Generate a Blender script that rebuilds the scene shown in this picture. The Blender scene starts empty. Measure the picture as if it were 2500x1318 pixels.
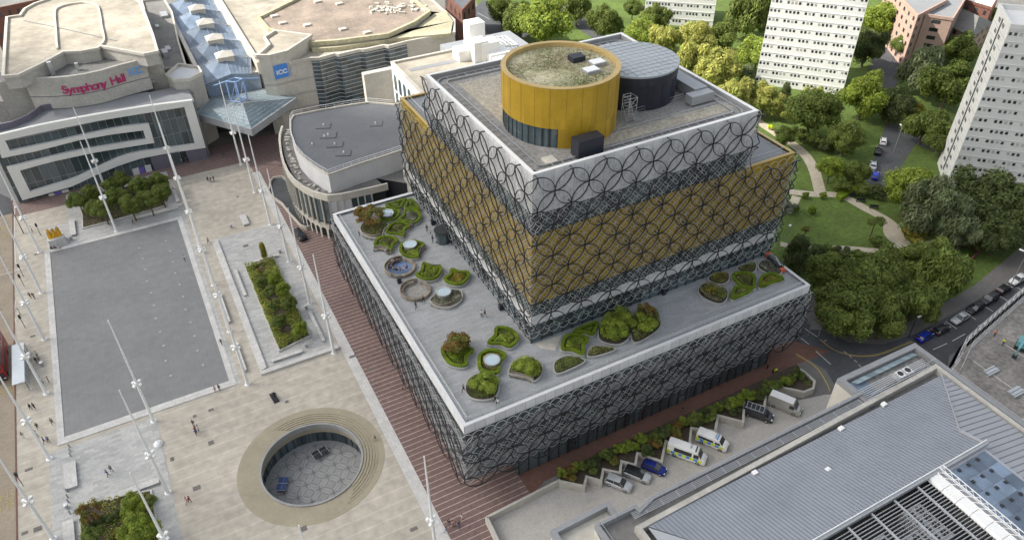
import bpy, math, random
from mathutils import Vector, Matrix
random.seed(7)
R=math.radians
sc=bpy.context.scene; COL=sc.collection
# ---------------------------------------------------------------- camera
CAM=Vector((-27.72,-68.65,104.89)); YAW,PIT,ROL=R(62.3474),R(38.1008),R(-.4932)
fw=Vector((math.cos(PIT)*math.cos(YAW),math.cos(PIT)*math.sin(YAW),-math.sin(PIT)))
r0=Vector((math.sin(YAW),-math.cos(YAW),0)); u0=r0.cross(fw)
CRT=r0*math.cos(ROL)+u0*math.sin(ROL); CUP=u0*math.cos(ROL)-r0*math.sin(ROL)
cd=bpy.data.cameras.new('camera'); cam=bpy.data.objects.new('camera',cd); COL.objects.link(cam)
cam.matrix_world=Matrix.Translation(CAM)@Matrix((CRT,CUP,-fw)).transposed().to_4x4()
cd.sensor_width=36; cd.lens=26.482; cd.clip_start=1; cd.clip_end=3000
sc.camera=cam
FX=1839.02
# ---------------------------------------------------------------- sky, sun
SUN=Vector((-.80,.46,.80)).normalized()      # towards the sun
w=bpy.data.worlds.new('World'); sc.world=w; w.use_nodes=True
wn=w.node_tree.nodes; bg=wn['Background']
sky=wn.new('ShaderNodeTexSky'); sky.sky_type='NISHITA'; sky.sun_disc=False
sky.sun_elevation=math.asin(SUN.z); sky.sun_rotation=math.atan2(SUN.x,SUN.y)
sky.air_density=1.6; sky.dust_density=3.5; sky.ozone_density=.6
hs=wn.new('ShaderNodeHueSaturation'); hs.inputs['Saturation'].default_value=.42; w.node_tree.links.new(sky.outputs[0],hs.inputs['Color']); w.node_tree.links.new(hs.outputs[0],bg.inputs[0]); bg.inputs[1].default_value=.15
ld=bpy.data.lights.new('sun','SUN'); ld.energy=4.5; ld.angle=R(.6); ld.color=(1,.95,.87)
lo=bpy.data.objects.new('sun',ld); COL.objects.link(lo); lo.rotation_euler=SUN.to_track_quat('Z','Y').to_euler(); lo.location=(0,0,200)
sc.view_settings.view_transform='Standard'; sc.view_settings.look='None'; sc.view_settings.exposure=.66; sc.view_settings.gamma=1
sc.cycles.max_bounces=6; sc.cycles.transparent_max_bounces=8
# ---------------------------------------------------------------- helpers
def at(u,v,z=0.):
    "the point at height z seen at photograph pixel u,v"
    d=fw+CRT*((u-1250)/FX)-CUP*((v-659)/FX)
    return CAM+d*((z-CAM.z)/d.z)
def Z(pts,s,ox,oy,z=0.):
    return [at(p[0]/s+ox,p[1]/s+oy,(p[2] if len(p)>2 else z)) for p in pts]
def onp(u,v,A,B,off=0.):
    "point on the vertical plane through A,B (moved off towards the camera)"
    t=(B-A); n=Vector((t.y,-t.x,0)).normalized()
    if n.dot(CAM-A)<0: n=-n
    d=fw+CRT*((u-1250)/FX)-CUP*((v-659)/FX)
    return CAM+d*((A+n*off-CAM).dot(n)/d.dot(n))
class MB:
    def __init__(s): s.v=[];s.f=[];s.t=[];s.m=[]
    def add(s,vs,fs,tone=.5,mi=0):
        o=len(s.v); s.v+=[tuple(p) for p in vs]; s.f+=[tuple(i+o for i in f) for f in fs]
        s.t+=[tone]*len(fs); s.m+=[mi]*len(fs); return s
    def quad(s,*p,tone=.5,mi=0): return s.add(p,[tuple(range(len(p)))],tone,mi)
    def box(s,x0,x1,y0,y1,z0,z1,tone=.5,mi=0):
        v=[(x0,y0,z0),(x1,y0,z0),(x1,y1,z0),(x0,y1,z0),(x0,y0,z1),(x1,y0,z1),(x1,y1,z1),(x0,y1,z1)]
        return s.add(v,[(0,3,2,1),(4,5,6,7),(0,1,5,4),(1,2,6,5),(2,3,7,6),(3,0,4,7)],tone,mi)
    def obox(s,c,ang,lx,ly,z0,z1,tone=.5,mi=0,taper=1.,tx=0.):
        ca,sa=math.cos(ang),math.sin(ang); v=[]
        for z,k in ((z0,1.),(z1,taper)):
            for a,b in ((-1,-1),(1,-1),(1,1),(-1,1)):
                x,y=a*lx/2*k+(tx if z==z1 else 0),b*ly/2*k; v.append((c[0]+x*ca-y*sa,c[1]+x*sa+y*ca,z))
        return s.add(v,[(0,3,2,1),(4,5,6,7),(0,1,5,4),(1,2,6,5),(2,3,7,6),(3,0,4,7)],tone,mi)
    def prism(s,poly,z0,z1,tone=.5,mi=0,cap=True,mt=None):
        P=[(p[0],p[1]) for p in poly]
        a=sum(P[i][0]*P[(i+1)%len(P)][1]-P[(i+1)%len(P)][0]*P[i][1] for i in range(len(P)))
        if a<0: P=P[::-1]
        n=len(P); v=[(x,y,z0) for x,y in P]+[(x,y,z1) for x,y in P]
        s.add(v,[(i,(i+1)%n,(i+1)%n+n,i+n) for i in range(n)],tone,mi)
        if cap:
            s.add(v[n:],[tuple(range(n))],tone,mi if mt is None else mt); s.add(v[:n][::-1],[tuple(range(n))],tone,mi)
        return s
    def ringwall(s,poly,w,z0,z1,tone=.5,mi=0,closed=True):
        "a wall of thickness w following poly"
        n=len(poly); P=[Vector((p[0],p[1],0)) for p in poly]; off=[]
        for i in range(n):
            a=P[i-1] if (closed or i>0) else P[i]; b=P[(i+1)%n] if (closed or i<n-1) else P[i]
            d1=(P[i]-a); d2=(b-P[i])
            if d1.length<1e-6: d1=d2
            if d2.length<1e-6: d2=d1
            d1.normalize(); d2.normalize()
            n1=Vector((-d1.y,d1.x,0)); n2=Vector((-d2.y,d2.x,0)); m=(n1+n2)
            if m.length<1e-3: m=n1
            m.normalize(); off.append(m*(w/2)/max(.35,m.dot(n1)))
        v=[]
        for i in range(n):
            for q,z in ((P[i]-off[i],z0),(P[i]+off[i],z0),(P[i]+off[i],z1),(P[i]-off[i],z1)): v.append((q.x,q.y,z))
        f=[]
        for i in range(n if closed else n-1):
            a=4*i; b=4*((i+1)%n)
            for k in range(4): f.append((a+k,b+k,b+(k+1)%4,a+(k+1)%4))
        if not closed: f+=[(0,1,2,3),(4*n-1,4*n-2,4*n-3,4*n-4)]
        return s.add(v,f,tone,mi)
    def tube(s,pts,r,n=6,tone=.5,mi=0,r2=None,closed=False):
        pts=[Vector(p) for p in pts]; m=len(pts); v=[]
        for i,p in enumerate(pts):
            a=pts[i-1] if (i>0 or closed) else p; b=pts[(i+1)%m] if (i<m-1 or closed) else p
            d=(b-a).normalized(); h=Vector((0,0,1)) if abs(d.z)<.9 else Vector((1,0,0))
            e1=d.cross(h).normalized(); e2=d.cross(e1)
            rr=r if r2 is None else r+(r2-r)*i/(m-1)
            for k in range(n):
                t=2*math.pi*(k+.5)/n; v.append(p+(e1*math.cos(t)+e2*math.sin(t))*rr)
        f=[]
        for i in range(m if closed else m-1):
            for k in range(n):
                a=i*n; b=((i+1)%m)*n; f.append((a+k,a+(k+1)%n,b+(k+1)%n,b+k))
        if not closed: f+=[tuple(range(n))[::-1],tuple((m-1)*n+k for k in range(n))]
        return s.add(v,f,tone,mi)
    def lathe(s,c,prof,n=24,tone=.5,mi=0,a0=0.,a1=2*math.pi,tones=None,sx=1,sy=1):
        full=abs(a1-a0-2*math.pi)<1e-6; m=n if full else n+1
        v=[(c[0]+r*sx*math.cos(a0+(a1-a0)*k/n),c[1]+r*sy*math.sin(a0+(a1-a0)*k/n),c[2]+z) for r,z in prof for k in range(m)]
        for i in range(len(prof)-1):
            for k in range(n):
                s_=[(i*m+k),(i*m+(k+1)%m),((i+1)*m+(k+1)%m),((i+1)*m+k)]
                s.f.append(tuple(len(s.v)+q for q in s_)); s.t.append(tone if tones is None else tones(i,k)); s.m.append(mi)
        s.v+=v; return s
    def disc(s,c,r,n=32,tone=.5,mi=0):
        return s.add([(c[0]+r*math.cos(2*math.pi*k/n),c[1]+r*math.sin(2*math.pi*k/n),c[2]) for k in range(n)],[tuple(range(n))],tone,mi)
    def build(s,name,mats,parent=None,smooth=False,kind=None,label=None):
        me=bpy.data.meshes.new(name); me.from_pydata([tuple(p) for p in s.v],[],s.f)
        if not isinstance(mats,(list,tuple)): mats=[mats]
        for m in mats: me.materials.append(M[m] if isinstance(m,str) else m)
        a=me.attributes.new('tone','FLOAT','FACE'); a.data.foreach_set('value',[float(x) for x in s.t])
        if len(mats)>1: me.polygons.foreach_set('material_index',s.m)
        if smooth: me.polygons.foreach_set('use_smooth',[True]*len(me.polygons))
        me.update()
        o=bpy.data.objects.new(name,me); COL.objects.link(o)
        if parent is not None: o.parent=parent
        if kind: o['kind']=kind
        if label: o['label']=label
        return o
def tag(o,label,cat,group=None,kind=None):
    o['label']=label; o['category']=cat
    if group: o['group']=group
    if kind: o['kind']=kind
    return o
def thing(name,label,cat,group=None,loc=(0,0,0),rz=0.):
    o=bpy.data.objects.new(name,None); COL.objects.link(o); o.location=loc; o.rotation_euler=(0,0,rz); o.empty_display_size=.5
    return tag(o,label,cat,group)
def dup(o,loc,rz=None,label=None,group=None,scale=None,par=None):
    c=o.copy(); COL.objects.link(c)
    if par is None:
        c.location=loc
        if rz is not None: c.rotation_euler=(0,0,rz)
        if scale is not None: c.scale=scale if hasattr(scale,'__len__') else (scale,)*3
        if label: c['label']=label
        if group: c['group']=group
    else: c.parent=par
    for ch in o.children: dup(ch,None,par=c)
    return c
def struct(name,mb,mat,**k):
    o=mb.build(name,mat,**k); o['kind']='structure'; o['label']=name.replace('_',' '); return o
def smoothpoly(P,n=5):
    "closed Catmull-Rom through the corners"
    out=[]; m=len(P)
    for i in range(m):
        a,b,c,d=P[i-1],P[i],P[(i+1)%m],P[(i+2)%m]
        for k in range(n):
            t=k/n
            out.append(tuple(.5*(2*b[j]+(c[j]-a[j])*t+(2*a[j]-5*b[j]+4*c[j]-d[j])*t*t+(3*b[j]-a[j]-3*c[j]+d[j])*t**3) for j in range(2)))
    return out
def smoothline(P,n=6):
    out=[]; m=len(P)
    for i in range(m-1):
        a,b,c,d=P[max(i-1,0)],P[i],P[i+1],P[min(i+2,m-1)]
        for k in range(n):
            t=k/n; out.append(Vector([.5*(2*b[j]+(c[j]-a[j])*t+(2*a[j]-5*b[j]+4*c[j]-d[j])*t*t+(3*b[j]-a[j]-3*c[j]+d[j])*t**3) for j in range(3)]))
    out.append(Vector(P[-1])); return out
def inside(x,y,P):
    c=False; j=len(P)-1
    for i in range(len(P)):
        if (P[i][1]>y)!=(P[j][1]>y) and x<(P[j][0]-P[i][0])*(y-P[i][1])/(P[j][1]-P[i][1])+P[i][0]: c=not c
        j=i
    return c
def shrink(P,k):
    cx=sum(p[0] for p in P)/len(P); cy=sum(p[1] for p in P)/len(P)
    out=[]
    for p in P:
        dx,dy=p[0]-cx,p[1]-cy; l=math.hypot(dx,dy) or 1; q=max(0,l-k)/l; out.append((cx+dx*q,cy+dy*q))
    return out
def ctr(P): return sum(p[0] for p in P)/len(P),sum(p[1] for p in P)/len(P)
# ---------------------------------------------------------------- materials
M={}
def mat(name,col,rough=.8,var=.18,sc_=.6,metal=0.,tone=0.,bump=0.,alpha=None,spec=.5,fine=0.,em=None):
    m=bpy.data.materials.new(name); m.use_nodes=True; nt=m.node_tree; N=nt.nodes; L=nt.links.new; b=N['Principled BSDF']
    b.inputs['Roughness'].default_value=rough; b.inputs['Metallic'].default_value=metal; b.inputs['Specular IOR Level'].default_value=spec
    geo=N.new('ShaderNodeNewGeometry'); no=N.new('ShaderNodeTexNoise'); no.inputs['Scale'].default_value=sc_; no.inputs['Detail'].default_value=6; no.inputs['Roughness'].default_value=.65
    L(geo.outputs['Position'],no.inputs['Vector'])
    mr=N.new('ShaderNodeMapRange'); mr.inputs['From Min'].default_value=.3; mr.inputs['From Max'].default_value=.7; mr.inputs['To Min'].default_value=1-var; mr.inputs['To Max'].default_value=1+var
    L(no.outputs[0],mr.inputs[0]); fac=mr.outputs[0]
    if fine:
        n2=N.new('ShaderNodeTexNoise'); n2.inputs['Scale'].default_value=sc_*9; n2.inputs['Detail'].default_value=3; L(geo.outputs['Position'],n2.inputs['Vector'])
        m2=N.new('ShaderNodeMapRange'); m2.inputs['From Min'].default_value=.3; m2.inputs['From Max'].default_value=.7; m2.inputs['To Min'].default_value=1-fine; m2.inputs['To Max'].default_value=1+fine
        L(n2.outputs[0],m2.inputs[0]); mm=N.new('ShaderNodeMath'); mm.operation='MULTIPLY'; L(fac,mm.inputs[0]); L(m2.outputs[0],mm.inputs[1]); fac=mm.outputs[0]
    if tone:
        at_=N.new('ShaderNodeAttribute'); at_.attribute_name='tone'
        m3=N.new('ShaderNodeMapRange'); m3.inputs['To Min'].default_value=1-tone; m3.inputs['To Max'].default_value=1+tone; L(at_.outputs['Fac'],m3.inputs[0])
        mm=N.new('ShaderNodeMath'); mm.operation='MULTIPLY'; L(fac,mm.inputs[0]); L(m3.outputs[0],mm.inputs[1]); fac=mm.outputs[0]
    vm=N.new('ShaderNodeVectorMath'); vm.operation='SCALE'; vm.inputs[0].default_value=col[:3]; L(fac,vm.inputs['Scale']); L(vm.outputs[0],b.inputs['Base Color'])
    if bump:
        bn=N.new('ShaderNodeBump'); bn.inputs['Strength'].default_value=bump; bn.inputs['Distance'].default_value=.05; L(no.outputs[0],bn.inputs['Height']); L(bn.outputs[0],b.inputs['Normal'])
    if alpha is not None: b.inputs['Alpha'].default_value=alpha
    if em: b.inputs['Emission Color'].default_value=(*em[:3],1); b.inputs['Emission Strength'].default_value=em[3]
    M[name]=m; return m,N,L,b,vm,geo
def lines(name,axis,period,width,k,jitter=0):
    "multiply the colour of material by k on thin lines across the axis"
    m=M[name]; N=m.node_tree.nodes; L=m.node_tree.links.new; b=N['Principled BSDF']
    src=b.inputs['Base Color'].links[0].from_socket
    geo=N.new('ShaderNodeNewGeometry'); sp=N.new('ShaderNodeSeparateXYZ'); L(geo.outputs['Position'],sp.inputs[0])
    a=N.new('ShaderNodeMath'); a.operation='DIVIDE'; L(sp.outputs[axis],a.inputs[0]); a.inputs[1].default_value=period
    f=N.new('ShaderNodeMath'); f.operation='FRACT'; L(a.outputs[0],f.inputs[0])
    c=N.new('ShaderNodeMath'); c.operation='LESS_THAN'; L(f.outputs[0],c.inputs[0]); c.inputs[1].default_value=width/period
    mx=N.new('ShaderNodeMix'); mx.data_type='RGBA'; L(c.outputs[0],mx.inputs['Factor']); L(src,mx.inputs[6])
    sv=N.new('ShaderNodeVectorMath'); sv.operation='MULTIPLY'; L(src,sv.inputs[0]); sv.inputs[1].default_value=k
    L(sv.outputs[0],mx.inputs[7]); L(mx.outputs[2],b.inputs['Base Color'])
def bricks(name,col,col2,mort,bw,bh,rough=.85,ms=.02,rot=0.,nz=.12):
    m,N,L,b,vm,geo=mat(name,(1,1,1),rough,nz,.25,fine=.08)
    br=N.new('ShaderNodeTexBrick'); br.inputs['Color1'].default_value=(*col,1); br.inputs['Color2'].default_value=(*col2,1); br.inputs['Mortar'].default_value=(*mort,1)
    br.inputs['Scale'].default_value=1; br.inputs['Brick Width'].default_value=bw; br.inputs['Row Height'].default_value=bh; br.inputs['Mortar Size'].default_value=ms
    mp=N.new('ShaderNodeMapping'); mp.inputs['Rotation'].default_value=(0,0,rot); L(geo.outputs['Position'],mp.inputs[0]); L(mp.outputs[0],br.inputs['Vector'])
    mx=N.new('ShaderNodeVectorMath'); mx.operation='MULTIPLY'; L(br.outputs['Color'],mx.inputs[0]); L(vm.outputs[0],mx.inputs[1]); L(mx.outputs[0],b.inputs['Base Color'])
mat('asphalt',(.075,.078,.085),.9,.2,.15,fine=.12)
mat('bus_lane',(.27,.225,.17),.9,.15,.2,fine=.1)
mat('pavement',(.15,.14,.13),.9,.15,.3,fine=.1)
mat('ground',(.17,.165,.15),.95,.2,.1,fine=.15)
mat('grass',(.085,.13,.022),.95,.25,.12,fine=.25)
mat('park_path',(.42,.37,.29),.95,.12,.4,fine=.1)
mat('sandstone',(.40,.362,.305),.85,.14,.07,fine=.14); lines('sandstone',1,2.35,.22,(1.16,1.18,1.2)); lines('sandstone',1,.59,.05,(.94,.94,.94)); lines('sandstone',0,1.3,.05,(.95,.95,.95))
bricks('granite',(.35,.345,.335),(.45,.445,.43),(.32,.315,.31),1.5,.6,nz=.1)
bricks('edge_granite',(.47,.46,.44),(.53,.52,.50),(.36,.36,.36),1.2,1.2,nz=.1)
mat('pool_floor',(.178,.178,.178),.55,.13,.07,fine=.08); lines('pool_floor',0,.9,.05,(.88,.88,.88)); lines('pool_floor',1,.45,.04,(.90,.90,.90))
mat('red_paving',(.165,.105,.095),.8,.12,.15,fine=.15); lines('red_paving',1,1.12,.13,(2.6,3.4,3.3))
mat('brown_brick',(.15,.075,.055),.85,.15,.12,fine=.12)
mat('terrace_paving',(.33,.35,.37),.7,.08,.3,fine=.06)
bricks('terrace_slabs',(.27,.278,.285),(.325,.332,.34),(.22,.23,.24),2.4,.6,rough=.7,rot=.0,nz=.08,ms=.015)
mat('yard_paving',(.40,.38,.35),.85,.10,.25,fine=.1)
mat('white_panel',(.60,.60,.61),.6,.08,.3,tone=.10,fine=.04)
mat('white_paint',(.78,.78,.77),.4,.03,.3)
mat('black_ring',(.045,.047,.055),.35,.1,1,metal=.3)
mat('silver_ring',(.46,.46,.455),.35,.05,1,metal=.1)
mat('gold_panel',(.52,.33,.03),.38,.08,.4,tone=.16,metal=.35,fine=.04)
mat('gold_wall',(.36,.245,.015),.45,.10,.3,tone=.22,metal=.3)
mat('window_blind',(.42,.41,.38),.6,.2,.7); mat('joint_dark',(.24,.155,.02),.6,.1,.3); mat('gold_coping',(.50,.36,.15),.5,.1,.3,metal=.2)
mat('glass',(.06,.085,.095),.1,.25,.2,tone=.5,spec=.9)
mat('blue_glass',(.14,.185,.25),.4,.35,.25,tone=.45,spec=.5)
mat('roof_glass',(.20,.26,.29),.6,.25,.25,tone=.25,spec=.25)
mat('glass_rail',(.6,.65,.66),.1,.02,.3,alpha=.35)
mat('mullion',(.025,.027,.03),.5,.1,.5)
mat('gravel',(.36,.33,.27),.95,.12,.3,fine=.30)
mat('gravel_grey',(.27,.26,.245),.95,.14,.25,fine=.25)
mat('roof_grey',(.24,.245,.255),.8,.08,.15,fine=.05)
mat('roof_dark',(.115,.12,.13),.7,.12,.12,fine=.06)
mat('roof_asphalt',(.18,.175,.165),.9,.2,.15,fine=.15)
mat('metal_grey',(.36,.37,.385),.45,.08,.4,metal=.3)
mat('podium_band',(.19,.20,.22),.6,.1,.3,tone=.15); mat('drum_roof',(.36,.39,.42),.6,.08,.2); mat('steel',(.55,.56,.57),.35,.08,.4,metal=.6)
mat('dark_clad',(.02,.022,.034),.5,.15,.5,tone=.3)
mat('concrete',(.42,.40,.36),.85,.16,.2,fine=.10,tone=.08)
mat('pale_concrete',(.50,.47,.41),.85,.16,.15,fine=.08,tone=.08)
mat('cream_roof',(.35,.315,.255),.95,.38,.09,fine=.10)
mat('moss_roof',(.40,.37,.25),.95,.25,.15,fine=.2)
mat('brown_roof',(.255,.205,.165),.95,.35,.12,fine=.15)
mat('stone_wall',(.52,.50,.46),.8,.10,.3)
mat('white_frame',(.72,.71,.68),.5,.04,.3)
mat('purple_grey',(.14,.13,.165),.7,.1,.3)
mat('planter_stone',(.33,.33,.32),.8,.12,.6)
mat('timber',(.23,.20,.16),.85,.2,1.5,tone=.25)
mat('soil',(.06,.045,.03),.95,.3,1.2)
mat('bark',(.12,.09,.065),.9,.3,2)
mat('brick',(.17,.075,.055),.9,.15,.6,fine=.15)
mat('pink_brick',(.42,.29,.235),.9,.10,.5,fine=.1)
mat('tower_white',(.84,.83,.80),.7,.04,.2,tone=.06)
mat('tower_grey',(.60,.60,.59),.7,.06,.2,tone=.06)
mat('tower_window',(.06,.07,.08),.3,.3,.7,tone=.8)
mat('gold_leaf',(.75,.47,.07),.25,.15,2,metal=.8)
mat('bronze',(.03,.03,.035),.4,.2,3,metal=.5)
mat('rim_stone',(.30,.265,.19),.8,.12,.2,fine=.06)
mat('inlay_dark',(.18,.18,.18),.7,.1,1); mat('inlay_light',(.35,.35,.345),.7,.1,1); mat('deck_stained',(.20,.185,.17),.9,.38,.14,fine=.3); mat('court_floor',(.27,.27,.265),.8,.12,.4,fine=.08)
mat('yellow_mark',(.48,.36,.10),.8,.15,2)
mat('faint_mark',(.36,.28,.12),.8,.15,2)
mat('white_mark',(.62,.62,.60),.8,.12,2)
mat('blue_paint',(.04,.10,.42),.3,.05,1); mat('sign_blue',(.07,.25,.66),.5,.05,1); mat('sign_pink',(.42,.02,.13),.5,.05,1)
mat('poster_purple',(.16,.13,.42),.5,.05,1); mat('letter_blue',(.16,.36,.72),.5,.05,1)
mat('skylight',(.42,.52,.58),.2,.06,.5); mat('glass_roof_pale',(.52,.55,.58),.2,.05,.5); mat('pool_blue',(.15,.21,.36),.5,.15,.5)
mat('frame_blue',(.20,.30,.50),.4,.1,1)
mat('red_paint',(.45,.02,.03),.3,.05,1); mat('orange_paint',(.50,.10,.04),.5,.1,1)
mat('tyre',(.015,.015,.016),.8,.1,3); mat('chrome',(.6,.6,.62),.2,.05,2,metal=.9)
mat('car_glass',(.02,.025,.03),.05,.1,1,spec=.9)
mat('lamp_white',(.8,.8,.78),.3,.03,1); mat('lamp_red',(.4,.02,.02),.3,.03,1)
for n,c in dict(silver=(.50,.51,.52),graphite=(.055,.058,.065),black=(.012,.012,.014),white=(.75,.75,.74),deep_blue=(.012,.025,.20),bright_blue=(.02,.05,.42),grey=(.17,.175,.18),beige=(.42,.41,.38)).items():
    mat('paint_'+n,c,.22,.03,1,metal=.35 if n not in('white','black') else 0)
mat('hi_yellow',(.65,.75,.03),.5,.03,1); mat('orange_vest',(.75,.16,.04),.6,.05,1)
mat('skin',(.42,.25,.18),.6,.1,4); mat('hair',(.025,.018,.013),.7,.2,4)
mat('roof_blue',(.25,.268,.30),.45,.13,.1,fine=.03); mat('roof_pale',(.33,.335,.36),.5,.06,.2); mat('roof_seam',(.14,.16,.20),.5,.06,.2)
mat('louvre',(.30,.30,.30),.6,.1,.5); mat('teal_paint',(.12,.30,.33),.5,.1,1)
mat('pingpong_blue',(.02,.05,.16),.5,.05,1); mat('pingpong_black',(.02,.022,.03),.5,.05,1)
for n,c in dict(black=(.012,.012,.014),navy=(.02,.03,.07),grey=(.12,.12,.13),white=(.65,.65,.64),blue=(.03,.08,.32),red=(.35,.03,.04),pink=(.5,.3,.3),denim=(.06,.09,.16),khaki=(.25,.2,.12)).items(): mat('cloth_'+n,c,.85,.1,3)
def foliage(name,c1,c2,sc_=.5):
    m,N,L,b,vm,geo=mat(name,c1,.62,.3,sc_,tone=.45,spec=.3)
    mx=N.new('ShaderNodeMix'); mx.data_type='RGBA'; no=N.new('ShaderNodeTexNoise'); no.inputs['Scale'].default_value=sc_*.7; no.inputs['Detail'].default_value=4; L(geo.outputs['Position'],no.inputs['Vector'])
    mr=N.new('ShaderNodeMapRange'); mr.inputs['From Min'].default_value=.42; mr.inputs['From Max'].default_value=.6; L(no.outputs[0],mr.inputs[0]); L(mr.outputs[0],mx.inputs['Factor'])
    v2=N.new('ShaderNodeVectorMath'); v2.operation='SCALE'; v2.inputs[0].default_value=c2; L(vm.inputs['Scale'].links[0].from_socket,v2.inputs['Scale'])
    L(vm.outputs[0],mx.inputs[6]); L(v2.outputs[0],mx.inputs[7])
    tb=N.new('ShaderNodeBsdfTranslucent'); L(mx.outputs[2],tb.inputs[0]); L(mx.outputs[2],b.inputs['Base Color'])
    ms=N.new('ShaderNodeMixShader'); ms.inputs[0].default_value=.4; L(b.outputs[0],ms.inputs[1]); L(tb.outputs[0],ms.inputs[2]); L(ms.outputs[0],N['Material Output'].inputs[0])
foliage('leaf_green',(0.18, 0.225, 0.05),(0.14, 0.19, 0.04))
foliage('leaf_bright',(0.31, 0.38, 0.06),(0.22, 0.3, 0.05))
foliage('leaf_yellow',(0.46, 0.45, 0.12),(0.34, 0.37, 0.09))
foliage('leaf_dark',(0.095, 0.125, 0.042),(0.115, 0.15, 0.045))
foliage('leaf_blue',(0.19, 0.22, 0.11),(0.155, 0.195, 0.09))
foliage('leaf_rust',(.24,.13,.035),(.19,.21,.045),.9)
foliage('leaf_gold',(.33,.27,.045),(.21,.22,.04),.9)
foliage('leaf_lime',(0.29, 0.36, 0.05),(0.21, 0.28, 0.04),.8)
foliage('hedge',(0.2, 0.28, 0.022),(0.15, 0.22, 0.02),.8)
foliage('heath',(.17,.20,.05),(.22,.22,.08),1.2)
foliage('sedum',(.22,.25,.09),(.30,.25,.14),.35)
foliage('silver_plant',(.28,.29,.22),(.18,.20,.13),1.2)
foliage('straw',(.36,.32,.19),(.20,.21,.09),1.2)
# ================================================================ SETTING
AC=(-20.6,19.1)                                  # centre of the sunken court
def holed(name,rect,z,m,r=12.28):
    b=MB(); n=96; x0,x1,y0,y1=rect; cx,cy=AC; ring=[]; outr=[]
    angs=sorted(set([2*math.pi*k/n for k in range(n)]+[math.atan2(y-cy,x-cx)%(2*math.pi) for x in (x0,x1) for y in (y0,y1)]))
    for a in angs:
        c,s=math.cos(a),math.sin(a); ring.append((cx+r*c,cy+r*s,z))
        t=min((x1-cx)/c if c>1e-9 else 1e9,(x0-cx)/c if c<-1e-9 else 1e9,(y1-cy)/s if s>1e-9 else 1e9,(y0-cy)/s if s<-1e-9 else 1e9)
        outr.append((cx+c*t,cy+s*t,z))
    k=len(angs); b.add(ring+outr,[(i,i+k,(i+1)%k+k,(i+1)%k) for i in range(k)])
    return struct(name,b,m)
def sheet(name,poly,z,m,**k):
    return struct(name,MB().quad(*[(p[0],p[1],z) for p in poly]),m,**k)
def rect(x0,x1,y0,y1): return [(x0,y0),(x1,y0),(x1,y1),(x0,y1)]
holed('ground',(-1500,1500,-1500,1500),0,'ground')
holed('plaza_paving',(-65.2,-7.2,-20,130),.02,'sandstone')
sheet('bus_road',rect(-95,-65.2,-30,150),.03,'bus_lane')
sheet('dark_carriageway',rect(-95,-65.2,130,230),.045,'asphalt')
b=MB(); b.box(-65.4,-65.15,-30,150,0,.07); struct('road_kerb',b,'brown_brick')
sheet('brick_walk',rect(-7.2,9.2,-4.4,141),.032,'red_paving'); sheet('brick_walk',[(-7.2,-25),(.9,-25),(.9,-4.4),(-7.2,-4.4)],.032,'red_paving')
sheet('brick_forecourt',rect(-65.1,-7.2,128,141),.036,'red_paving')
sheet('granite_margin',rect(-7.6,-5.7,-25,121),.05,'edge_granite')
sheet('library_walk',[(9.2,-4.3),(12.5,-2.9),(14.9,-2.9),(66,-2.5),(77.5,-3.2),(72.5,3.6),(66,3),(9.2,3)],.04,'brown_brick')
sheet('side_pavement',[(60,3),(72.6,3.7),(77.5,-3.2),(77.5,-12),(74,-14),(68,-11),(60,-9)],.028,'pavement')
sheet('service_yard',[(.6,-4.4),(15,-4.4),(70,-6),(77,-8),(74,-30),(-2,-30),(-3,-12)],.022,'yard_paving')
sheet('north_road',[(71.4,-.5),(72.8,-6.4),(70.5,-12),(78,-60),(96,-60),(86,-22),(97,-15),(123.9,-13.9),(200,-10),(290,20),(290,29),(200,-.5),(140,-5),(120,-6.6),(96,-7.6),(88,-6.6),(82.5,-2.8),(79.5,5),(88,40),(81,42)],.03,'asphalt')
sheet('road_pavement',[(79.5,5),(82.5,-2.8),(88,-6.6),(96,-7.6),(120,-6.6),(140,-5),(200,-.5),(200,6),(140,.5),(120,-3.2),(97,-4.6),(90,-2.5),(84.5,4.5),(87,12),(91,40),(88,40)],.06,'pavement')
sheet('park_grass',[(72,16),(86,4),(90,-2.5),(97,-4.6),(120,-3.2),(140,.5),(260,22),(260,230),(110,230),(85,150),(72,70)],.02,'grass')
sheet('close_road',Z([(2165,300),(2112,440),(2150,470),(2195,415),(2235,352),(2330,390),(2350,360),(2240,320)],1,0,0),.05,'asphalt')
sheet('back_road',Z([(2140,110),(2100,250),(2160,260),(2215,160),(2290,110),(2230,90)],1,0,0),.045,'asphalt')
sheet('car_park_surface',Z([(1180,0),(1140,40),(1200,90),(1250,98),(1300,88),(1260,30)],1,0,0),.045,'asphalt')
sheet('park_street',Z([(1330,0),(1380,50),(1440,90),(1500,120),(1460,70),(1420,25),(1400,0)],1,0,0),.045,'asphalt')
def path(name,pts,wd,z,m):
    P=smoothline([Vector((p[0],p[1],0)) for p in pts],6); b=MB(); vs=[]
    for i,p in enumerate(P):
        d=(P[min(i+1,len(P)-1)]-P[max(i-1,0)]).normalized(); n=Vector((-d.y,d.x,0))*wd/2
        vs+= [(p.x-n.x,p.y-n.y,z),(p.x+n.x,p.y+n.y,z)]
    b.add(vs,[(2*i,2*i+1,2*i+3,2*i+2) for i in range(len(P)-1)]); return struct(name,b,m)
path('park_path',Z([(1840,290),(1900,330),(1955,368),(1985,410),(2003,472)],1,0,0),3.0,.045,'park_path')
path('park_path',Z([(1925,468),(1980,474),(2050,478),(2110,508),(2175,545),(2200,585),(2230,600),(2290,592)],1,0,0),2.6,.05,'park_path')
path('park_path',Z([(1905,596),(1960,604),(2060,606),(2150,612),(2200,600)],1,0,0),1.8,.055,'park_path')
path('park_path',Z([(2175,548),(2178,575),(2205,598)],1,0,0),3.5,.06,'park_path')
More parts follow.
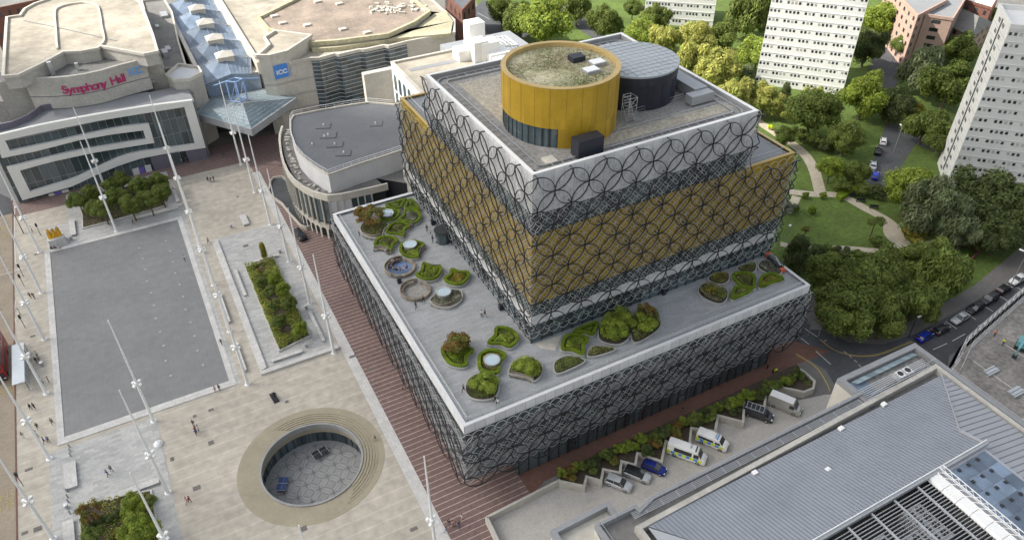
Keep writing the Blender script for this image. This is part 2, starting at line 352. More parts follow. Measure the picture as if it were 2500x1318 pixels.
path('park_path',Z([(1945,480),(1935,500),(1920,520)],1,0,0),2.2,.06,'park_path')
# granite fields of the square
b=MB()
for r_,z in ((rect(-58.2,-28.1,107.2,119),.055),(rect(-29.5,-27.2,43.5,119),.058),(rect(-60.3,-42.6,-20,42.6),.055),(rect(-23.2,-8.3,44.6,94),.055),(rect(-53,-28,118.5,133),.057)):
    b.quad(*[(x,y,z) for x,y in r_])
struct('granite_paving',b,'granite')
sheet('pool_floor',rect(-57.6,-29.1,45.2,107),.065,'pool_floor')
b=MB(); b.box(-58.8,-57.6,43.6,108.2,0,.16); b.box(-29.1,-28.0,43.6,108.2,0,.12); b.box(-57.6,-29.1,43.6,45.2,0,.16); b.box(-57.6,-29.1,107,108.2,0,.13)
struct('pool_kerb',b,'edge_granite')
b=MB()
for x in (-39,-33):
    for k in range(11): b.disc((x+(.25 if k%3 else 0),99-4.7*k,.09),.24,12)
struct('fountain_plates',b,'metal_grey')
b=MB()
for i,(h,off) in enumerate(((.16,0),(.32,.45),(.48,.9))): b.box(-23.3+off,-22.85+off,46-1,93,0,h)
struct('granite_steps',b,'edge_granite')
b=MB(); b.box(-23.4,-7.9,43.6,44.6,0,.5); struct('granite_step_front',b,'edge_granite')
# road markings
b=MB()
def dash(u0,v0,u1,v1,wd=.14,z=.07,bb=None):
    p,q=at(u0,v0,z),at(u1,v1,z); d=(q-p).normalized(); n=Vector((-d.y,d.x,0))*wd/2
    (bb or b).quad(p-n,q-n,q+n,p+n)
for l in ((1992,857,2028,889),(2011,833,2018,830),(2163,918,2172,924),(2218,846,2224,851)): dash(*l)
for l in ((1963,800,1995,822),(1955,825,1975,840),(2060,857,2068,862),(2073,867,2080,873),(2085,878,2092,884),(2096,889,2102,895),(2278,853,2312,838),(2325,832,2356,815),(2388,796,2420,780),(2440,768,2470,752)): dash(*l)
for x in (100.3,104.9,110.8,116.2,122,128): 
    b.quad((x,-8,.07),(x+.15,-8,.07),(x+.15,-10.6,.07),(x,-10.6,.07))
for l in ((1130,45,1160,62),(1148,38,1178,55),(1166,32,1196,48)): dash(*l)
struct('white_road_markings',b,'white_mark')
b=MB()
for o in (0,.32):
    P=smoothline([at(u,v,.07)+Vector((o*.7,o*.7,0)) for u,v in ((1943,865),(1990,895),(2015,930),(2026,955))],8)
    for i in range(len(P)-1): 
        d=(P[i+1]-P[i]).normalized(); n=Vector((-d.y,d.x,0))*.06; b.quad(P[i]-n,P[i+1]-n,P[i+1]+n,P[i]+n)
    P=smoothline([at(u,v,.072)+Vector((o*.3,-o*.9,0)) for u,v in ((2000,827),(2030,850),(2060,862),(2100,868),(2150,862),(2225,832))],8)
    for i in range(len(P)-1):
        d=(P[i+1]-P[i]).normalized(); n=Vector((-d.y,d.x,0))*.06; b.quad(P[i]-n,P[i+1]-n,P[i+1]+n,P[i]+n)
struct('yellow_lines',b,'yellow_mark')
def text(s,size,m,mw,parent=None,name='lettering',ext=.02,xs=1.,bold=0.):
    cu=bpy.data.curves.new(name,'FONT'); cu.body=s; cu.size=size; cu.extrude=ext; cu.offset=bold; cu.align_x='LEFT'
    o=bpy.data.objects.new(name,cu); COL.objects.link(o); dg=bpy.context.evaluated_depsgraph_get()
    me=bpy.data.meshes.new_from_object(o.evaluated_get(dg)); bpy.data.objects.remove(o); me.materials.clear(); me.materials.append(M[m])
    o=bpy.data.objects.new(name,me); COL.objects.link(o); o.matrix_world=mw@Matrix.Diagonal((xs,1,1,1))
    if parent is not None: o.parent=parent
    return o
def frame(o,x,y,n):
    return Matrix((Vector(x).normalized(),Vector(y).normalized(),Vector(n).normalized())).transposed().to_4x4() if False else Matrix.Translation(Vector(o))@Matrix((Vector(x).normalized(),Vector(y).normalized(),Vector(n).normalized())).transposed().to_4x4()
for s,px in (('BUS',(33,566)),('LANE',(33,548)),('BUS',(36,940)),('STOP',(36,920)),('BUS',(36,1216)),('STAND',(36,1192))):
    p=at(*px,.06); o=text(s,2.6,'faint_mark',frame(p,(-1,0,0),(0,-1,0),(0,0,1)),name='road_lettering',ext=.004,xs=.55); o['kind']='structure'; o['label']='road lettering'
b=MB()
for P in ([(21,470),(36,505),(36,600),(38,640),(47,660)],[(0,671),(38,662)],[(38,735),(34,770),(40,790)]):
    for i in range(len(P)-1): dash(*P[i],*P[i+1],wd=.15,z=.06,bb=b)
struct('bus_lane_markings',b,'white_mark')
b=MB(); rg=random.Random(9)
for u,v in ((650,905),(515,1000),(475,1015),(515,1080),(70,1145),(60,1300),(92,1290),(420,1120),(600,600),(580,480),(700,980),(900,900),(860,870),(740,1290),(90,620),(80,820),(1010,1290),(480,1190)):
    p=at(u,v,.07); b.obox((p.x,p.y),0,rg.choice((.6,.9,1.2)),rg.choice((.6,.9)),.05,.072)
struct('drain_covers',b,'pavement')
# ================================================================ SUNKEN COURT
t=thing('sunken_court','round sunken stone amphitheatre with stepped rim and tables in its floor','amphitheatre',loc=(*AC,0))
c=(0,0,0)
MB().lathe(c,[(12.3,-.3),(12.3,.05),(11.3,.03),(8.6,-.12)],96,tones=lambda i,k:.5).build('rim',['rim_stone'],t)
b=MB()
for i in range(5): b.lathe(c,[(11.2-i*.5,-.3),(11.2-i*.5,.07-.0*i),(10.85-i*.5,.07-.0*i+.02),(10.85-i*.5,-.3)],60,a0=R(-75+i*4),a1=R(112-i*3))
b.build('step',['rim_stone'],t)
MB().lathe(c,[(8.7,-.5),(8.7,.12),(8.35,.12),(8.35,-1.0),(8.55,-1.02)],96).build('parapet',['court_floor'],t,smooth=False)
MB().lathe(c,[(8.6,-1.0),(8.6,-2.3),(9.1,-2.35)],96).build('fascia',['rim_stone'],t)
g_=MB().lathe(c,[(8.9,-2.3),(8.9,-5.2)],60,tones=lambda i,k:random.random()).build('glazing',['glass'],t)
b=MB()
for k in range(40): b.obox((8.86*math.cos(R(k*9)),8.86*math.sin(R(k*9))),R(k*9),.1,.12,-5,-2.3)
b.build('mullion',['mullion'],g_)
b=MB().disc((0,0,-5),8.95,64); b.build('floor',['court_floor'],t)
b=MB()
for i in range(-4,5):
    for j in range(-4,5):
        if (i+j)%2==0:
            for rr,ww in ((2.0,.075),(1.1,.05)):
                cx,cy=i*1.9,j*1.9
                pts=[(cx+rr*math.cos(a),cy+rr*math.sin(a)) for a in [2*math.pi*q/28 for q in range(28)]]
                for q in range(28):
                    p,n=pts[q],pts[(q+1)%28]
                    if math.hypot(*p)<8.5 and math.hypot(*n)<8.5:
                        dx,dy=n[0]-p[0],n[1]-p[1]; l=math.hypot(dx,dy); ox,oy=-dy/l*ww,dx/l*ww
                        zz=-4.985+.002*((i+j)//2%3)+(.001 if rr<1.5 else 0)
                        b.quad((p[0]-ox,p[1]-oy,zz),(n[0]-ox,n[1]-oy,zz),(n[0]+ox,n[1]+oy,zz),(p[0]+ox,p[1]+oy,zz),mi=0 if rr>1.5 else 1)
b.build('floor_inlay',['inlay_dark','inlay_light'],t)
def pingpong(p,rz,m,label):
    t=thing('table_tennis_table',label,'table tennis table',loc=p,rz=rz,group='table tennis tables in the sunken court')
    b=MB().box(-1.4,1.4,-.78,.78,.72,.76); b.box(-1.4,1.4,-.01,.01,.761,.764,mi=1); b.box(-1.42,-1.38,-.8,.8,.71,.765,mi=1); b.box(1.38,1.42,-.8,.8,.71,.765,mi=1); b.build('table_top',[m,'white_mark'],t)
    MB().box(-.02,.02,-.9,.9,.76,.9).build('net',['white_mark'],t)
    for x in(-1,1):
        for y in(-.6,.6): MB().box(x-.04,x+.04,y-.04,y+.04,0,.72).build('leg',['mullion'],t)
pc=at(690,1180,-4.3); pingpong((pc.x,pc.y,-5),R(62),'pingpong_blue','blue table tennis table at the left side of the sunken court')
pc=at(781,1104,-4.3); pingpong((pc.x,pc.y,-5),R(10),'pingpong_black','black table tennis table near the glass doors of the sunken court')
# ================================================================ LIBRARY
LIB=thing('library_building','stacked library with gold and white boxes wrapped in black and silver rings','library',loc=(0,0,0))
zA,zT,LA,WA=17.76,17.26,69.5,64.2
BX,BY,zC,LC,WC,zG,LG,WG=17.59,11.16,50.06,41.46,38.6,39.39,52.6,53.9
def boxpan(name,x0,x1,y0,y1,z0,z1,pw,m,parent,rows=1,gap=.04,faces='-x -y +x +y'):
    "a box whose faces are panels pw wide with open joints"
    b=MB()
    def face(P,Q):
        d=Vector(Q)-Vector(P); n=max(1,round(d.length/pw)); nn=Vector((d.y,-d.x,0)).normalized()*.03
        for i in range(n):
            for r_ in range(rows):
                a=Vector(P)+d*(i/n)+d.normalized()*gap/2; c=Vector(P)+d*((i+1)/n)-d.normalized()*gap/2
                za=z0+(z1-z0)*r_/rows+gap/2; zb=z0+(z1-z0)*(r_+1)/rows-gap/2
                b.quad((a.x+nn.x,a.y+nn.y,za),(c.x+nn.x,c.y+nn.y,za),(c.x+nn.x,c.y+nn.y,zb),(a.x+nn.x,a.y+nn.y,zb),tone=random.random())
    if '-y' in faces: face((x0,y0,0),(x1,y0,0))
    if '+x' in faces: face((x1,y0,0),(x1,y1,0))
    if '+y' in faces: face((x1,y1,0),(x0,y1,0))
    if '-x' in faces: face((x0,y1,0),(x0,y0,0))
    return b.build(name,m,parent)
# podium
b=MB(); b.box(.35,LA-.35,.35,WA,5,zT-.3); b.box(9.2,63.6,.4,WA,0,5.05); b.box(3,9.2,9,WA,0,5.05); b.build('podium_core',['mullion'],LIB)
boxpan('podium_glazing',.2,LA-.2,.2,WA,7.75,11.45,1.6,['glass'],LIB); boxpan('podium_glazing',.2,LA-.2,.2,WA,13.55,15.9,1.6,['glass'],LIB)
boxpan('podium_wall_band',.12,LA-.12,.12,WA,4.6,7.7,2.9,['podium_band'],LIB); boxpan('podium_wall_band',.12,LA-.12,.12,WA,11.5,13.5,2.9,['podium_band'],LIB)
boxpan('street_glazing',9.2,63.6,.25,40,.1,4.55,1.9,['glass'],LIB)
for k in range(29): MB().box(9.2+k*1.94,9.32+k*1.94,.05,.3,0,4.6).build('street_mullion',['mullion'],LIB)
MB().box(0,LA,0,WA,4.5,4.6).build('soffit',['metal_grey'],LIB)
# parapet of the roof terrace: a ring wall with coping
boxpan('parapet_panel',-.02,LA+.02,-.02,WA,15.9,zA-.12,1.75,['white_panel'],LIB)
b=MB()
for x0,x1,y0,y1 in ((-.06,LA+.06,-.06,.5),(-.06,.5,.5,WA-.6),(LA-.5,LA+.06,.5,WA-.6),(-.1,LA+.1,WA-.6,WA+.1)): b.box(x0,x1,y0,y1,zA-.12,zA)
b.build('parapet_coping',['white_panel'],LIB); MB().box(.5,.95,.5,WA-.6,zT,zT+.12).box(.95,LA-.5,.5,.95,zT,zT+.12).build('gutter',['metal_grey'],LIB)
MB().box(.3,LA-.3,.3,WA-.3,zT-.3,zT).build('terrace_deck',['terrace_slabs'],LIB)
b=MB()
for p,q in (((.95,.95),(LA-.95,.95)),((LA-.95,.95),(LA-.95,14)),((.95,.95),(.95,WA-.8)),((.95,WA-.8),(BX-1,WA-.8))):
    P,Q=Vector((*p,zT)),Vector((*q,zT)); b.tube([P+Vector((0,0,1.15)),Q+Vector((0,0,1.15))],.035,5)
    n=int((Q-P).length/2.5)
    for k in range(n+1):
        a=P+(Q-P)*k/n; b.tube([a,a+Vector((0,0,1.15))],.02,4)
b.build('terrace_rail',['steel'],LIB)
b=MB()
for p,q in (((.95,.95),(LA-.95,.95)),((.95,.95),(.95,WA-.8))): b.quad((*p,zT+.15),(*q,zT+.15),(*q,zT+1.1),(*p,zT+1.1))
b.build('terrace_balustrade_glass',['glass_rail'],LIB)
# gold box
X0,Y0=BX,BY
MB().box(X0+.25,X0+LG-.25,Y0+.25,Y0+WG-.25,zT,zG-.6).build('upper_core',['mullion'],LIB)
boxpan('terrace_glazing',X0+.15,X0+LG-.15,Y0+.15,Y0+WG-.15,zT+.02,21.2,2.0,['glass'],LIB)
b=MB()
for k in range(27): b.box(X0+k*2.02,X0+k*2.02+.14,Y0-.02,Y0+.15,zT,21.2)
for k in range(27): b.box(X0-.02,X0+.15,Y0+k*2.02,Y0+k*2.02+.14,zT,21.2)
b.build('terrace_mullion',['mullion'],LIB)
boxpan('white_band',X0,X0+LG,Y0,Y0+WG,21.2,23.2,2.9,['white_panel'],LIB)
boxpan('ribbon_glazing',X0+.1,X0+LG-.1,Y0+.1,Y0+WG-.1,23.2,25.74,1.6,['glass'],LIB)
boxpan('gold_wall',X0,X0+LG,Y0,Y0+WG,25.74,zG-.12,1.45,['gold_wall'],LIB,rows=3)
b=MB()
for x0,x1,y0,y1 in ((X0+LC,X0+LG,Y0,Y0+.5),(X0+LG-.5,X0+LG,Y0+.5,Y0+WG-.5),(X0,X0+.5,Y0+WC,Y0+WG-.5),(X0,X0+LG,Y0+WG-.5,Y0+WG)): b.box(x0-.03,x1+.03,y0-.03,y1+.03,zG-.12,zG)
b.build('gold_coping',['gold_coping'],LIB)
MB().box(X0+.4,X0+LG-.4,Y0+.4,Y0+WG-.4,zG-.6,zG-.5).build('gold_box_roof',['roof_grey'],LIB)
b=MB()
for P,Q in (((X0+LC,Y0+1.4),(X0+LG-1.3,Y0+1.4)),((X0+LG-1.3,Y0+1.4),(X0+LG-1.3,Y0+30)),((X0+1.3,Y0+WC),(X0+1.3,Y0+WG-1))):
    P,Q=Vector((*P,zG-.5)),Vector((*Q,zG-.5)); b.tube([P+Vector((0,0,1.2)),Q+Vector((0,0,1.2))],.04,5); b.tube([P+Vector((0,0,.3)),Q+Vector((0,0,.3))],.03,4)
    for k in range(9): a=P+(Q-P)*k/8; b.tube([a,a+Vector((0,0,1.2))],.025,4)
b.build('roof_edge_rail',['steel'],LIB)
# white box
MB().box(X0+.25,X0+LC-.25,Y0+.25,Y0+WC-.25,zG-.6,zC-1.35).build('white_box_core',['mullion'],LIB)
boxpan('upper_ribbon_glazing',X0+.1,X0+LC-.1,Y0+.1,Y0+WC-.1,zG,43.0,1.6,['glass'],LIB)
boxpan('white_wall',X0-.02,X0+LC+.02,Y0-.02,Y0+WC+.02,43.0,zC-.12,1.75,['white_panel'],LIB)
b=MB()
for x0,x1,y0,y1 in ((X0-.1,X0+LC+.1,Y0-.1,Y0+.45),(X0-.1,X0+.45,Y0+.45,Y0+WC-.45),(X0+LC-.45,X0+LC+.1,Y0+.45,Y0+WC-.45),(X0-.1,X0+LC+.1,Y0+WC-.45,Y0+WC+.1)): b.box(x0,x1,y0,y1,zC-.12,zC)
b.build('roof_coping',['white_paint'],LIB)
zR=zC-1.0
MB().box(X0+.3,X0+LC-.3,Y0+.3,Y0+WC-.3,zR-.3,zR).build('upper_roof',['gravel_grey'],LIB)
MB().box(X0+.3,X0+.45,Y0+.3,Y0+WC-.3,zR,zC-.12).box(X0+.3,X0+LC-.3,Y0+.3,Y0+.45,zR,zC-.12).box(X0+LC-.45,X0+LC-.3,Y0+.3,Y0+WC-.3,zR,zC-.12).box(X0+.3,X0+LC-.3,Y0+WC-.45,Y0+WC-.3,zR,zC-.12).build('roof_upstand',['metal_grey'],LIB)
MB().box(X0+4.2,X0+13,Y0+17,Y0+WC-4.2,zR,zR+.03).build('gravel_bed',['gravel'],LIB)
MB().box(X0+14,X0+LC-1,Y0+3.6,Y0+6.2,zR,zR+.025).build('gravel_strip',['gravel'],LIB)
# cleaning-cradle rail that runs round the roof
tr=MB()
def rr_(ins,rad):
    x0,x1,y0,y1=X0+ins,X0+LC-ins,Y0+ins,Y0+WC-ins; P=[]
    for cx,cy,a in ((x1-rad,y0+rad,-90),(x1-rad,y1-rad,0),(x0+rad,y1-rad,90),(x0+rad,y0+rad,180)):
        for k in range(7): P.append(Vector((cx+rad*math.cos(R(a+15*k)),cy+rad*math.sin(R(a+15*k)),zR+.3)))
    return P
Po,Pi=rr_(1.0,2.2),rr_(2.5,.9)
for P in (Po,Pi): tr.ringwall(P,.22,zR+.12,zR+.34)
def along(P,s):
    n=len(P); L_=[(P[(i+1)%n]-P[i]).length for i in range(n)]; s=s%sum(L_)
    for i in range(n):
        if s<=L_[i]: return P[i]+(P[(i+1)%n]-P[i])*(s/L_[i])
        s-=L_[i]
for k in range(78):
    q=along(Pi,k*(sum((Pi[(i+1)%len(Pi)]-Pi[i]).length for i in range(len(Pi))))/78)
    w_=min((along(Po,s*.5) for s in range(320)),key=lambda p:(p-q).length); tr.tube([q,w_],.07,4)
tr.build('cradle_rail',['metal_grey'],LIB)
# rotunda
RC=(30.1,25.1,zR); RR=9.15
def rt_(i,k): return random.random()
rot=MB().lathe(RC,[(RR,0),(RR,3.2)],44,a0=R(-122),a1=R(140),tones=rt_).lathe(RC,[(RR,3.2),(RR,4.8),(RR,6.5),(RR,8.1),(RR,9.55)],60,tones=lambda i,k:((k//5)*37%11)/11*.7+random.random()*.3).build('rotunda_wall',['gold_panel'],LIB)
b=MB()
for k in range(24):
    a=R(-100+k*15); b.obox((RC[0]+(RR+.0)*math.cos(a),RC[1]+(RR+.0)*math.sin(a)),a,.03,.04,zR+(3.2 if k*15-100>=140 else 0),zR+9.5)
b.build('panel_joint',['joint_dark'],rot)
MB().lathe(RC,[(RR+.04,9.5),(RR+.04,9.62),(RR-.75,9.62),(RR-.75,8.6)],72).build('rotunda_rim',['gold_coping'],LIB)
MB().disc((RC[0],RC[1],zR+8.9),RR-.7,60).build('rotunda_roof_soil',['moss_roof'],LIB)
gl=MB().lathe(RC,[(RR-.25,0),(RR-.25,3.2)],30,a0=R(140),a1=R(238),tones=rt_).build('rotunda_glazing',['glass'],LIB)
b=MB()
for k in range(14): a=R(141+k*7.4); b.obox((RC[0]+(RR-.2)*math.cos(a),RC[1]+(RR-.2)*math.sin(a)),a,.08,.08,zR,zR+3.2)
b.build('rotunda_mullion',['mullion'],gl)
b=MB()
for dx,dy,s,h,m in ((3.6,1.2,1.1,.8,0),(3.2,-3.6,1.2,.45,1),(5.6,-1.6,1.2,.45,1)):
    b.box(RC[0]+dx-s,RC[0]+dx+s,RC[1]+dy-s*.8,RC[1]+dy+s*.8,zR+8.9,zR+8.95+h,mi=m)
    if m: b.box(RC[0]+dx-s+.15,RC[0]+dx+s-.15,RC[1]+dy-s*.8+.15,RC[1]+dy+s*.8-.15,zR+8.95+h,zR+9.05+h,mi=2)
b.build('rooflight',['dark_clad','metal_grey','white_paint'],LIB)
# dark drum
DC=(46.3,28.3,zR); DR=7.5
dd=MB().lathe(DC,[(DR-.15,0),(DR-.15,4.4),(DR,4.4),(DR,5.9)],72,tones=rt_).build('plant_drum',['dark_clad'],LIB)
b=MB()
for k in range(36):
    for j in range(9):
        if (k*7)%5<3:
            a=R(k*10); b.obox((DC[0]+(DR-.12)*math.cos(a),DC[1]+(DR-.12)*math.sin(a)),a,.12,1.1,zR+.5+j*.42,zR+.68+j*.42,tone=.9)
b.build('louvre',['dark_clad'],dd)
MB().lathe(DC,[(DR+.05,5.7),(DR+.05,6.0),(DR-.25,6.05),(0,6.15)],72).build('plant_drum_roof',['drum_roof'],LIB)
b=MB()
for k in range(-6,7):
    y=k*1.2; h=math.sqrt(max(.1,(DR-.3)**2-y*y)); b.tube([(DC[0]-h,DC[1]+y,zR+6.1),(DC[0],DC[1]+y,zR+6.15),(DC[0]+h,DC[1]+y,zR+6.1)],.035,4); b.tube([(DC[0]+y,DC[1]-h,zR+6.1),(DC[0]+y,DC[1],zR+6.15),(DC[0]+y,DC[1]+h,zR+6.1)],.035,4)
b.build('roof_seam',['metal_grey'],dd)
# roof plant
p=at(1433,365,zR+1); MB().obox((p.x+.3,p.y+.4),0,4.4,2.1,zR+.1,zR+2.9).build('plant_cabinet',['dark_clad'],LIB)
b=MB(); b.box(53.6,56.2,20.5,34,zR+.5,zR+2.0,tone=.6); b.box(51.6,56.2,18.6,20.4,zR+.3,zR+1.8,tone=.4); b.build('air_duct',['metal_grey'],LIB)
q_=at(1541,300,zR); sx0,sx1,sy0,sy1=q_.x-.75,q_.x+.75,q_.y,q_.y+1.8
b=MB()
for x in(sx0,sx1):
    for y in (sy0,sy1): b.tube([(x,y,zR),(x,y,zR+4.2)],.06,4)
for k in range(9): b.box(sx0,sx1,sy0+.1+k*.18,sy0+.35+k*.18,zR+.4+k*.42,zR+.46+k*.42)
for z in (1.4,2.8,4.2):
    b.tube([(sx0,sy0,zR+z),(sx1,sy0,zR+z),(sx1,sy1,zR+z),(sx0,sy1,zR+z)],.05,4,closed=True)
b.tube([(sx0,sy0,zR),(sx0,sy1,zR+2.8)],.05,4); b.tube([(sx1,sy0,zR),(sx1,sy1,zR+2.8)],.05,4); b.tube([(sx0,sy0,zR+2.8),(sx1,sy0,zR+4.2)],.05,4)
b.build('stair_tower',['steel'],LIB)
b=MB()
for P in ([(33,14.6),(36,16.6),(56,16.6)],[(40,21),(52.5,21.8),(54,26)]):
    P=[Vector((*p,zR)) for p in P]; b.tube([p+Vector((0,0,1)) for p in P],.04,4); b.tube([p+Vector((0,0,.5)) for p in P],.03,4)
    for i in range(len(P)-1):
        for k in range(6): a=P[i]+(P[i+1]-P[i])*k/6; b.tube([a,a+Vector((0,0,1))],.03,4)
b.build('walkway_rail',['steel'],LIB)
MB().box(21.4,23.2,13.7,15.6,zR,zR+.35).build('roof_hatch',['pale_concrete'],LIB)
# ---- rings
DB=5.8; V0=1.16
def wrapper(x0,y0,L,W,d):
    "s along the unrolled walls: 0 at the front corner, + right, - left"
    def f(s,z):
        Lr,Wl=L+2*d,W+2*d
        if 0<=s<=Lr: return (x0-d+s,y0-d,z)
        if s>Lr: return (x0+L+d,y0-d+(s-Lr),z)
        if s>=-Wl: return (x0-d,y0-d-s,z)
        return (x0-d+(-s-Wl),y0+W+d,z)
    return f
def ring(b,f,s,z,r,wd,dp,n,zlo,zhi,slo=-1e9,shi=1e9,nrm=None):
    "flat bar ring standing on the unrolled wall, clipped to a window"
    prev=None
    for k in range(n+1):
        a=2*math.pi*k/n; cs,sn=math.cos(a),math.sin(a)
        zc=z+r*sn; sc2=s+r*cs
        ok=zlo-1e-3<=zc<=zhi+1e-3 and slo<=sc2<=shi
        if ok:
            pi=Vector(f(s+(r-wd/2)*cs,z+(r-wd/2)*sn)); po=Vector(f(s+(r+wd/2)*cs,z+(r+wd/2)*sn))
            q=Vector(f(sc2+.01,zc))-Vector(f(sc2-.01,zc)); nn=Vector((q.y,-q.x,0)).normalized()*dp/2
            cur=(pi-nn,pi+nn,po+nn,po-nn)
            if prev is not None:
                b.add(list(prev)+list(cur),[(0,4,5,1),(1,5,6,2),(2,6,7,3),(3,7,4,0)])
            prev=cur
        else: prev=None
fA=wrapper(0,0,LA,WA,1.04); fG=wrapper(X0,Y0,LG,WG,.95); fC=wrapper(X0,Y0,LC,WC,.95)
sA=1.91+1.04; sG=.23+.95
big=[]      # (distance, f, s, z, lo, hi, smin, smax)
def lattice(f,s0,ztop,rows,slo,shi,zlo,zhi,skip=None):
    for j in range(-0,rows+1):
        z=ztop-j*DB/2
        i0=int((slo-s0)/(DB/2))-2; i1=int((shi-s0)/(DB/2))+2
        for i in range(i0,i1+1):
            if (i+j)%2==1:
                s=s0+i*DB/2
                if slo-.1<=s<=shi+.1 and not (skip and skip(s,z)):
                    p=Vector(f(s,z)); big.append(((p-CAM).length,f,s,z,zlo,zhi,slo-DB/2,shi+DB/2))
# upper box: rows from 49.79 down; gold box continues below 38.2
zv=49.79
lattice(fC,sG,zv,3,-WC-3,LC+3,zv-2*DB,zv)
def skipC(s,z): return z>zv-2*DB+.1 and (-WC-1<s<LC+1)
lattice(fG,sG,zv-2*DB,6,-WG-4,LG+5,20.79,zv-2*DB)
for s_ in range(int((-WC-3-sG)/2.9),int((LC+3-sG)/2.9)+1):     # row of full circles that joins the two fields
    if (s_+4)%2==1:
        s=sG+s_*2.9; big.append(((Vector(fC(s,38.2))-CAM).length,fC,s,zv-2*DB,zv-2*DB,zv,-1e9,1e9))
lattice(fA,sA,15.42,4,-WA-3,LA+6,3.82,15.42)
big.sort(key=lambda q:q[0])
rest=MB()
for n_,(d_,f,s,z,lo,hi,a,c_) in enumerate(big):
    b=MB() if n_<100 else rest
    ring(b,f,s,z,DB/2,.13,.15,44,lo,hi)
    if n_<100 and b.v: b.build('black_ring',['black_ring'],LIB)
rest.build('black_ring_lattice',['black_ring'],LIB,kind='stuff')
rs=DB/6
def silver(f,s0,ztop,zbot,slo,shi,gaps,zref,n=18,gk=.9,wd_=.062):
    b=MB(); j=0; jt=int((zref-zbot)/rs)+1; jb=-int((ztop-zref)/rs)-1
    for j in range(jb,jt+1):
        z=zref-j*rs
        if z+rs>ztop+.05 or z-rs<zbot-.05: continue
        if any(g0-.05<z+rs*gk and z-rs*gk<g1+.05 for g0,g1 in gaps): continue
        for i in range(int((slo-s0)/rs),int((shi-s0)/rs)+1):
            if (i+j)%2==1: ring(b,f,s0+i*rs,z,rs,wd_,.05,n,-1e9,1e9)
    return b
fA2=wrapper(0,0,LA,WA,.62); fG2=wrapper(X0,Y0,LG,WG,.5); fC2=wrapper(X0,Y0,LC,WC,.5)
silver(fC2,sG-.45,zv+.3,38.2,-WC-2,LC+2,[],zv).build('silver_ring_lattice',['silver_ring'],LIB,kind='stuff')
silver(fG2,sG-.45,zv-2*DB+.97,18.7,-WG-3,LG+4,[(22.2,22.3)],zv,gk=.7).build('silver_ring_lattice',['silver_ring'],LIB,kind='stuff')
silver(fA2,sA-.42,17.0,3.9,-WA-3,LA+4,[(12.5,12.54),(6.7,6.74)],12.52,gk=.35,wd_=.085).build('silver_ring_lattice',['silver_ring'],LIB,kind='stuff')
ns=0; rest=MB()                                    # struts that hold the rings off the walls
for f,f0,s0,zz,lo,hi in ((fC,wrapper(X0,Y0,LC,WC,0),sG,zv-.05,-WC,LC),(fC,wrapper(X0,Y0,LC,WC,0),sG,zv-DB,-WC,LC),(fG,wrapper(X0,Y0,LG,WG,0),sG,zv-2*DB,-WG,LG),(fG,wrapper(X0,Y0,LG,WG,0),sG,zv-3*DB,-WG,LG),(fG,wrapper(X0,Y0,LG,WG,0),sG,zv-4*DB,-WG,LG),(fG,wrapper(X0,Y0,LG,WG,0),sG,zv-5*DB,-WG,LG),(fA,wrapper(0,0,LA,WA,0),sA,12.52,-WA,LA),(fA,wrapper(0,0,LA,WA,0),sA,6.72,-WA,LA)):
    s=s0-DB*20
    while s<hi:
        if s>lo:
            p=Vector(f(s,zz)); q=Vector((p.x+(1.2 if s<0 else 0),p.y+(1.2 if s>=0 else 0),zz)); ns+=1
            if ns<=100: MB().tube([p,q],.11,5).build('ring_strut',['black_ring'],LIB)
            else: rest.tube([p,q],.11,5)
        s+=DB
rest.build('ring_strut',['black_ring'],LIB,kind='stuff')
b=MB()                                    # fine rods behind the rings on the podium
for k in range(int(WA/1.45)): b.tube([(-.75,.5+k*1.45,4.6),(-.75,.5+k*1.45,15.6)],.03,4)
b.build('hanger_rod',['silver_ring'],LIB)
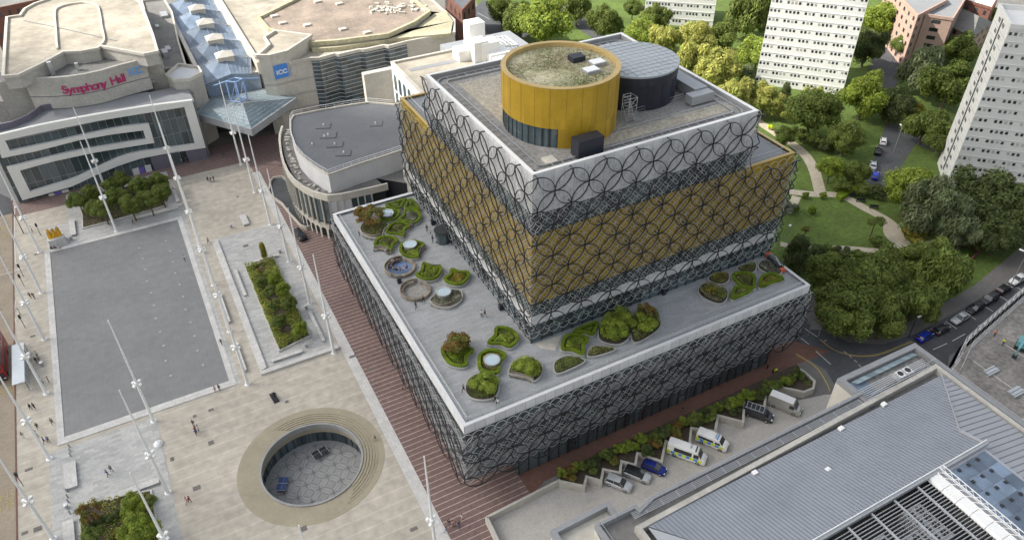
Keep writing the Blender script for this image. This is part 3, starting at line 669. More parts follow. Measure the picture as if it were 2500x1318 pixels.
# ================================================================ UNSEEN CLOUD added above, shaped to shade the near half of the view
def shade_cloud():
    edge=[(-700,170),(-100,150),(-30,150),(0,132),(40,98),(90,66),(160,58),(300,60),(800,60)]
    def yb(x):
        for (a,b_),(c_,d_) in zip(edge,edge[1:]):
            if a<=x<=c_: return b_+(d_-b_)*(x-a)/(c_-a)
        return 60
    H=620; ox,oy=SUN.x/SUN.z*H,SUN.y/SUN.z*H; nx,ny=62,40; x0,x1,y0,y1=-330,430,-260,200; vs=[];fs=[];de=[]
    from mathutils import noise
    for sgn in (1,-1):
        for j in range(ny+1):
            for i in range(nx+1):
                x=x0+(x1-x0)*i/nx; y=y0+(y1-y0)*j/ny
                n=noise.noise(Vector((x*.02,y*.02,1)))
                t=min(1,max(0,(yb(x)-y+8*n+8)/26)); t=min(t,min(1,(x-x0)/60),min(1,(x1-x)/60),min(1,(y-y0)/60)); t=t*t*(3-2*t)
                vs.append((x+ox,y+oy,H+sgn*t*(30+14*n)+sgn*.05)); de.append(t)
    m=(nx+1)*(ny+1)
    for k in (0,1):
        for j in range(ny):
            for i in range(nx):
                a=k*m+j*(nx+1)+i; q=(a,a+1,a+nx+2,a+nx+1)
                if max(de[c_] for c_ in q)>.01: fs.append(q if k==0 else q[::-1])
    me=bpy.data.meshes.new('shade_cloud'); me.from_pydata(vs,[],fs); at_=me.attributes.new('dens','FLOAT','POINT'); at_.data.foreach_set('value',de)
    m_=bpy.data.materials.new('shade_cloud'); m_.use_nodes=True; N=m_.node_tree.nodes; L=m_.node_tree.links.new; N.clear()
    o=N.new('ShaderNodeOutputMaterial'); mx=N.new('ShaderNodeMixShader'); tr=N.new('ShaderNodeBsdfTransparent'); tl=N.new('ShaderNodeBsdfTranslucent'); tl.inputs[0].default_value=(.95,.95,.95,1)
    a=N.new('ShaderNodeAttribute'); a.attribute_name='dens'; mu=N.new('ShaderNodeMath'); mu.operation='MULTIPLY'; mu.inputs[1].default_value=.73; L(a.outputs['Fac'],mu.inputs[0])
    L(mu.outputs[0],mx.inputs[0]); L(tr.outputs[0],mx.inputs[1]); L(tl.outputs[0],mx.inputs[2]); L(mx.outputs[0],o.inputs[0])
    me.materials.append(m_); me.polygons.foreach_set('use_smooth',[True]*len(me.polygons))
    ob=bpy.data.objects.new('shade_cloud',me); COL.objects.link(ob); ob['kind']='stuff'; ob['label']='unseen soft white cloudlike layer added high up to shade the near half'; ob['category']='shade_cloud'
shade_cloud()
# ================================================================ SYMPHONY HALL
SH=thing('concert_hall','concrete concert hall with red and blue lettering above a white ribbon glass front','concert hall',loc=(0,0,0))
SA,SB=Vector((-63.07,133.32,0)),Vector((-16.57,134.71,0))
def S(x,y,off=0): return onp(x/3.6615,y/3.6615+180,SA,SB,off)
def slab(bm,pts,t,off,tone=.5,mi=0):
    "a plate cut to a shape on the front plane, t thick"
    a=[S(x,y,off) for x,y in pts]; n=Vector((SB-SA).yx.to_3d() if False else ((SB-SA).y,-(SB-SA).x,0)).normalized()
    if n.dot(CAM-SA)<0: n=-n
    # push the outline to the true plane first, then give it thickness
    k=len(a); bk=[p-n*t for p in a]
    bm.add(a+bk,[tuple(range(k)),tuple(range(2*k-1,k-1,-1))]+[(i,i+k,(i+1)%k+k,(i+1)%k) for i in range(k)],tone,mi)
gb=MB(); pa=S(1830,660); zt=S(1700,260).z
A0=Vector((-63.6,133.3,0)); dirS=(SB-SA).normalized(); nS=Vector((-dirS.y,dirS.x,0))
Lf=(SB-SA).length+1.0
MB().prism([A0+nS*1.2,A0+dirS*(Lf+.2)+nS*1.2,A0+dirS*Lf+nS*12,A0+nS*12-dirS*6],0,17.2).build('foyer_block',['roof_grey'],SH)
for k in range(26):
    for z0,z1 in ((.2,4.6),(4.7,9.0),(9.1,13.2),(13.3,17.0)):
        a=A0+dirS*(k*Lf/26+.05)+nS*1.1; c_=A0+dirS*((k+1)*Lf/26-.05)+nS*1.1
        gb.quad((a.x,a.y,z0),(c_.x,c_.y,z0),(c_.x,c_.y,z1),(a.x,a.y,z1),tone=random.random())
g=gb.build('front_glazing',['glass'],SH)
b=MB()
for k in range(27): a=A0+dirS*(k*Lf/26)+nS*1.0; b.obox((a.x,a.y),math.atan2(dirS.y,dirS.x),.08,.14,0,17)
for z in (4.65,9.05,13.25): b.quad(*[(p.x,p.y,z+dz) for p,dz in ((A0+nS*1.05,0),(A0+dirS*Lf+nS*1.05,0),(A0+dirS*Lf+nS*1.05,.1),(A0+nS*1.05,.1))])
b.build('front_mullion',['metal_grey'],g)
W1=[(1718,240),(1320,290),(1000,343),(700,395),(350,463),(-60,560),(-40,600),(-10,680),(18,757),(110,738),(300,700),(500,650),(700,598),(1000,545),(1280,508),(1305,590),(1100,622),(870,660),(700,690),(490,735),(300,783),(60,842),(130,985),(200,1133),(420,1072),(640,1010),(740,965),(860,907),(1060,825),(1250,762),(1500,714),(1840,663),(1745,632),(1500,668),(1300,693),(1180,715),(1060,755),(960,800),(860,848),(700,925),(600,960),(500,990),(270,1058),(225,962),(177,868),(330,825),(490,783),(700,738),(860,705),(1100,665),(1382,620),(1355,530),(1330,450),(1150,470),(1000,495),(760,545),(440,620),(90,692),(45,600),(350,530),(650,470),(900,420),(1230,366),(1648,300),(1745,632),(1840,663)]
# the ribbon is cut into its bands
BANDS=[[(1718,240),(1320,290),(1000,343),(700,395),(350,463),(0,547),(-60,560),(-20,670),(45,600),(350,530),(650,470),(900,420),(1230,366),(1648,300)],
 [(-20,670),(18,757),(110,738),(300,700),(500,650),(700,598),(1000,545),(1280,508),(1330,450),(1150,470),(1000,495),(760,545),(440,620),(90,692),(45,600)],
 [(1330,450),(1280,508),(1305,590),(1382,620),(1355,530)],
 [(1305,590),(1100,622),(870,660),(700,690),(490,735),(300,783),(60,842),(177,868),(330,825),(490,783),(700,738),(860,705),(1100,665),(1382,620)],
 [(60,842),(130,985),(200,1133),(270,1058),(225,962),(177,868)],
 [(200,1133),(420,1072),(640,1010),(740,965),(860,907),(1060,825),(1250,762),(1500,714),(1840,663),(1745,632),(1500,668),(1300,693),(1180,715),(1060,755),(960,800),(860,848),(700,925),(600,960),(500,990),(270,1058)],
 [(1718,240),(1648,300),(1745,632),(1840,663)]]
b=MB()
for P in BANDS: slab(b,P,1.0,.0)
b.build('ribbon_frame',['white_frame'],SH)
b=MB()
for P in ([(1345,752),(1520,712),(1560,840),(1395,890)],[(1655,690),(1835,664),(1868,762),(1700,805)]): b=MB(); slab(b,P,.5,-.3); b.build('entrance_wall',['purple_grey'],SH)
b=MB()
for P,m in (([(1180,855),(1235,838),(1258,915),(1205,930)],0),([(1240,838),(1285,828),(1305,900),(1262,912)],1),([(1290,822),(1345,812),(1362,872),(1312,895)],0),([(430,1078),(475,1065),(500,1093),(445,1106)],0),([(480,1062),(545,1045),(560,1078),(502,1092)],1),([(550,1045),(608,1030),(625,1062),(562,1078)],0)):
    b=MB(); slab(b,P,.05,-.75,mi=m); b.build('window_poster',['white_mark','poster_purple'],SH)
q=onp(1540/3.6615,722/3.6615+180,SA,SB,0); text('Hall',1.1,'purple_grey',frame(q,dirS,(0,0,1),(-nS.x,-nS.y,0)),SH,'entrance_lettering',.03)
def poly4(ox,pts,z,s=5.271,oy=0.): return [at(x/s+ox,y/s+oy,z) for x,y in pts]
# sloped grey roof and dark upstand over the foyer
b=MB(); Pf=[(p.x,p.y,17.25) for p in (A0+nS*0-dirS*4,A0+dirS*(Lf+.1),A0+dirS*(Lf+.1)+nS*2.2)]+[(p.x,p.y,17.4) for p in Z([(1660,205),(1310,165),(740,270),(400,335),(215,400),(0,470),(-90,500)],3.6615,0,180,17.4)]
b.quad(*Pf); b.build('foyer_roof',['roof_grey'],SH)
up=Z([(-90,490),(110,445),(250,385),(370,300),(740,235),(1000,180)],3.6615,0,180,18.5)
b=MB().ringwall(up,.4,17,19.0,closed=False); b.build('roof_upstand',['purple_grey'],SH)
b=MB()
low=poly4(0,[(-120,1300),(130,1315),(390,1240),(850,1240),(1300,1290),(1850,1130),(2120,1030),(2080,860),(1900,700),(300,990),(0,1050),(-120,1180)],17.6); b.prism(low,0,17.6); b.build('lower_roof',['roof_asphalt'],SH)
hall=[(-60,1080),(20,1050),(60,640),(95,240),(180,225),(260,215),(320,130),(450,60),(600,10),(800,-60),(1100,-110),(1500,-110),(1700,-40),(1800,30),(1900,260),(1980,480),(2060,725),(1845,757),(1700,790),(1500,840),(1300,900),(1100,945),(900,975),(700,992),(500,1002),(300,1000)]
b=MB().prism(poly4(0,hall,25.0),0,25.0,mt=1); b.build('hall_wall',['concrete','roof_asphalt'],SH)
main=[(95,245),(180,230),(265,220),(325,135),(455,65),(605,15),(800,-55),(1100,-105),(1500,-105),(1700,-35),(1795,35),(1895,265),(1975,485),(2030,680),(1860,715),(1295,612),(1262,640),(1050,680),(820,688),(560,830),(240,985),(50,1000),(70,640)]
b=MB().prism(poly4(0,main,28),24.9,28,mt=1); b.build('upper_hall',['concrete','cream_roof'],SH)
b=MB()
b.ringwall(poly4(0,main,28),.7,27.9,28.6); b.build('roof_parapet',['pale_concrete'],SH)
b=MB()
arch=smoothline([Vector(p) for p in poly4(0,[(745,640),(735,560),(725,400),(712,160),(780,100),(880,70),(1010,50),(1120,50),(1250,85),(1290,200),(1310,340),(1345,520),(1290,600)],28.1)],5)
b.ringwall(arch,.5,28,28.55,closed=False); b.build('roof_walkway',['pale_concrete'],SH)
b=MB(); b.tube([Vector(p) for p in poly4(0,[(300,265),(700,345),(1280,475),(1500,525)],28.2)],.1,4); b.build('roof_cable_tray',['metal_grey'],SH)
sg=[(300,1002),(500,1004),(700,994),(900,977),(1100,947),(1300,902),(1500,842),(1700,792),(1845,757)]
b=MB().ringwall(poly4(0,sg,26),.8,17.6,26,closed=False); b.build('sign_wall',['concrete'],SH)
b=MB(); b.ringwall([p+Vector((0,-.06,0)) for p in poly4(0,sg,26)],.9,20.9,21.05,closed=False); b.build('wall_groove',['purple_grey'],SH)
for q in ((-47,-46,150,151,25,28.5),(-41,-40.2,150,151,25,27)): MB().box(*q).build('flue',['steel'],SH)
b=MB()
for x,y,s_,h in ((1035,1240,1.3,1.4),(1085,1250,1.0,1.1),(1700,1150,2.4,1.0),(1860,1090,1.8,1.6),(1450,1190,.7,.7)): p=at(x/5.271,y/5.271,18.3); MB().obox(p,.1,s_*2,s_,17.6,17.6+h,tone=random.random()).build('roof_unit',['white_panel'],SH)
b=MB()
for k in range(14): p=at((1560+k*32)/5.271,(1130-k*6)/5.271,18.6); b.obox(p,.05,1.2,.5,18.5,18.6+.3*(k%2))
b.tube([at(1560/5.271,1135/5.271,19),at(1980/5.271,1050/5.271,19)],.15,4); b.build('roof_gantry',['steel'],SH)
# letters follow the curved sign wall
def sign(s,m,x0,x1,ytop,hgt,nm):
    P=poly4(0,sg,26); D_=[0]
    for i in range(len(P)-1): D_.append(D_[-1]+(P[i+1]-P[i]).length)
    def pos(px):
        for i in range(len(sg)-1):
            if sg[i][0]<=px<=sg[i+1][0]: return P[i]+(P[i+1]-P[i])*((px-sg[i][0])/(sg[i+1][0]-sg[i][0])),(P[i+1]-P[i]).normalized()
    for k,ch in enumerate(s):
        if ch==' ': continue
        px=x0+(x1-x0)*WDT[nm][k]; p,d=pos(px); n=Vector((d.y,-d.x,0))
        text(ch,hgt,m,frame(Vector((p.x,p.y,26-ytop-hgt*.72))+n*.46,d,(0,0,1),n),SH,'letter',.12,1.05,.05)
WDT={'sym':[0,.085,.165,.29,.38,.462,.545,.62,.70,.755,.86,.935,.97],'icc':[0,.27,.66]}
sign('Symphony Hall','sign_pink',735,1545,2.3,3.0,'sym'); sign('ICC','letter_blue',1600,1745,1.5,2.6,'icc')
# side wing between hall and mall
wing=[(1830,30),(2110,0),(2214,170),(2300,560),(2400,880),(2110,900),(2060,730),(1980,480),(1900,260)]
b=MB().prism(poly4(0,wing,19),0,19,mt=1); b.build('side_wing',['concrete','roof_asphalt'],SH)
b=MB().ringwall(poly4(0,wing,19),.5,18.9,19.6); b.build('wing_parapet',['pale_concrete'],SH)
b=MB()
for x,y,w_,h in ((2130,700,2.2,1.6),(2110,190,3,.8),(2160,620,2,.6),(2020,330,1.5,.5)): p=at(x/5.271,y/5.271,19.5); b=MB(); b.obox(p,1.6,w_*1.6,w_*.7,19,19+h,tone=random.random()); b.build('wing_plant',['metal_grey'],SH)
tw=Z([(25,750),(150,645),(340,672),(372,725),(255,790),(105,800)],3.993,400,0,19.5)
MB().prism(tw,0,19.5,mt=1).build('stair_tower',['concrete','white_panel'],SH)
MB().ringwall(tw,.5,19.4,20.3).build('tower_parapet',['pale_concrete'],SH)
# ================================================================ CONVENTION CENTRE
IC=thing('convention_centre','pale concrete convention centre with blue sign and folded dark glass front','convention centre',loc=(0,0,0))
def Q5(pts,z): return [at(x/3.993+400,y/3.993,z) for x,y in pts]
def Q2(pts,z): return [at(x/2.995+700,y/2.995,z) for x,y in pts]
tower=Q5([(920,560),(1035,560),(1205,518),(1440,365),(1090,320),(985,385),(1035,460)],23.5)
MB().prism(tower,0,23.5,mt=1).build('corner_block',['pale_concrete','cream_roof'],IC)
MB().ringwall(tower,.6,23.4,24.3).build('corner_parapet',['pale_concrete'],IC)
# folded glass wall
zz=[(180,433),(235,432),(350,400),(385,405),(530,370),(565,372),(710,340),(745,345),(875,312)]
fold=Q2(zz,20.5)
p0=Q5([(1205,585)],20.5)[0]; p1=fold[0]
base=[tower[2],p1]+fold[1:]+Q2([(1225,245),(1225,155),(1165,90)],20.5)+[Vector((66,150,0)),Vector((70,215,0)),Vector((5,215,0)),Vector((4,150,0))]
MB().prism(base,6,20.2,mt=1).build('main_hall',['pale_concrete','cream_roof'],IC)
inner=[Vector((p.x+.3,p.y+1.2,0)) for p in base[:1]]+[Vector((p1.x,p1.y+2,0)),Vector((fold[-1].x,fold[-1].y+1.5,0)),Vector((60,136,0)),Vector((60,210,0)),Vector((6,210,0))]
MB().prism(inner,0,6).build('ground_storey',['concrete'],IC)
b=MB(); bl=MB()
for i in range(len(fold)-1):
    P,Q=fold[i],fold[i+1]; d=(Q-P); n=Vector((d.y,-d.x,0)).normalized()
    cols=4 if i%2==1 or i==0 else 1; cols=max(1,round(d.length/1.9))
    for r_ in range(13):
        z0=5.2+r_*1.19
        for c_ in range(cols):
            a=P+d*(c_/cols)+n*.12; e=P+d*((c_+1)/cols)+n*.12
            b.quad((a.x,a.y,z0+.12),(e.x,e.y,z0+.12),(e.x,e.y,z0+1.17),(a.x,a.y,z0+1.17),tone=random.random())
        bl.add([(P.x+n.x*.18,P.y+n.y*.18,z0),(Q.x+n.x*.18,Q.y+n.y*.18,z0),(Q.x+n.x*.18,Q.y+n.y*.18,z0+.12),(P.x+n.x*.18,P.y+n.y*.18,z0+.12),(P.x,P.y,z0),(Q.x,Q.y,z0),(Q.x,Q.y,z0+.12),(P.x,P.y,z0+.2)],[(0,1,2,3),(3,2,6,7),(0,4,5,1)])
g=b.build('folded_glazing',['glass'],IC); bl.build('glazing_band',['white_panel'],g)
MB().ringwall(base,.7,20.1,21.0).build('roof_parapet',['pale_concrete'],IC)
up2=Q5([(630,0)],21)[:0]+[at(u,v,22.2) for u,v in ((725,2),(632,48),(655,74),(700,92),(765,108),(823,104),(947,88),(1012,58),(1048,33),(1010,2),(985,-25),(760,-30))]
MB().prism(up2,20.2,22.2,mt=1).build('raised_roof',['pale_concrete','brown_roof'],IC)
MB().ringwall(up2,1.0,21.9,23.0).build('raised_roof_parapet',['moss_roof'],IC)
ms=[at(u,v,21.4) for u,v in ((760,115),(990,92),(1100,82),(1106,52),(1088,28),(1060,34),(1010,75),(940,98),(823,116),(762,120))]
MB().prism(ms,20.2,21.4).build('mossy_roof',['moss_roof'],IC)
b=MB()
for u,v in ((750,62),(775,5),(828,10),(837,72),(896,80),(690,57),(670,40)): p=at(u,v,22.4); MB().obox(p,.1,2.2,1.6,22.2,22.7).build('roof_vent',['pale_concrete'],IC)
b=MB(); random.seed(3)
for k in range(60): p=at(random.gauss(960,36),random.gauss(22,7),22.4); b.obox(p,random.random()*3,random.uniform(.5,2.2),random.uniform(.4,1),22.2,22.2+random.uniform(.2,.7),tone=random.random())
b.build('roof_rubble',['pale_concrete'],IC,kind='stuff')
wf=(p1-tower[2]).normalized(); wn_=Vector((wf.y,-wf.x,0))
if wn_.dot(CAM-p1)<0: wn_=-wn_
b=MB()
for z in (6.5,10.8,15.0):
    for P,Q in ((tower[0],tower[1]),(tower[1],tower[2]),(tower[2],p1)):
        d=(Q-P).normalized(); n=Vector((d.y,-d.x,0))
        if n.dot(CAM-P)<0: n=-n
        for dz in (0,.35): b.quad(*[(q.x+n.x*.03,q.y+n.y*.03,z+dz+h) for q,h in ((P,0),(Q,0),(Q,.09),(P,.09))])
b.build('wall_groove',['purple_grey'],IC)
d=(tower[2]-tower[1]).normalized(); n=Vector((d.y,-d.x,0))
if n.dot(CAM-tower[1])<0: n=-n
sA_=onp(1062/3.993+400,648/3.993,tower[1],tower[2],.1); sB_=onp(1200/3.993+400,640/3.993,tower[1],tower[2],.1); sC_=onp(1072/3.993+400,783/3.993,tower[1],tower[2],.1)
wz,hz=(sB_-sA_).to_2d().length,sA_.z-sC_.z
o0=Vector((sA_.x,sA_.y,sC_.z)); b=MB(); b.add([o0+n*.0,o0+d*wz,o0+d*wz+Vector((0,0,hz)),o0+Vector((0,0,hz)),o0+n*.15,o0+d*wz+n*.15,o0+d*wz+Vector((0,0,hz))+n*.15,o0+Vector((0,0,hz))+n*.15],[(4,5,6,7),(0,1,5,4),(1,2,6,5),(2,3,7,6),(3,0,4,7)])
sgn=b.build('sign_panel',['sign_blue'],IC)
text('ICC',hz*.42,'white_paint',frame(o0+n*.2+d*wz*.13+Vector((0,0,hz*.32)),d,(0,0,1),n),sgn,'letter',.05,1.15,.06)
for k,s_ in enumerate(('THE','INTERNATIONAL','CONVENTION','CENTRE')):
    q=onp(1222/3.993+400,(672+k*20)/3.993,tower[2],p1,.12); text(s_,hz*.19,'letter_blue',frame(q,wf,(0,0,1),wn_),IC,'lettering',.03,1.,.02)
# ================================================================ GLASS MALL AND CANOPY
ML=thing('glass_arcade','long folded glass arcade roof with lanterns and a pyramid glass canopy on its end','arcade roof',loc=(0,0,0))
zl,zr_=16.5,16.5
b=MB(); fr=MB(); bays=5
for k in range(bays):
    y0,y1=148.5+k*15,163.5+k*15; ym=(y0+y1)/2; xl,xr=-11.3,4.2 ; xm=-3.6; xe=xr-(2.5 if k==0 else 0)
    A_,B_,C_,D_=(xl,y0,15.6),(xe,y0,15.6),(xr,y1,15.6),(xl,y1,15.6); rl,rr2=(xl+.5,ym,17.6),(xr-.5,ym,17.6); rm=(xm,ym,19.8)
    for q in ((A_,(xm,y0,16.6),rm,rl),((xm,y0,16.6),B_,rr2,rm),(C_,(xm,y1,16.6),rm,rr2),((xm,y1,16.6),D_,rl,rm),(A_,rl,D_),(B_,C_,rr2)): b.quad(*q,tone=random.random())
    for q in ((A_,rl),(rl,rm),(rm,rr2),(rr2,C_),(rr2,B_),(rl,D_),((xm,y0,16.6),rm),(A_,(xm,y0,16.6)),((xm,y0,16.6),B_)): fr.tube([q[0],q[1]],.09,4)
    for j in range(1,6):
        t_=j/6
        for P,Q,U,V in ((A_,(xm,y0,16.6),rl,rm),((xm,y0,16.6),B_,rm,rr2)):
            P,Q,U,V=map(Vector,(P,Q,U,V)); fr.tube([P+(Q-P)*t_+Vector((0,0,.04)),U+(V-U)*t_+Vector((0,0,.04))],.04,4)
b.build('glass_fold',['blue_glass'],ML); fr.build('glazing_bar',['metal_grey'],ML)
for k in range(bays):
    ym=156+k*15; b=MB(); b.box(-5.7,-1.1,ym-2.1,ym+2.1,17.6,20.0); b.add([(-5.9,ym-2.3,20.0),(-.9,ym-2.3,20.0),(-.9,ym+2.3,20.0),(-5.9,ym+2.3,20.0),(-3.4,ym,21.3)],[(0,1,4),(1,2,4),(2,3,4),(3,0,4)]); b.build('roof_lantern',['pale_concrete'],ML)
MB().box(-11.4,4.3,150,223,0,15.5).build('arcade_wall',['concrete'],ML)
MB().box(4.0,5.0,149,223,15,18.6).box(-12.3,-11.2,149,223,15,18.2).build('gutter_wall',['pale_concrete'],ML)
cz=11.5
cn=Q5([(320,1110),(455,960),(960,870),(1285,955),(850,1260)],cz); ap=at(768/3.993+400,1010/3.993,15.4)
b=MB(); 
for i in range(5):
    P,Q=cn[i],cn[(i+1)%5]; b.quad(P,Q,ap,tone=random.random())
b.build('canopy_glass',['roof_glass'],ML)
b=MB()
for i in range(5):
    P,Q=cn[i],cn[(i+1)%5]; b.tube([P,ap],.12,4)
    for j in range(1,7):
        t_=j/7; b.tube([P+(ap-P)*t_+Vector((0,0,.06)),Q+(ap-Q)*t_+Vector((0,0,.06))],.05,4)
    for j in range(1,8): q=P+(Q-P)*j/8; b.tube([q+Vector((0,0,.05)),q+(ap-q)*.96+Vector((0,0,.05))],.035,4)
b.build('canopy_bar',['metal_grey'],ML)
b=MB(); b.ringwall(cn,.5,cz-1.9,cz+.1); b.build('canopy_fascia',['metal_grey'],ML)
b=MB(); b.prism(shrink(cn,1),cz-2.1,cz-2.0); b.build('canopy_soffit',['frame_blue'],ML)
b=MB()
tp=[at(x/3.993+400,y/3.993,20.0) for x,y in ((605,795),(700,805),(768,770),(690,760))]; bt=[at(x/3.993+400,y/3.993,15.3) for x,y in ((655,985),(750,1000),(815,955),(715,940))]
for i in range(4): b.tube([tp[i],tp[(i+1)%4]],.22,5); b.tube([bt[i],bt[(i+1)%4]],.16,5); b.tube([tp[i],bt[i]],.2,5)
e1=at(485/3.993+400,838/3.993,17.5); e2=at(935/3.993+400,765/3.993,19); b.tube([tp[0],e1],.18,5); b.tube([tp[2],e2],.18,5); b.tube([tp[1],bt[0]],.1,4); b.tube([tp[2],bt[1]],.1,4)
b.build('blue_frame',['frame_blue'],ML)
b=MB(); gA,gB=at(420/3.993+400,860/3.993,14.8),at(940/3.993+400,765/3.993,16.8)
b.quad(cn[1]+Vector((0,0,.2)),cn[2]+Vector((0,0,.2)),Vector((4,148.5,15.5)),Vector((-3.6,148.5,17)),Vector((-11.3,148.5,15.5)))
b.build('gable_glass',['blue_glass'],ML)
for px,z in (((1140,1100),7),((20,1300),7)): 
    pass
b=MB(); b.box(-11.4,4.3,148.9,149.9,0,15); b.build('portal',['mullion'],ML); b=MB()
for k in range(8): b.quad((-11.2+k*1.9,148.8,11.2),(-9.4+k*1.9,148.8,11.2),(-9.4+k*1.9,148.8,15.2),(-11.2+k*1.9,148.8,15.2),tone=random.random())
b.build('portal_glazing',['blue_glass'],ML)
# ================================================================ THEATRE
TH=thing('theatre_building','curved concrete theatre with dark flat roof beside the library','theatre',loc=(0,0,0))
def Q3(pts,z): return [at(x/4.119+620,y/4.119+240,z) for x,y in pts]
lo_=Q3([(345,285),(290,300),(265,380),(262,450),(275,560),(300,660),(345,760),(410,840),(500,910),(600,960),(745,998),(880,985),(1000,960),(1180,920),(1345,880),(1250,805)],12.2)
lo_2=lo_+[Vector((26,72,0)),Vector((26,112,0)),Vector((6,114,0))]
# wall: arches below, tall glazing between fins above
core=[Vector(p) for p in lo_2]
MB().prism(shrink(core,.9),0,12.0,mt=1).build('drum_core',['mullion','roof_asphalt'],TH)
MB().ringwall(core[1:15],.5,11.2,12.9,closed=False).build('drum_cornice',['pale_concrete'],TH)
def walk(P,step):
    out=[]
    for i in range(len(P)-1):
        a,c_=Vector((P[i].x,P[i].y,0)),Vector((P[i+1].x,P[i+1].y,0)); n=max(1,round((c_-a).length/step))
        for k in range(n): out.append(a+(c_-a)*k/n)
    out.append(Vector((P[-1].x,P[-1].y,0))); return out
sp=walk(core[1:11],1.7); b=MB(); fn=MB(); ar=MB()
for i in range(len(sp)-1):
    P,Q=sp[i],sp[i+1]; d=(Q-P).normalized(); n=Vector((d.y,-d.x,0))
    if n.dot(P-Vector((14,95,0)))<0: n=-n
    b.quad((P.x,P.y,4.9),(Q.x,Q.y,4.9),(Q.x,Q.y,11.3),(P.x,P.y,11.3),tone=random.random())
    fn.obox((P.x+n.x*.1,P.y+n.y*.1),math.atan2(n.y,n.x),.6,.22,4.2,11.4)
    # arched opening
    L_=(Q-P).length; hw=L_*.36; mid=(P+Q)/2
    arc=[(-hw,0),(-hw,2.4)]+[(-hw*math.cos(t_*math.pi/8),2.4+hw*math.sin(t_*math.pi/8)) for t_ in range(1,8)]+[(hw,2.4),(hw,0)]
    out=[(L_/2,0),(L_/2,4.6),(0,4.6),(-L_/2,4.6),(-L_/2,0)]
    pts=[mid+d*x+Vector((0,0,z)) for x,z in arc]; po=[mid+d*x+Vector((0,0,z)) for x,z in out]
    k=len(pts); ar.add(pts+po,[(k+4,k+3,1,0)]+[(k+3,i_,i_+1) for i_ in (1,2,3)][::-1]+[(k+3,4,k+2),(k+2,4,5)]+[(k+2,5,6,k+1)]+[(k+1,i_,i_+1) for i_ in (6,7,8)]+[(k+1,9,10,k)])
b.build('foyer_glazing',['glass'],TH); fn.build('fin',['pale_concrete'],TH); ar.build('arcade_wall',['pale_concrete'],TH)
# posters on the end wall
P,Q=core[10],core[13]; d=(Q-P); 
b=MB(); n=Vector((d.y,-d.x,0)).normalized()
if n.dot(CAM-P)<0: n=-n
for k in range(3):
    a=P+d*(k*.165+.01)+n*.35; c_=P+d*((k+1)*.165-.01)+n*.35; b.add([(a.x,a.y,8.2),(c_.x,c_.y,8.2),(c_.x,c_.y,11.1),(a.x,a.y,11.1),(a.x,a.y,5),(c_.x,c_.y,5),(c_.x,c_.y,7.9),(a.x,a.y,7.9)],[(0,1,2,3),(4,5,6,7)],tone=random.random())
b.build('poster',['white_panel'],TH)
b=MB()
for k in range(7): a=P+d*(k*.165)+n*.3; b.obox(a,math.atan2(d.y,d.x),.3,.4,4,11.3)
b.build('end_fin',['pale_concrete'],TH)
b=MB()
for k in range(3): a=P+d*(.5+k*.165)+n*.2; c_=P+d*(.5+(k+1)*.165)+n*.2; b.quad((a.x,a.y,6),(c_.x,c_.y,6),(c_.x,c_.y,11.2),(a.x,a.y,11.2),tone=random.random())
b.build('end_glazing',['glass'],TH)
hi_=Q3([(400,180),(640,130),(900,85),(1150,48),(1410,72)],17)+[Vector((36,108,0)),Vector((36,72,0))]+Q3([(1480,530),(1300,590),(1060,665),(750,775),(640,712),(520,625),(430,520),(370,350),(370,230)],17)
MB().prism(hi_,12.0,17.0,mt=1).build('auditorium_block',['white_panel','roof_dark'],TH)
MB().ringwall(hi_,.35,16.95,17.35).build('roof_kerb',['pale_concrete'],TH)
b=MB()
rl=hi_[:5]; 
for P in (hi_[:5],[hi_[-9],hi_[-8],hi_[-7],hi_[-6]]+hi_[-5:]+[hi_[0]]):
    P=[Vector((p.x,p.y,17.3)) for p in P]
    b.tube([p+Vector((0,0,1.1)) for p in P],.05,4); b.tube([p+Vector((0,0,.6)) for p in P],.03,4)
    for i in range(len(P)-1):
        k_=max(1,int((P[i+1]-P[i]).length/1.8))
        for k in range(k_): a=P[i]+(P[i+1]-P[i])*k/k_; b.tube([a,a+Vector((0,0,1.1))],.03,4)
b.build('roof_rail',['white_paint'],TH)
b=MB()
for x,y,w_ in ((700,278,2.3),(750,372,2.5),(815,462,2.5),(900,550,2.3),(1228,258,2.0)): p=at(x/4.119+620,y/4.119+240,17.1); b.obox(p,1.15,w_*1.2,w_*1.5,17,17.18)
b.build('roof_pad',['roof_dark'],TH)
b=MB()
for x,y in ((700,270),(745,367),(706,383),(812,460),(902,545),(1222,253),(585,460)): p=at(x/4.119+620,y/4.119+240,17.3); MB().lathe((p.x,p.y,17.15),[(.16,0),(.16,.5),(0,.5)],8).build('roof_cowl',['white_paint'],TH)
MB().box(21,27,72,79,0,16.2).box(23,24,70.5,72,0,15.5,tone=1).build('stage_tower_wall',['concrete'],TH)
b=MB()
for k in range(26): q=sp[min(len(sp)-1,k*len(sp)//26)]; p=q+(Vector((14,95,0))-q).normalized()*random.uniform(1.2,2.6); b.obox(p,random.random()*3,random.uniform(.4,1.4),random.uniform(.3,.8),12,12.2+random.random()*.5,tone=random.random())
b.build('ledge_plant',['concrete'],TH,kind='stuff')
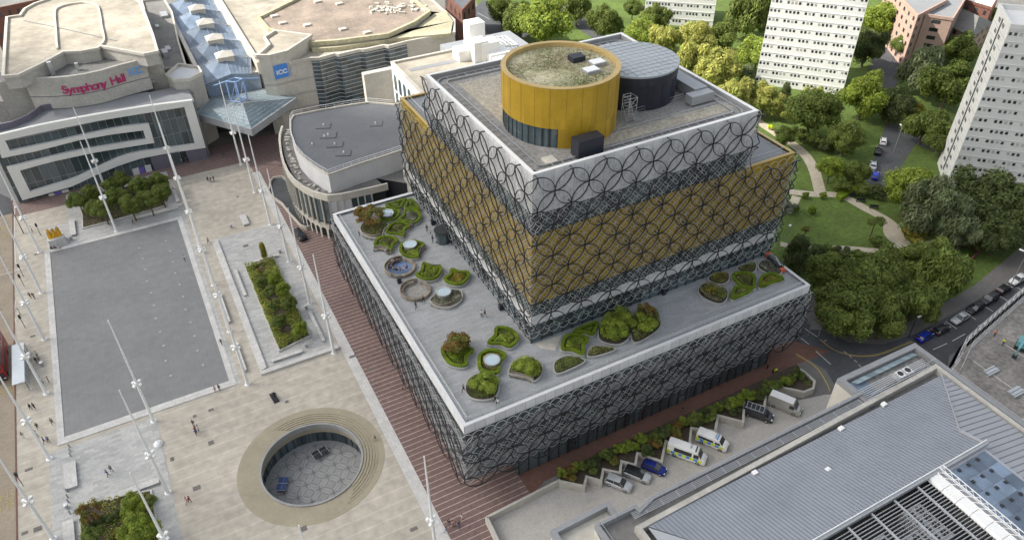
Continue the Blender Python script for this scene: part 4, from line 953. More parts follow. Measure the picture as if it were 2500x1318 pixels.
# fly tower with tall arches
FT=thing('arched_hall','cream block with a row of tall narrow arches behind the library','hall building',loc=(0,0,0))
MB().box(32.4,56,78,113.6,0,25.6).build('block_wall',['white_frame'],FT)
b=MB(); b.box(32.6,55.8,78.2,113.4,25.6,25.65); b.build('block_roof',['cream_roof'],FT)
b=MB(); b.box(32.3,33,78,113.7,25.6,26.2).box(33,56,112.9,113.7,25.6,26.2); b.build('block_parapet',['pale_concrete'],FT)
b=MB(); b.box(35,52,106,108,25.66,25.7); b.build('roof_strip',['roof_grey'],FT)
for k in range(9):
    y=111.5-k*3.3; L_=[]
    for t_ in range(9): L_.append((y-.95*math.cos(t_*math.pi/8),22.3+.95*math.sin(t_*math.pi/8)))
    b=MB().quad(*[(32.34,y_,z_) for y_,z_ in [(y-.95,13)]+L_+[(y+.95,13)]],tone=random.random()); fr=b.build('arched_window',['glass'],FT)
    MB().box(32.25,32.35,y-.95,y+.95,18.4,18.8).build('window_bar',['white_frame'],fr)
# white plant deck behind
PD=thing('plant_deck','white plant boxes and steel frame on a flat roof behind the library','roof plant',loc=(0,0,0))
b=MB()
pd=Q2([(1070,370),(1330,335),(1440,460),(1480,470),(1570,400),(1680,325),(1600,265),(1450,290)],27)
MB().prism([Vector((50,98,0)),Vector((50,122,0)),Vector((72,122,0)),Vector((72,98,0))],0,24.5).build('deck',['metal_grey'],PD)
for x,y,lx,ly,z1 in ((1375,330,4.5,4,33.5),(1400,400,4,4,31),(1470,390,5,4,30.5),(1300,390,5,4,28.5),(1540,400,6,4,28),(1560,430,4,3,27.5)): p=at(x/2.995+700,y/2.995,27); b.obox(p,0,lx,ly,24.5,z1,tone=random.random())
b.build('plant_box',['tower_white'],PD)
b=MB(); f4=Q2([(1455,290),(1600,268),(1685,330),(1540,350)],26)
for i in range(4): b.tube([f4[i],f4[(i+1)%4]],.25,4); b.tube([f4[i],Vector((f4[i].x,f4[i].y,24.5))],.15,4)
for k in range(1,5): b.tube([f4[0]+(f4[1]-f4[0])*k/5,f4[3]+(f4[2]-f4[3])*k/5],.12,4)
b.build('steel_frame',['white_frame'],PD)
b=MB()
for k in range(16): b.box(43+k*.01,43.1,118,118.1,24,24)
MB().box(28,60,125,127,0,19).build('link_wall',['pale_concrete'],PD)
# ================================================================ CIVIC BUILDING (bottom right)
CB=thing('civic_building','grey ribbed metal roof of a stone civic building with glass panels and fan plant','office building',loc=(0,0,0))
MB().prism([(13.2,-25.1),(15.6,-24.3),(54.9,-24.3),(54.9,-26.5),(53.5,-26.5),(53.5,-20.6),(70.3,-20.9),(70.3,-90),(2,-90),(2,-60),(7,-24.4),(13,-24.4)],0,19.6,mt=1).build('stone_block',['stone_wall','roof_asphalt'],CB)
MB().prism([(2.1,-22),(10.7,-21.8),(10.9,-24.3),(7,-24.4),(7,-60),(2.1,-60)],0,18.2,mt=1).build('end_pavilion',['stone_wall','pale_concrete'],CB)
b=MB(); b.ringwall([(2.3,-60),(2.3,-22.2),(10.7,-22),(10.7,-24.2)],.7,18.2,19.3,closed=False); b.ringwall([(7.2,-60),(7.2,-24.7),(13.0,-24.7),(13.2,-25.5),(15.8,-24.7),(54.6,-24.6)],.5,19.5,20.6,closed=False)
b.ringwall([(53.9,-27),(53.9,-21.1),(70,-21.3),(70,-90)],.9,19.5,20.4,closed=False); b.build('parapet',['roof_grey'],CB)
b=MB(); b.ringwall([(11.5,-90),(11.5,-27.6),(68.6,-26.2),(68.6,-90)],.7,19.6,20.8,closed=False); b.build('inner_parapet',['concrete'],CB)
b=MB()
for P in ([(7.4,-60),(7.4,-25),(54,-24.9)],[(54.4,-26),(69,-25.4)],[(69.4,-28),(69.4,-80)]):
    P=[Vector((*p,20.6)) for p in P]; b.tube([p+Vector((0,0,.9)) for p in P],.04,4)
    for i in range(len(P)-1):
        n_=max(1,int((P[i+1]-P[i]).length/2.4))
        for k in range(n_+1): a=P[i]+(P[i+1]-P[i])*k/n_; b.tube([a-Vector((0,0,.6)),a+Vector((0,0,.9))],.03,4)
b.build('parapet_rail',['steel'],CB)
b=MB()
for j in range(5): b.box(12,53,-26.1+j*.22,-26.02+j*.22,20.25,20.33)
for j in range(7): b.box(54,68,-26.1+j*.32,-25.98+j*.32,20.6,20.72)
for k in range(16): b.box(14+k*2.6,14.1+k*2.6,-26.1,-25.1,20.1,20.3)
b.build('pipe_rack',['steel'],CB)
b=MB(); b.box(55,68.5,-25,-22.6,19.6,19.75); b.build('pavilion_deck',['gravel_grey'],CB)
b=MB()
for k in range(9): b.quad((55.2+k*1.5,-21.9,19.9),(56.6+k*1.5,-21.9,19.9),(56.6+k*1.5,-23.0,20.5),(55.2+k*1.5,-23.0,20.5),tone=random.random())
b.build('rooflight_strip',['roof_glass'],CB)
MB().quad((54.4,-22,19.9),(57.2,-22.2,19.95),(57.2,-25.6,19.95),(54.4,-25.6,19.9)).build('rooflight',['blue_glass'],CB)
b=MB()
for x in(61.8,63.4): b.box(x,x+1.3,-25.3,-24,19.7,20.7); b.lathe((x+.65,-24.65,20.7),[(.45,0),(.45,.06),(0,.06)],14,mi=1)
b.build('condenser',['white_paint','mullion'],CB)
# ribbed pitches
E_=lambda x:(x,-27.6,20.6)
b=MB(); b.quad((12.6,-27.8,20.6),(67.9,-27.8,20.6),(57.3,-37.6,23.66),(57.3,-40.6,24.6),(20.,-40.6,24.6)); b.build('roof_pitch',['roof_blue'],CB)
b=MB(); b.quad((68,-27.8,20.6),(68,-90,20.6),(57.3,-90,23.66),(57.3,-37.6,23.66)); b.build('roof_pitch',['roof_pale'],CB)
b=MB(); b.quad((12.6,-28,20.6),(20,-40.6,24.6),(20,-90,24.6),(12.6,-90,20.6)); b.build('roof_pitch',['roof_blue'],CB)
b=MB()
k=0; x=13.4
while x<67.6:
    y1=-40.6 if x<57.4 else -27.7-(67.9-x)*.94
    if x<20: y1=-28-(x-12.6)*1.7
    z1=20.6+4*(-27.8-y1)/12.8; b.tube([(x,-27.8,20.64),(x,y1,z1+.04)],.045,4); x+=.56
b.build('standing_seam',['roof_seam'],CB,kind='stuff')
b=MB(); y=-28.5
while y>-75:
    x1=57.6 if y<-37.5 else 67.9+(y+27.6)*1.06; b.tube([(68.0,y,20.64),(x1,y,20.64+(68-x1)*.286)],.045,4); y-=.85
b.build('standing_seam',['roof_seam'],CB,kind='stuff')
b=MB(); b.tube([(67.9,-27.6,20.7),(57.3,-37.6,23.75)],.12,4); b.tube([(57.3,-37.6,23.8),(57.3,-40.6,24.65)],.3,4); b.build('hip_cap',['roof_pale'],CB)
b=MB(); b.box(20,58,-41.1,-40.6,24.1,24.75); b.box(20,58,-40.7,-40.6,24.7,24.95,mi=1); b.build('ridge_edge',['metal_grey','white_paint'],CB)
b=MB()
for x,y in ((38,-33),(30,-28.2),(46,-28.2),(55,-27.9)): b.box(x-.35,x+.35,y-.3,y+.3,20.7,22.3 if x==38 else 21.1)
b.build('roof_cowl',['white_paint'],CB)
# glass roof panels
b=MB()
for i in range(4):
    for j in range(14): b.quad((49.2+i*1.9,-41.5-j*2.0,24.3),(51.05+i*1.9,-41.5-j*2.0,24.3),(51.05+i*1.9,-43.45-j*2.0,24.3),(49.2+i*1.9,-43.45-j*2.0,24.3),tone=random.random())
g=b.build('glass_roof',['blue_glass'],CB); b=MB(); b.box(48.0,57.2,-72,-41.1,23.6,24.25); b.build('glass_roof_frame',['roof_pale'],CB)
b=MB()
for j in range(12):
    for i in (1,2,3): b.box(49.0+i*1.8,49.4+i*1.8,-42.2-j*2,-41.8-j*2,24.3,24.5)
b.build('opening_motor',['mullion'],g)
# louvred plant well
MB().box(20,46.5,-90,-41.1,19.6,21.3).build('plant_well_floor',['mullion'],CB)
b=MB()
for k in range(75): y=-41.6-k*.42; b.box(21,46.3,y-.05,y+.05,24.0,24.2)
b.build('louvre_blades',['louvre'],CB,kind='stuff')
b=MB()
for x in (24,28,32,36,40,44.2): b.box(x-.12,x+.12,-75,-41.2,24.2,24.42)
b.build('louvre_beam',['steel'],CB)
random.seed(11)
for i,(x,y) in enumerate(((42,-45),(38.4,-47.5),(34.5,-46),(40.8,-52.5),(36.5,-54.5),(31,-50),(42.5,-57),(32,-57),(27,-48),(27,-55))):
    b=MB().box(x-1.6,x+1.6,y-2.6,y+2.6,21.3,23.0); un=b.build('fan_unit',['steel'],CB)
    b=MB()
    for fx in(-.75,.75):
        for fy in(-1.8,-.6,.6,1.8):
            b.lathe((x+fx,y+fy,23.0),[(.5,0),(.5,.05),(.42,.05),(0,.02)],14); b.box(x+fx-.03,x+fx+.03,y+fy-.4,y+fy+.4,23.05,23.08,mi=1)
    b.build('fan',['mullion','steel'],un)
b=MB(); 
for y0 in range(-75,-41,2): b.add([(46.6,y0,24.6),(47.9,y0,24.6),(47.9,y0+1.95,24.6),(46.6,y0+1.95,24.6),(46.4,y0,24.0),(46.4,y0+1.95,24.0)],[(0,1,2,3),(4,0,3,5)],tone=random.random())
b.build('gantry_walkway',['white_paint'],CB)
b=MB()
for z in (24.7,25.7):
    for x in (47.9,48.6): b.tube([(x,-41,z),(x,-75,z)],.06,4)
for k in range(34): y=-41-k; b.tube([(47.9,y,24.7),(47.9,y-1,25.7)],.04,4); b.tube([(47.9,y,25.7),(48.6,y-.5,25.7)],.04,4); b.tube([(48.6,y-1,24.7),(48.6,y,25.7)],.04,4)
b.build('gantry_truss',['white_paint'],CB)
sh=smoothpoly([(58.5,-24.9),(60.2,-25),(62,-24),(64.5,-23.9),(65.8,-24.4),(64.5,-25.2)],3)
# ================================================================ BUILDING UNDER CONSTRUCTION
CS=thing('construction_deck','bare concrete deck of a half built block behind scaffolding','construction site',loc=(0,0,0))
dk=[(84.3,-21.5),(92,-19.2),(114.7,-15.1),(150,-8),(150,-60),(84,-60)]
MB().prism(dk,0,8,mt=1).build('concrete_deck',['concrete','deck_stained'],CS)
b=MB(); P=[Vector((*p,0)) for p in ((84.0,-22),(91.8,-18.6),(114.6,-14.4),(150,-7.4))]
for z in (8.2,9.2,10.2): b.tube([p+Vector((0,0,z)) for p in P],.05,4); b.tube([p+Vector((.3,-1.2,z)) for p in P],.05,4)
for i in range(3):
    n_=int((P[i+1]-P[i]).length/1.9)
    for k in range(n_): a=P[i]+(P[i+1]-P[i])*k/n_; b.tube([a,a+Vector((0,0,10.4))],.05,4); b.tube([a+Vector((.3,-1.2,8)),a+Vector((.3,-1.2,10.4))],.05,4); b.tube([a+Vector((0,0,8.2)),a+Vector((1.9,.3,10.2))],.035,4)
b.build('scaffold',['steel'],CS,kind='stuff')
MB().ringwall([(84.2,-21.2),(91.9,-18.0),(114.6,-13.9),(150,-6.9)],.08,0,7.2,closed=False).build('hoarding',['dark_clad'],CS)
b=MB(); b.box(85,150,-35,-34.8,8,9); b.tube([(78,-38,20.5),(100,-34,8.5)],.06,4)
for k in range(5): b.box(90+k*9,90.1+k*9,-33,-22,8.01,8.02)
b.build('setting_out_line',['white_mark'],CS)
def brick_pile(u,v,n,lab,rz=.3,m='steel'):
    p=at(u,v,8.2); b=MB()
    for i in range(n): b.obox((p.x,p.y-.4+i*.32),0,2.9,.26,8,8.5+.12*(i%2),tone=random.random())
    tag(b.build('material_stack',[m]),lab,'building materials','stacks of building materials on the deck')
brick_pile(2420,908,4,'long pale beams stacked near the scaffold on the concrete deck'); brick_pile(2483,960,5,'pale beams stacked on the deck at the right edge of the photo')
# excavator arm
t=thing('excavator','small teal excavator working on the bare concrete deck','excavator',loc=tuple(at(2488,856,8)),rz=R(20))
MB().box(-.2,2.2,-1,1,.1,.9).build('track',['tyre'],t); bd=MB().box(-.2,2.2,-.9,.9,.9,1.9).box(.3,1.3,-.8,0,1.9,2.7,tone=1).build('cab',['teal_paint'],t); MB().tube([(0,0,1.6),(-1.6,.1,3.2),(-3.0,.2,2.6),(-3.3,.2,1.1)],.2,5).build('arm',['teal_paint'],t); MB().box(-3.7,-3.0,-.2,.6,.6,1.2).build('bucket',['mullion'],t)
# ================================================================ TOWERS AND HOUSES
def tower_(name,lab,P,ang,w1,w2,h,fl,m,cols,side_cols=0,band=False):
    "P front corner, front face runs along ang, side face along ang+90deg"
    t=thing(name,lab,'tower block',loc=(P[0],P[1],0),rz=ang); MB().box(0,w1,0,w2,0,h).build('wall',[m],t)
    b=MB(); b.box(-.15,w1+.15,-.15,.35,h,h+1.1); b.box(-.15,.35,.35,w2,h,h+1.1); b.box(w1-.35,w1+.15,.35,w2,h,h+1.1); b.box(.35,w1-.35,w2-.35,w2+.15,h,h+1.1); b.build('parapet',[m],t)
    MB().box(w1*.35,w1*.6,w2*.35,w2*.75,h,h+3.2).box(w1*.15,w1*.2,w2*.4,w2*.45,h,h+2,tone=1).build('lift_house',['concrete'],t)
    fh=h/fl; ww=w1/cols; wins=[]; 
    for f in range(fl):
        for c_ in range(cols):
            if (c_%9) in (3,8): continue
            x0=ww*c_+ww*.2; wins.append((x0,x0+ww*.56,f*fh+fh*.44,f*fh+fh*.72))
    rest=MB(); n_=0
    order=sorted(wins,key=lambda q:-q[2])
    for q in order:
        b=MB() if n_<85 else rest; tn=random.choice((0,.1,.3,.5,.95) if m!='tower_white' else (0,.1,.3,.9,1))
        b.quad((q[0],-.04,q[2]),(q[1],-.04,q[2]),(q[1],-.04,q[3]),(q[0],-.04,q[3]),tone=tn,mi=1 if n_>=85 and random.random()<.22 else 0)
        if n_<85: b.build('window',['window_blind' if random.random()<.22 else 'tower_window'],t)
        n_+=1
    if rest.v: rest.build('window_grid',['tower_window','window_blind'],t,kind='stuff')
    b=MB()
    for f in range(fl): b.box(-.02,w1,-.1,-.02,f*fh+fh*.86,f*fh+fh*.93)
    b.build('floor_band',[m],t)
    if side_cols:
        b=MB(); b.box(-.08,-.02,w2*.47,w2*.53,2,h)
        for f in range(fl):
            for c_ in (.3,.37,.6,.67): b.quad((-.05,w2*c_,f*fh+fh*.4),(-.05,w2*(c_+.045),f*fh+fh*.4),(-.05,w2*(c_+.045),f*fh+fh*.75),(-.05,w2*c_,f*fh+fh*.75),tone=.6)
        b.build('side_window',['tower_window'],t)
        b=MB()
        for f in range(1,fl): b.box(-.03,0,0,w2,f*fh-.06,f*fh+.06)
        b.build('side_joint',['concrete'],t)
    return t
tower_('tower_block','tall blank white tower block cut by the top edge between the trees',(150.6,99.3),R(-48),27,14,62,22,'tower_white',24)
tower_('tower_block','white tower block cropped at the top beside the pale trees',(151.3,162),R(-41),26,14,60,20,'tower_white',22)
tower_('tower_block','pale grey tower block leaning in at the right edge of the photo',(148.8,26.3),R(-45),40,14,42.3,16,'tower_grey',36,side_cols=1)
def house(name,lab,cat,poly,z,m,mr,fl,wp,roof_h=0):
    t=thing(name,lab,cat,loc=(0,0,0)); P=[Vector((p.x,p.y,0)) for p in poly]
    MB().prism(P,0,z).build('wall',[m],t)
    if roof_h:
        c_=Vector((sum(p.x for p in P)/len(P),sum(p.y for p in P)/len(P),z+roof_h)); a,d=(P[0]+P[3])/2,(P[1]+P[2])/2
        r1=a+(d-a)*.2+Vector((0,0,z+roof_h)); r2=a+(d-a)*.8+Vector((0,0,z+roof_h)); Q=[p+(p-Vector((c_.x,c_.y,0)))*.08+Vector((0,0,z)) for p in P]
        MB().add(Q+[r1,r2],[(0,1,5,4),(2,3,4,5),(1,2,5),(3,0,4),(3,2,1,0)]).build('roof',[mr],t)
    else:
        MB().prism(shrink(P,.5),z,z+.1).build('roof',[mr],t); MB().ringwall(P,.5,z-.1,z+.8).build('parapet',[m],t)
    for i in range(len(P)):
        A,B=P[i],P[(i+1)%len(P)]; d=B-A; n=Vector((d.y,-d.x,0)).normalized()
        cc=Vector((sum(p.x for p in P)/len(P),sum(p.y for p in P)/len(P),0))
        if n.dot(A-cc)<0: n=-n
        if n.dot(CAM-A)<0: continue
        k_=max(1,int(d.length/wp))
        for c_ in range(k_):
            for f in range(fl):
                z0=z/fl*f+z/fl*.3; a=A+d*((c_+.3)/k_)+n*.05; e=A+d*((c_+.62)/k_)+n*.05
                w_=MB().quad((a.x,a.y,z0),(e.x,e.y,z0),(e.x,e.y,z0+z/fl*.45),(a.x,a.y,z0+z/fl*.45),tone=random.random()*.5).build('window',['tower_window'],t)
    return t
house('apartment_block','pink brick flats with square windows beside the tall white tower','apartments',[at(2165,-35,17),at(2240,42,17),at(2310,5,17),at(2240,-70,17)],17,'pink_brick','roof_grey',6,4.2)
house('apartment_block','pink brick flats with green stained panel near the brown roofed house','apartments',[at(2285,-35,16),at(2258,40,16),at(2325,50,16),at(2365,-15,16)],16,'pink_brick','roof_grey',6,4.2)
house('brick_house','orange brick house under a wide grey brown roof left of the right tower','house',[at(2300,50,9),at(2372,90,9),at(2420,55,9),at(2340,22,9)],9,'pink_brick','roof_asphalt',3,4,roof_h=3.5)
house('brick_block','red brick block with white trim at the top right corner','building',[at(2355,5,14),at(2420,24,14),at(2440,-10,14),at(2380,-40,14)],14,'brick','tower_white',4,3)
house('brick_block','dark red brick building with small white windows at the top left corner','building',[at(-20,66,9),at(108,38,9),at(95,-30,9),at(-40,-20,9)],14,'brick','roof_asphalt',4,2.6)
house('brick_block','red brown wedge building behind the rooftop at the top centre','building',[at(1085,-12,14),at(1128,30,14),at(1160,-5,14),at(1140,-30,14)],14,'brick','roof_dark',3,4)
# ================================================================ PLANTING
def leafmesh(name,pts,size,mats,extra=None,droop=0.,seed=1):
    "pts: (pos, outward normal, tone)"
    rg=random.Random(seed); b=MB()
    for p,n,t in pts:
        n=(Vector(n)+Vector((rg.uniform(-.8,.8),rg.uniform(-.8,.8),rg.uniform(-.5,.8)))).normalized()
        h=Vector((rg.uniform(-1,1),rg.uniform(-1,1),rg.uniform(-1,1)-droop*3)); a=(h-n*h.dot(n)).normalized(); c_=n.cross(a)
        s=size*rg.uniform(.6,1.3); l=s*(1+droop); p=Vector(p)
        b.add([p-a*l-c_*s*.35,p-c_*s*.2+a*l*.6,p+a*l,p+c_*s*.75-a*l*.1],[(0,1,2,3)],t)
    return b
CR={}
def crown_mesh(kind,seed,n,size):
    rg=random.Random(seed); lobes=[]
    nl={'round':34,'willow':26,'cone':20,'column':9,'airy':16,'shrub':16}[kind]
    for i in range(nl):
        if kind=='cone': z=-.8+1.7*i/nl; rr=(1-(z+.8)/1.9)*.55; a=rg.uniform(0,6.28); lobes.append((Vector((rr*math.cos(a),rr*math.sin(a),z)),.42-.14*(i/nl),rg.random()))
        elif kind=='column': z=-.8+1.6*i/nl; lobes.append((Vector((rg.uniform(-.12,.12),rg.uniform(-.12,.12),z)),.42,rg.random()))
        else:
            v=Vector((rg.gauss(0,1),rg.gauss(0,1),rg.gauss(0,.8))).normalized()*rg.uniform(.40,.86); v.z=v.z*.85+.05
            lobes.append((v,rg.uniform(.14,.34),rg.random()))
    if kind in('round','willow','shrub'): lobes.append((Vector((0,0,0)),.52,.4))
    pts=[]
    for k in range(n):
        c_,r,t=lobes[int(rg.random()*len(lobes))]
        d=Vector((rg.gauss(0,1),rg.gauss(0,1),rg.gauss(0,1)+.25)).normalized()
        rad=r*(rg.triangular(.35,1.45,1.0) if kind!='airy' else rg.uniform(.3,1.1)); p=c_+d*rad
        if kind=='willow': p.z-=rg.random()*.35*(p.x**2+p.y**2)
        if kind=='shrub' and p.z<-.75: continue
        if any((p-c2).length<r2*.45 for c2,r2,_ in lobes): continue
        pts.append((p,d,min(1,max(0,.2+.3*t+rg.uniform(-.25,.5)))))
    return leafmesh('crown',pts,size,None,droop=.9 if kind=='willow' else 0,seed=seed)
def crown_proto(key,kind,seed,n,size):
    b=crown_mesh(kind,seed,n,size); o=b.build('crown_proto_'+key,['leaf_green']); me=o.data; bpy.data.objects.remove(o); CR[key]=me
for key,kind,seed,n,size in (('r1','round',1,22000,.052),('r2','round',2,22000,.052),('r3','round',5,20000,.057),('w1','willow',3,15000,.055),('w2','willow',8,13000,.06),('c1','cone',4,9000,.06),('k1','column',6,6000,.07),('a1','airy',7,2600,.07),('a2','airy',9,2200,.075),('s1','shrub',10,9000,.07),('s2','shrub',12,9000,.07),('s3','shrub',14,8000,.075)):
    crown_proto(key,kind,seed,n,size)
b=MB(); b.tube([(0,0,0),(.015,.01,.5),(-.02,.0,1)],.06,8,r2=.035)
for a in range(5): b.tube([(0,0,.62+.05*a),(.22*math.cos(a*1.3),.22*math.sin(a*1.3),1.0+.03*a)],.022,5,r2=.01)
TRK=b.build('trunk_proto',['bark']); TM=TRK.data; bpy.data.objects.remove(TRK)
def mcopy(me,m):
    k=me.name+m
    if k not in CR:
        c_=me.copy(); c_.materials.clear(); c_.materials.append(M[m]); CR[k]=c_
    return CR[k]
def tree_at(p,r,key,m,lab,group,cat='tree',name='tree',zk=.95,trunk=1.5,zb=0.):
    t=thing(name,lab,cat,group,loc=(p[0],p[1],zb),rz=random.uniform(0,6.28))
    c_=bpy.data.objects.new('crown',mcopy(CR[key],m)); COL.objects.link(c_); c_.parent=t; c_.location=(0,0,trunk+r*zk*.92); c_.scale=(r,r,r*zk)
    k=bpy.data.objects.new('trunk',TM); COL.objects.link(k); k.parent=t; k.scale=(r*.9+1,r*.9+1,trunk+r*zk*.9)
    return t
def tree(u,v,rp,key,m,lab,group='trees in the park beyond the library',zk=.95,trunk=1.5,zb=0.):
    zc=zb+6
    for _ in range(5): p=at(u,v,zc); r=rp*(p-CAM).dot(fw)/FX; zc=zb+trunk+r*zk*.92
    return tree_at(at(u,v,zc),r,key,m,lab,group,zk=zk,trunk=trunk,zb=zb)
G1='sunlit trees beyond the library'
for a in ((1225,22,42,'r2','leaf_green','dull green tree at the very top just right of the roof car park'),(1330,52,72,'r1','leaf_bright','big bright lime green tree behind the gold rotunda'),(1270,48,48,'r3','leaf_green','green tree touching the left flank of the big lime tree'),(1408,22,38,'w1','leaf_green','drooping tree at the top edge right of the big lime tree'),(1478,52,46,'r2','leaf_green','round green tree beside the tall street lamp'),(1565,80,42,'r1','leaf_bright','fresh green tree behind the domed dark drum roof'),(1605,40,34,'r3','leaf_green','darker green tree in front of the small white tower'),(1625,92,46,'w2','leaf_yellow','yellowish willow above the dark drum roof'),(1700,92,50,'r1','leaf_yellow','yellow green tree under the small white tower'),(1690,150,52,'w1','leaf_yellow','yellow green tree at the shoulder of the dark drum'),(1755,165,58,'r3','leaf_yellow','large yellow tree right of the dark drum'),(1790,225,52,'w2','leaf_yellow','yellow tree against the roof corner of the library'),(1762,88,44,'r2','leaf_green','round mid green tree below the tall willow'),(1832,38,60,'w1','leaf_green','tall drooping willow left of the tall white tower'),(1850,130,46,'r1','leaf_bright','bright green tree leaning on the tall white tower'),(1822,192,34,'c1','leaf_blue','blue green conifer between yellow trees'),(1868,240,42,'r2','leaf_yellow','pale tree below the tall white tower base'),(1918,222,20,'c1','leaf_dark','small dark pine at the foot of the tall white tower'),(1545,18,24,'r3','leaf_green','small tree at the top edge by the parked cars'),(1990,222,30,'a1','leaf_yellow','thin pale tree at the foot of the tall white tower'),(1395,0,28,'r1','leaf_bright','green tree cut by the top edge behind the lime tree')):
    tree(*a,group=G1)
G2='trees in the park beyond the library'
for a in ((1985,272,66,'r1','leaf_green','broad green tree right of the yellow ball by the path'),(2112,232,62,'r2','leaf_lime','light green topped tree in the middle of the park edge'),(2185,255,48,'r3','leaf_dark','dark tree standing between two lighter crowns'),(2158,50,52,'r1','leaf_lime','bright tree right of the tall white tower top'),(2118,112,50,'r2','leaf_dark','shadowed dark tree hugging the tall white tower'),(2205,110,30,'r1','leaf_green','small tree by the far lamp post'),(2262,172,60,'w1','leaf_blue','blue green tree in front of the brick flats'),(2320,205,66,'r3','leaf_green','dense green tree left of the right tower'),(2292,92,34,'r1','leaf_blue','pale green tree in front of the orange brick house'),(2345,120,46,'r2','leaf_green','tree between the brick house and the right tower'),(2262,300,52,'w2','leaf_green','drooping tree below the right tower base'),(2310,335,48,'r1','leaf_green','tree at the left foot of the right tower'),(2232,268,26,'r3','leaf_gold','yellow shrub like tree in the gap above the close'),(2068,335,46,'r3','leaf_green','grey green tree with white trunk beside the close'),(2030,410,34,'r1','leaf_lime','small bright tree beside the sandy path'),(2092,420,34,'r2','leaf_green','bushy tree above the clipped hedge'),(2228,465,70,'r1','leaf_lime','large bright round tree right of the blue car'),(2292,505,78,'w1','leaf_blue','big weeping willow above the path bend'),(2400,482,88,'r2','leaf_dark','very dark broad tree in front of the right tower'),(2475,520,78,'r3','leaf_dark','dark tree cut by the right edge above the verge'),(2360,560,56,'w2','leaf_blue','grey green tree right of the weeping willow'),(2440,575,52,'r1','leaf_dark','low dark tree above the grass verge'),(1950,612,42,'c1','leaf_dark','dark conifer behind the terrace corner'),(2018,660,54,'r2','leaf_green','round glossy tree behind the library podium corner'),(2125,700,86,'r1','leaf_green','largest green tree on the street corner'),(2060,760,76,'r3','leaf_green','leafy tree hanging over the corner pavement'),(2160,775,60,'r2','leaf_green','low tree over the brick wall by the kerb'),(2285,655,74,'w1','leaf_green','wide fine leaved tree beside the parked cars'),(2240,725,66,'w2','leaf_green','fine leaved tree above the blue parked car'),(2205,640,56,'r3','leaf_green','tree behind the largest green tree'),(1918,330,30,'r2','leaf_green','small tree hiding the path near the library roof corner'),(2420,40,26,'r1','leaf_lime','lone green tree left of the right tower top'),(2180,690,44,'r1','leaf_green','middle crown in the mass of trees by the street')):
    tree(*a,group=G2)
tree(2138,540,26,'a1','leaf_green','slim young tree standing alone on the round lawn',group=G2,trunk=3.2)
tree(1968,560,14,'a2','leaf_rust','tiny reddish sapling on the round lawn',group=G2,trunk=1.2)
for i,(u,v,r_,m,lab) in enumerate(((1985,512,13,'hedge','clipped round bush nearest the path fork'),(1966,478,11,'hedge','clipped round bush left of the path fork'),(2010,478,11,'hedge','clipped round bush right of the path fork'),(1945,507,12,'hedge','clipped round bush nearest the library rings'))):
    tree(u,v,r_,'s2',m,lab,group='clipped round bushes',zk=.9,trunk=.1)
for a in ((2050,455,26,'s1','leaf_green','bush at the left end of the clipped hedge'),(1925,505,20,'s3','silver_plant','spiky grey plants beside the library rings'),(1990,612,24,'s2','leaf_dark','dark shrub at the left of the lawn border'),(2025,612,20,'s1','leaf_green','green shrub second in the lawn border'),(2062,618,24,'s3','leaf_dark','blue dark shrub in the lawn border'),(2098,622,22,'s2','leaf_green','rounded shrub mid way along the lawn border'),(2135,630,22,'s1','leaf_green','shrub before the gap in the lawn border'),(2165,628,20,'s3','leaf_dark','dark shrub at the right end of the lawn border'),(2230,575,30,'s3','leaf_gold','spiky planting at the path bend'),(2375,595,26,'s1','heath','heather like bed by the low brick wall'),(2150,470,26,'s2','leaf_dark','dark shrub behind the park benches'),(2110,465,22,'s1','leaf_green','shrub at the right end of the clipped hedge'),(1955,330,24,'s3','leaf_green','low shrub beside the sandy path'),(1990,345,26,'s1','leaf_green','shrub right of the sandy path'),(2025,355,24,'s2','leaf_dark','shrub in the shade of the broad green tree'),(1905,275,26,'s3','leaf_yellow','pale shrub behind the library roof corner'),(2140,590,20,'s3','leaf_green','lone shrub by the lawn edge')):
    tree(*a,group='shrubs in the park',zk=.75,trunk=.1)
b=MB(); rg=random.Random(5)
P=Z([(2040,480),(2060,465),(2095,450),(2110,455),(2112,466),(2080,476),(2050,494)],1,0,0)
tag(MB().prism(P,0,1.3).build('hedge',['hedge']),'pale clipped hedge above the round lawn','hedge')
b=MB(); b.ringwall(Z([(1985,788),(2022,803),(2060,812),(2110,818)],1,0,0),.4,0,1.0,closed=False); tag(b.build('low_wall',['brick']),'low red brick wall under the corner trees','wall')
b=MB(); b.ringwall(Z([(2350,600),(2392,615),(2360,645),(2300,625)],1,0,0),.4,0,.8,closed=False); tag(b.build('low_wall',['brick']),'low brick wall round the heather bed by the verge','wall')
tag(tree_at(at(1879,309,1.0),1.1,'s2','hi_yellow','bright yellow ball shaped shelter by the sandy path',None,zk=.8,trunk=.1),'bright yellow rounded bush by the sandy path','bush')
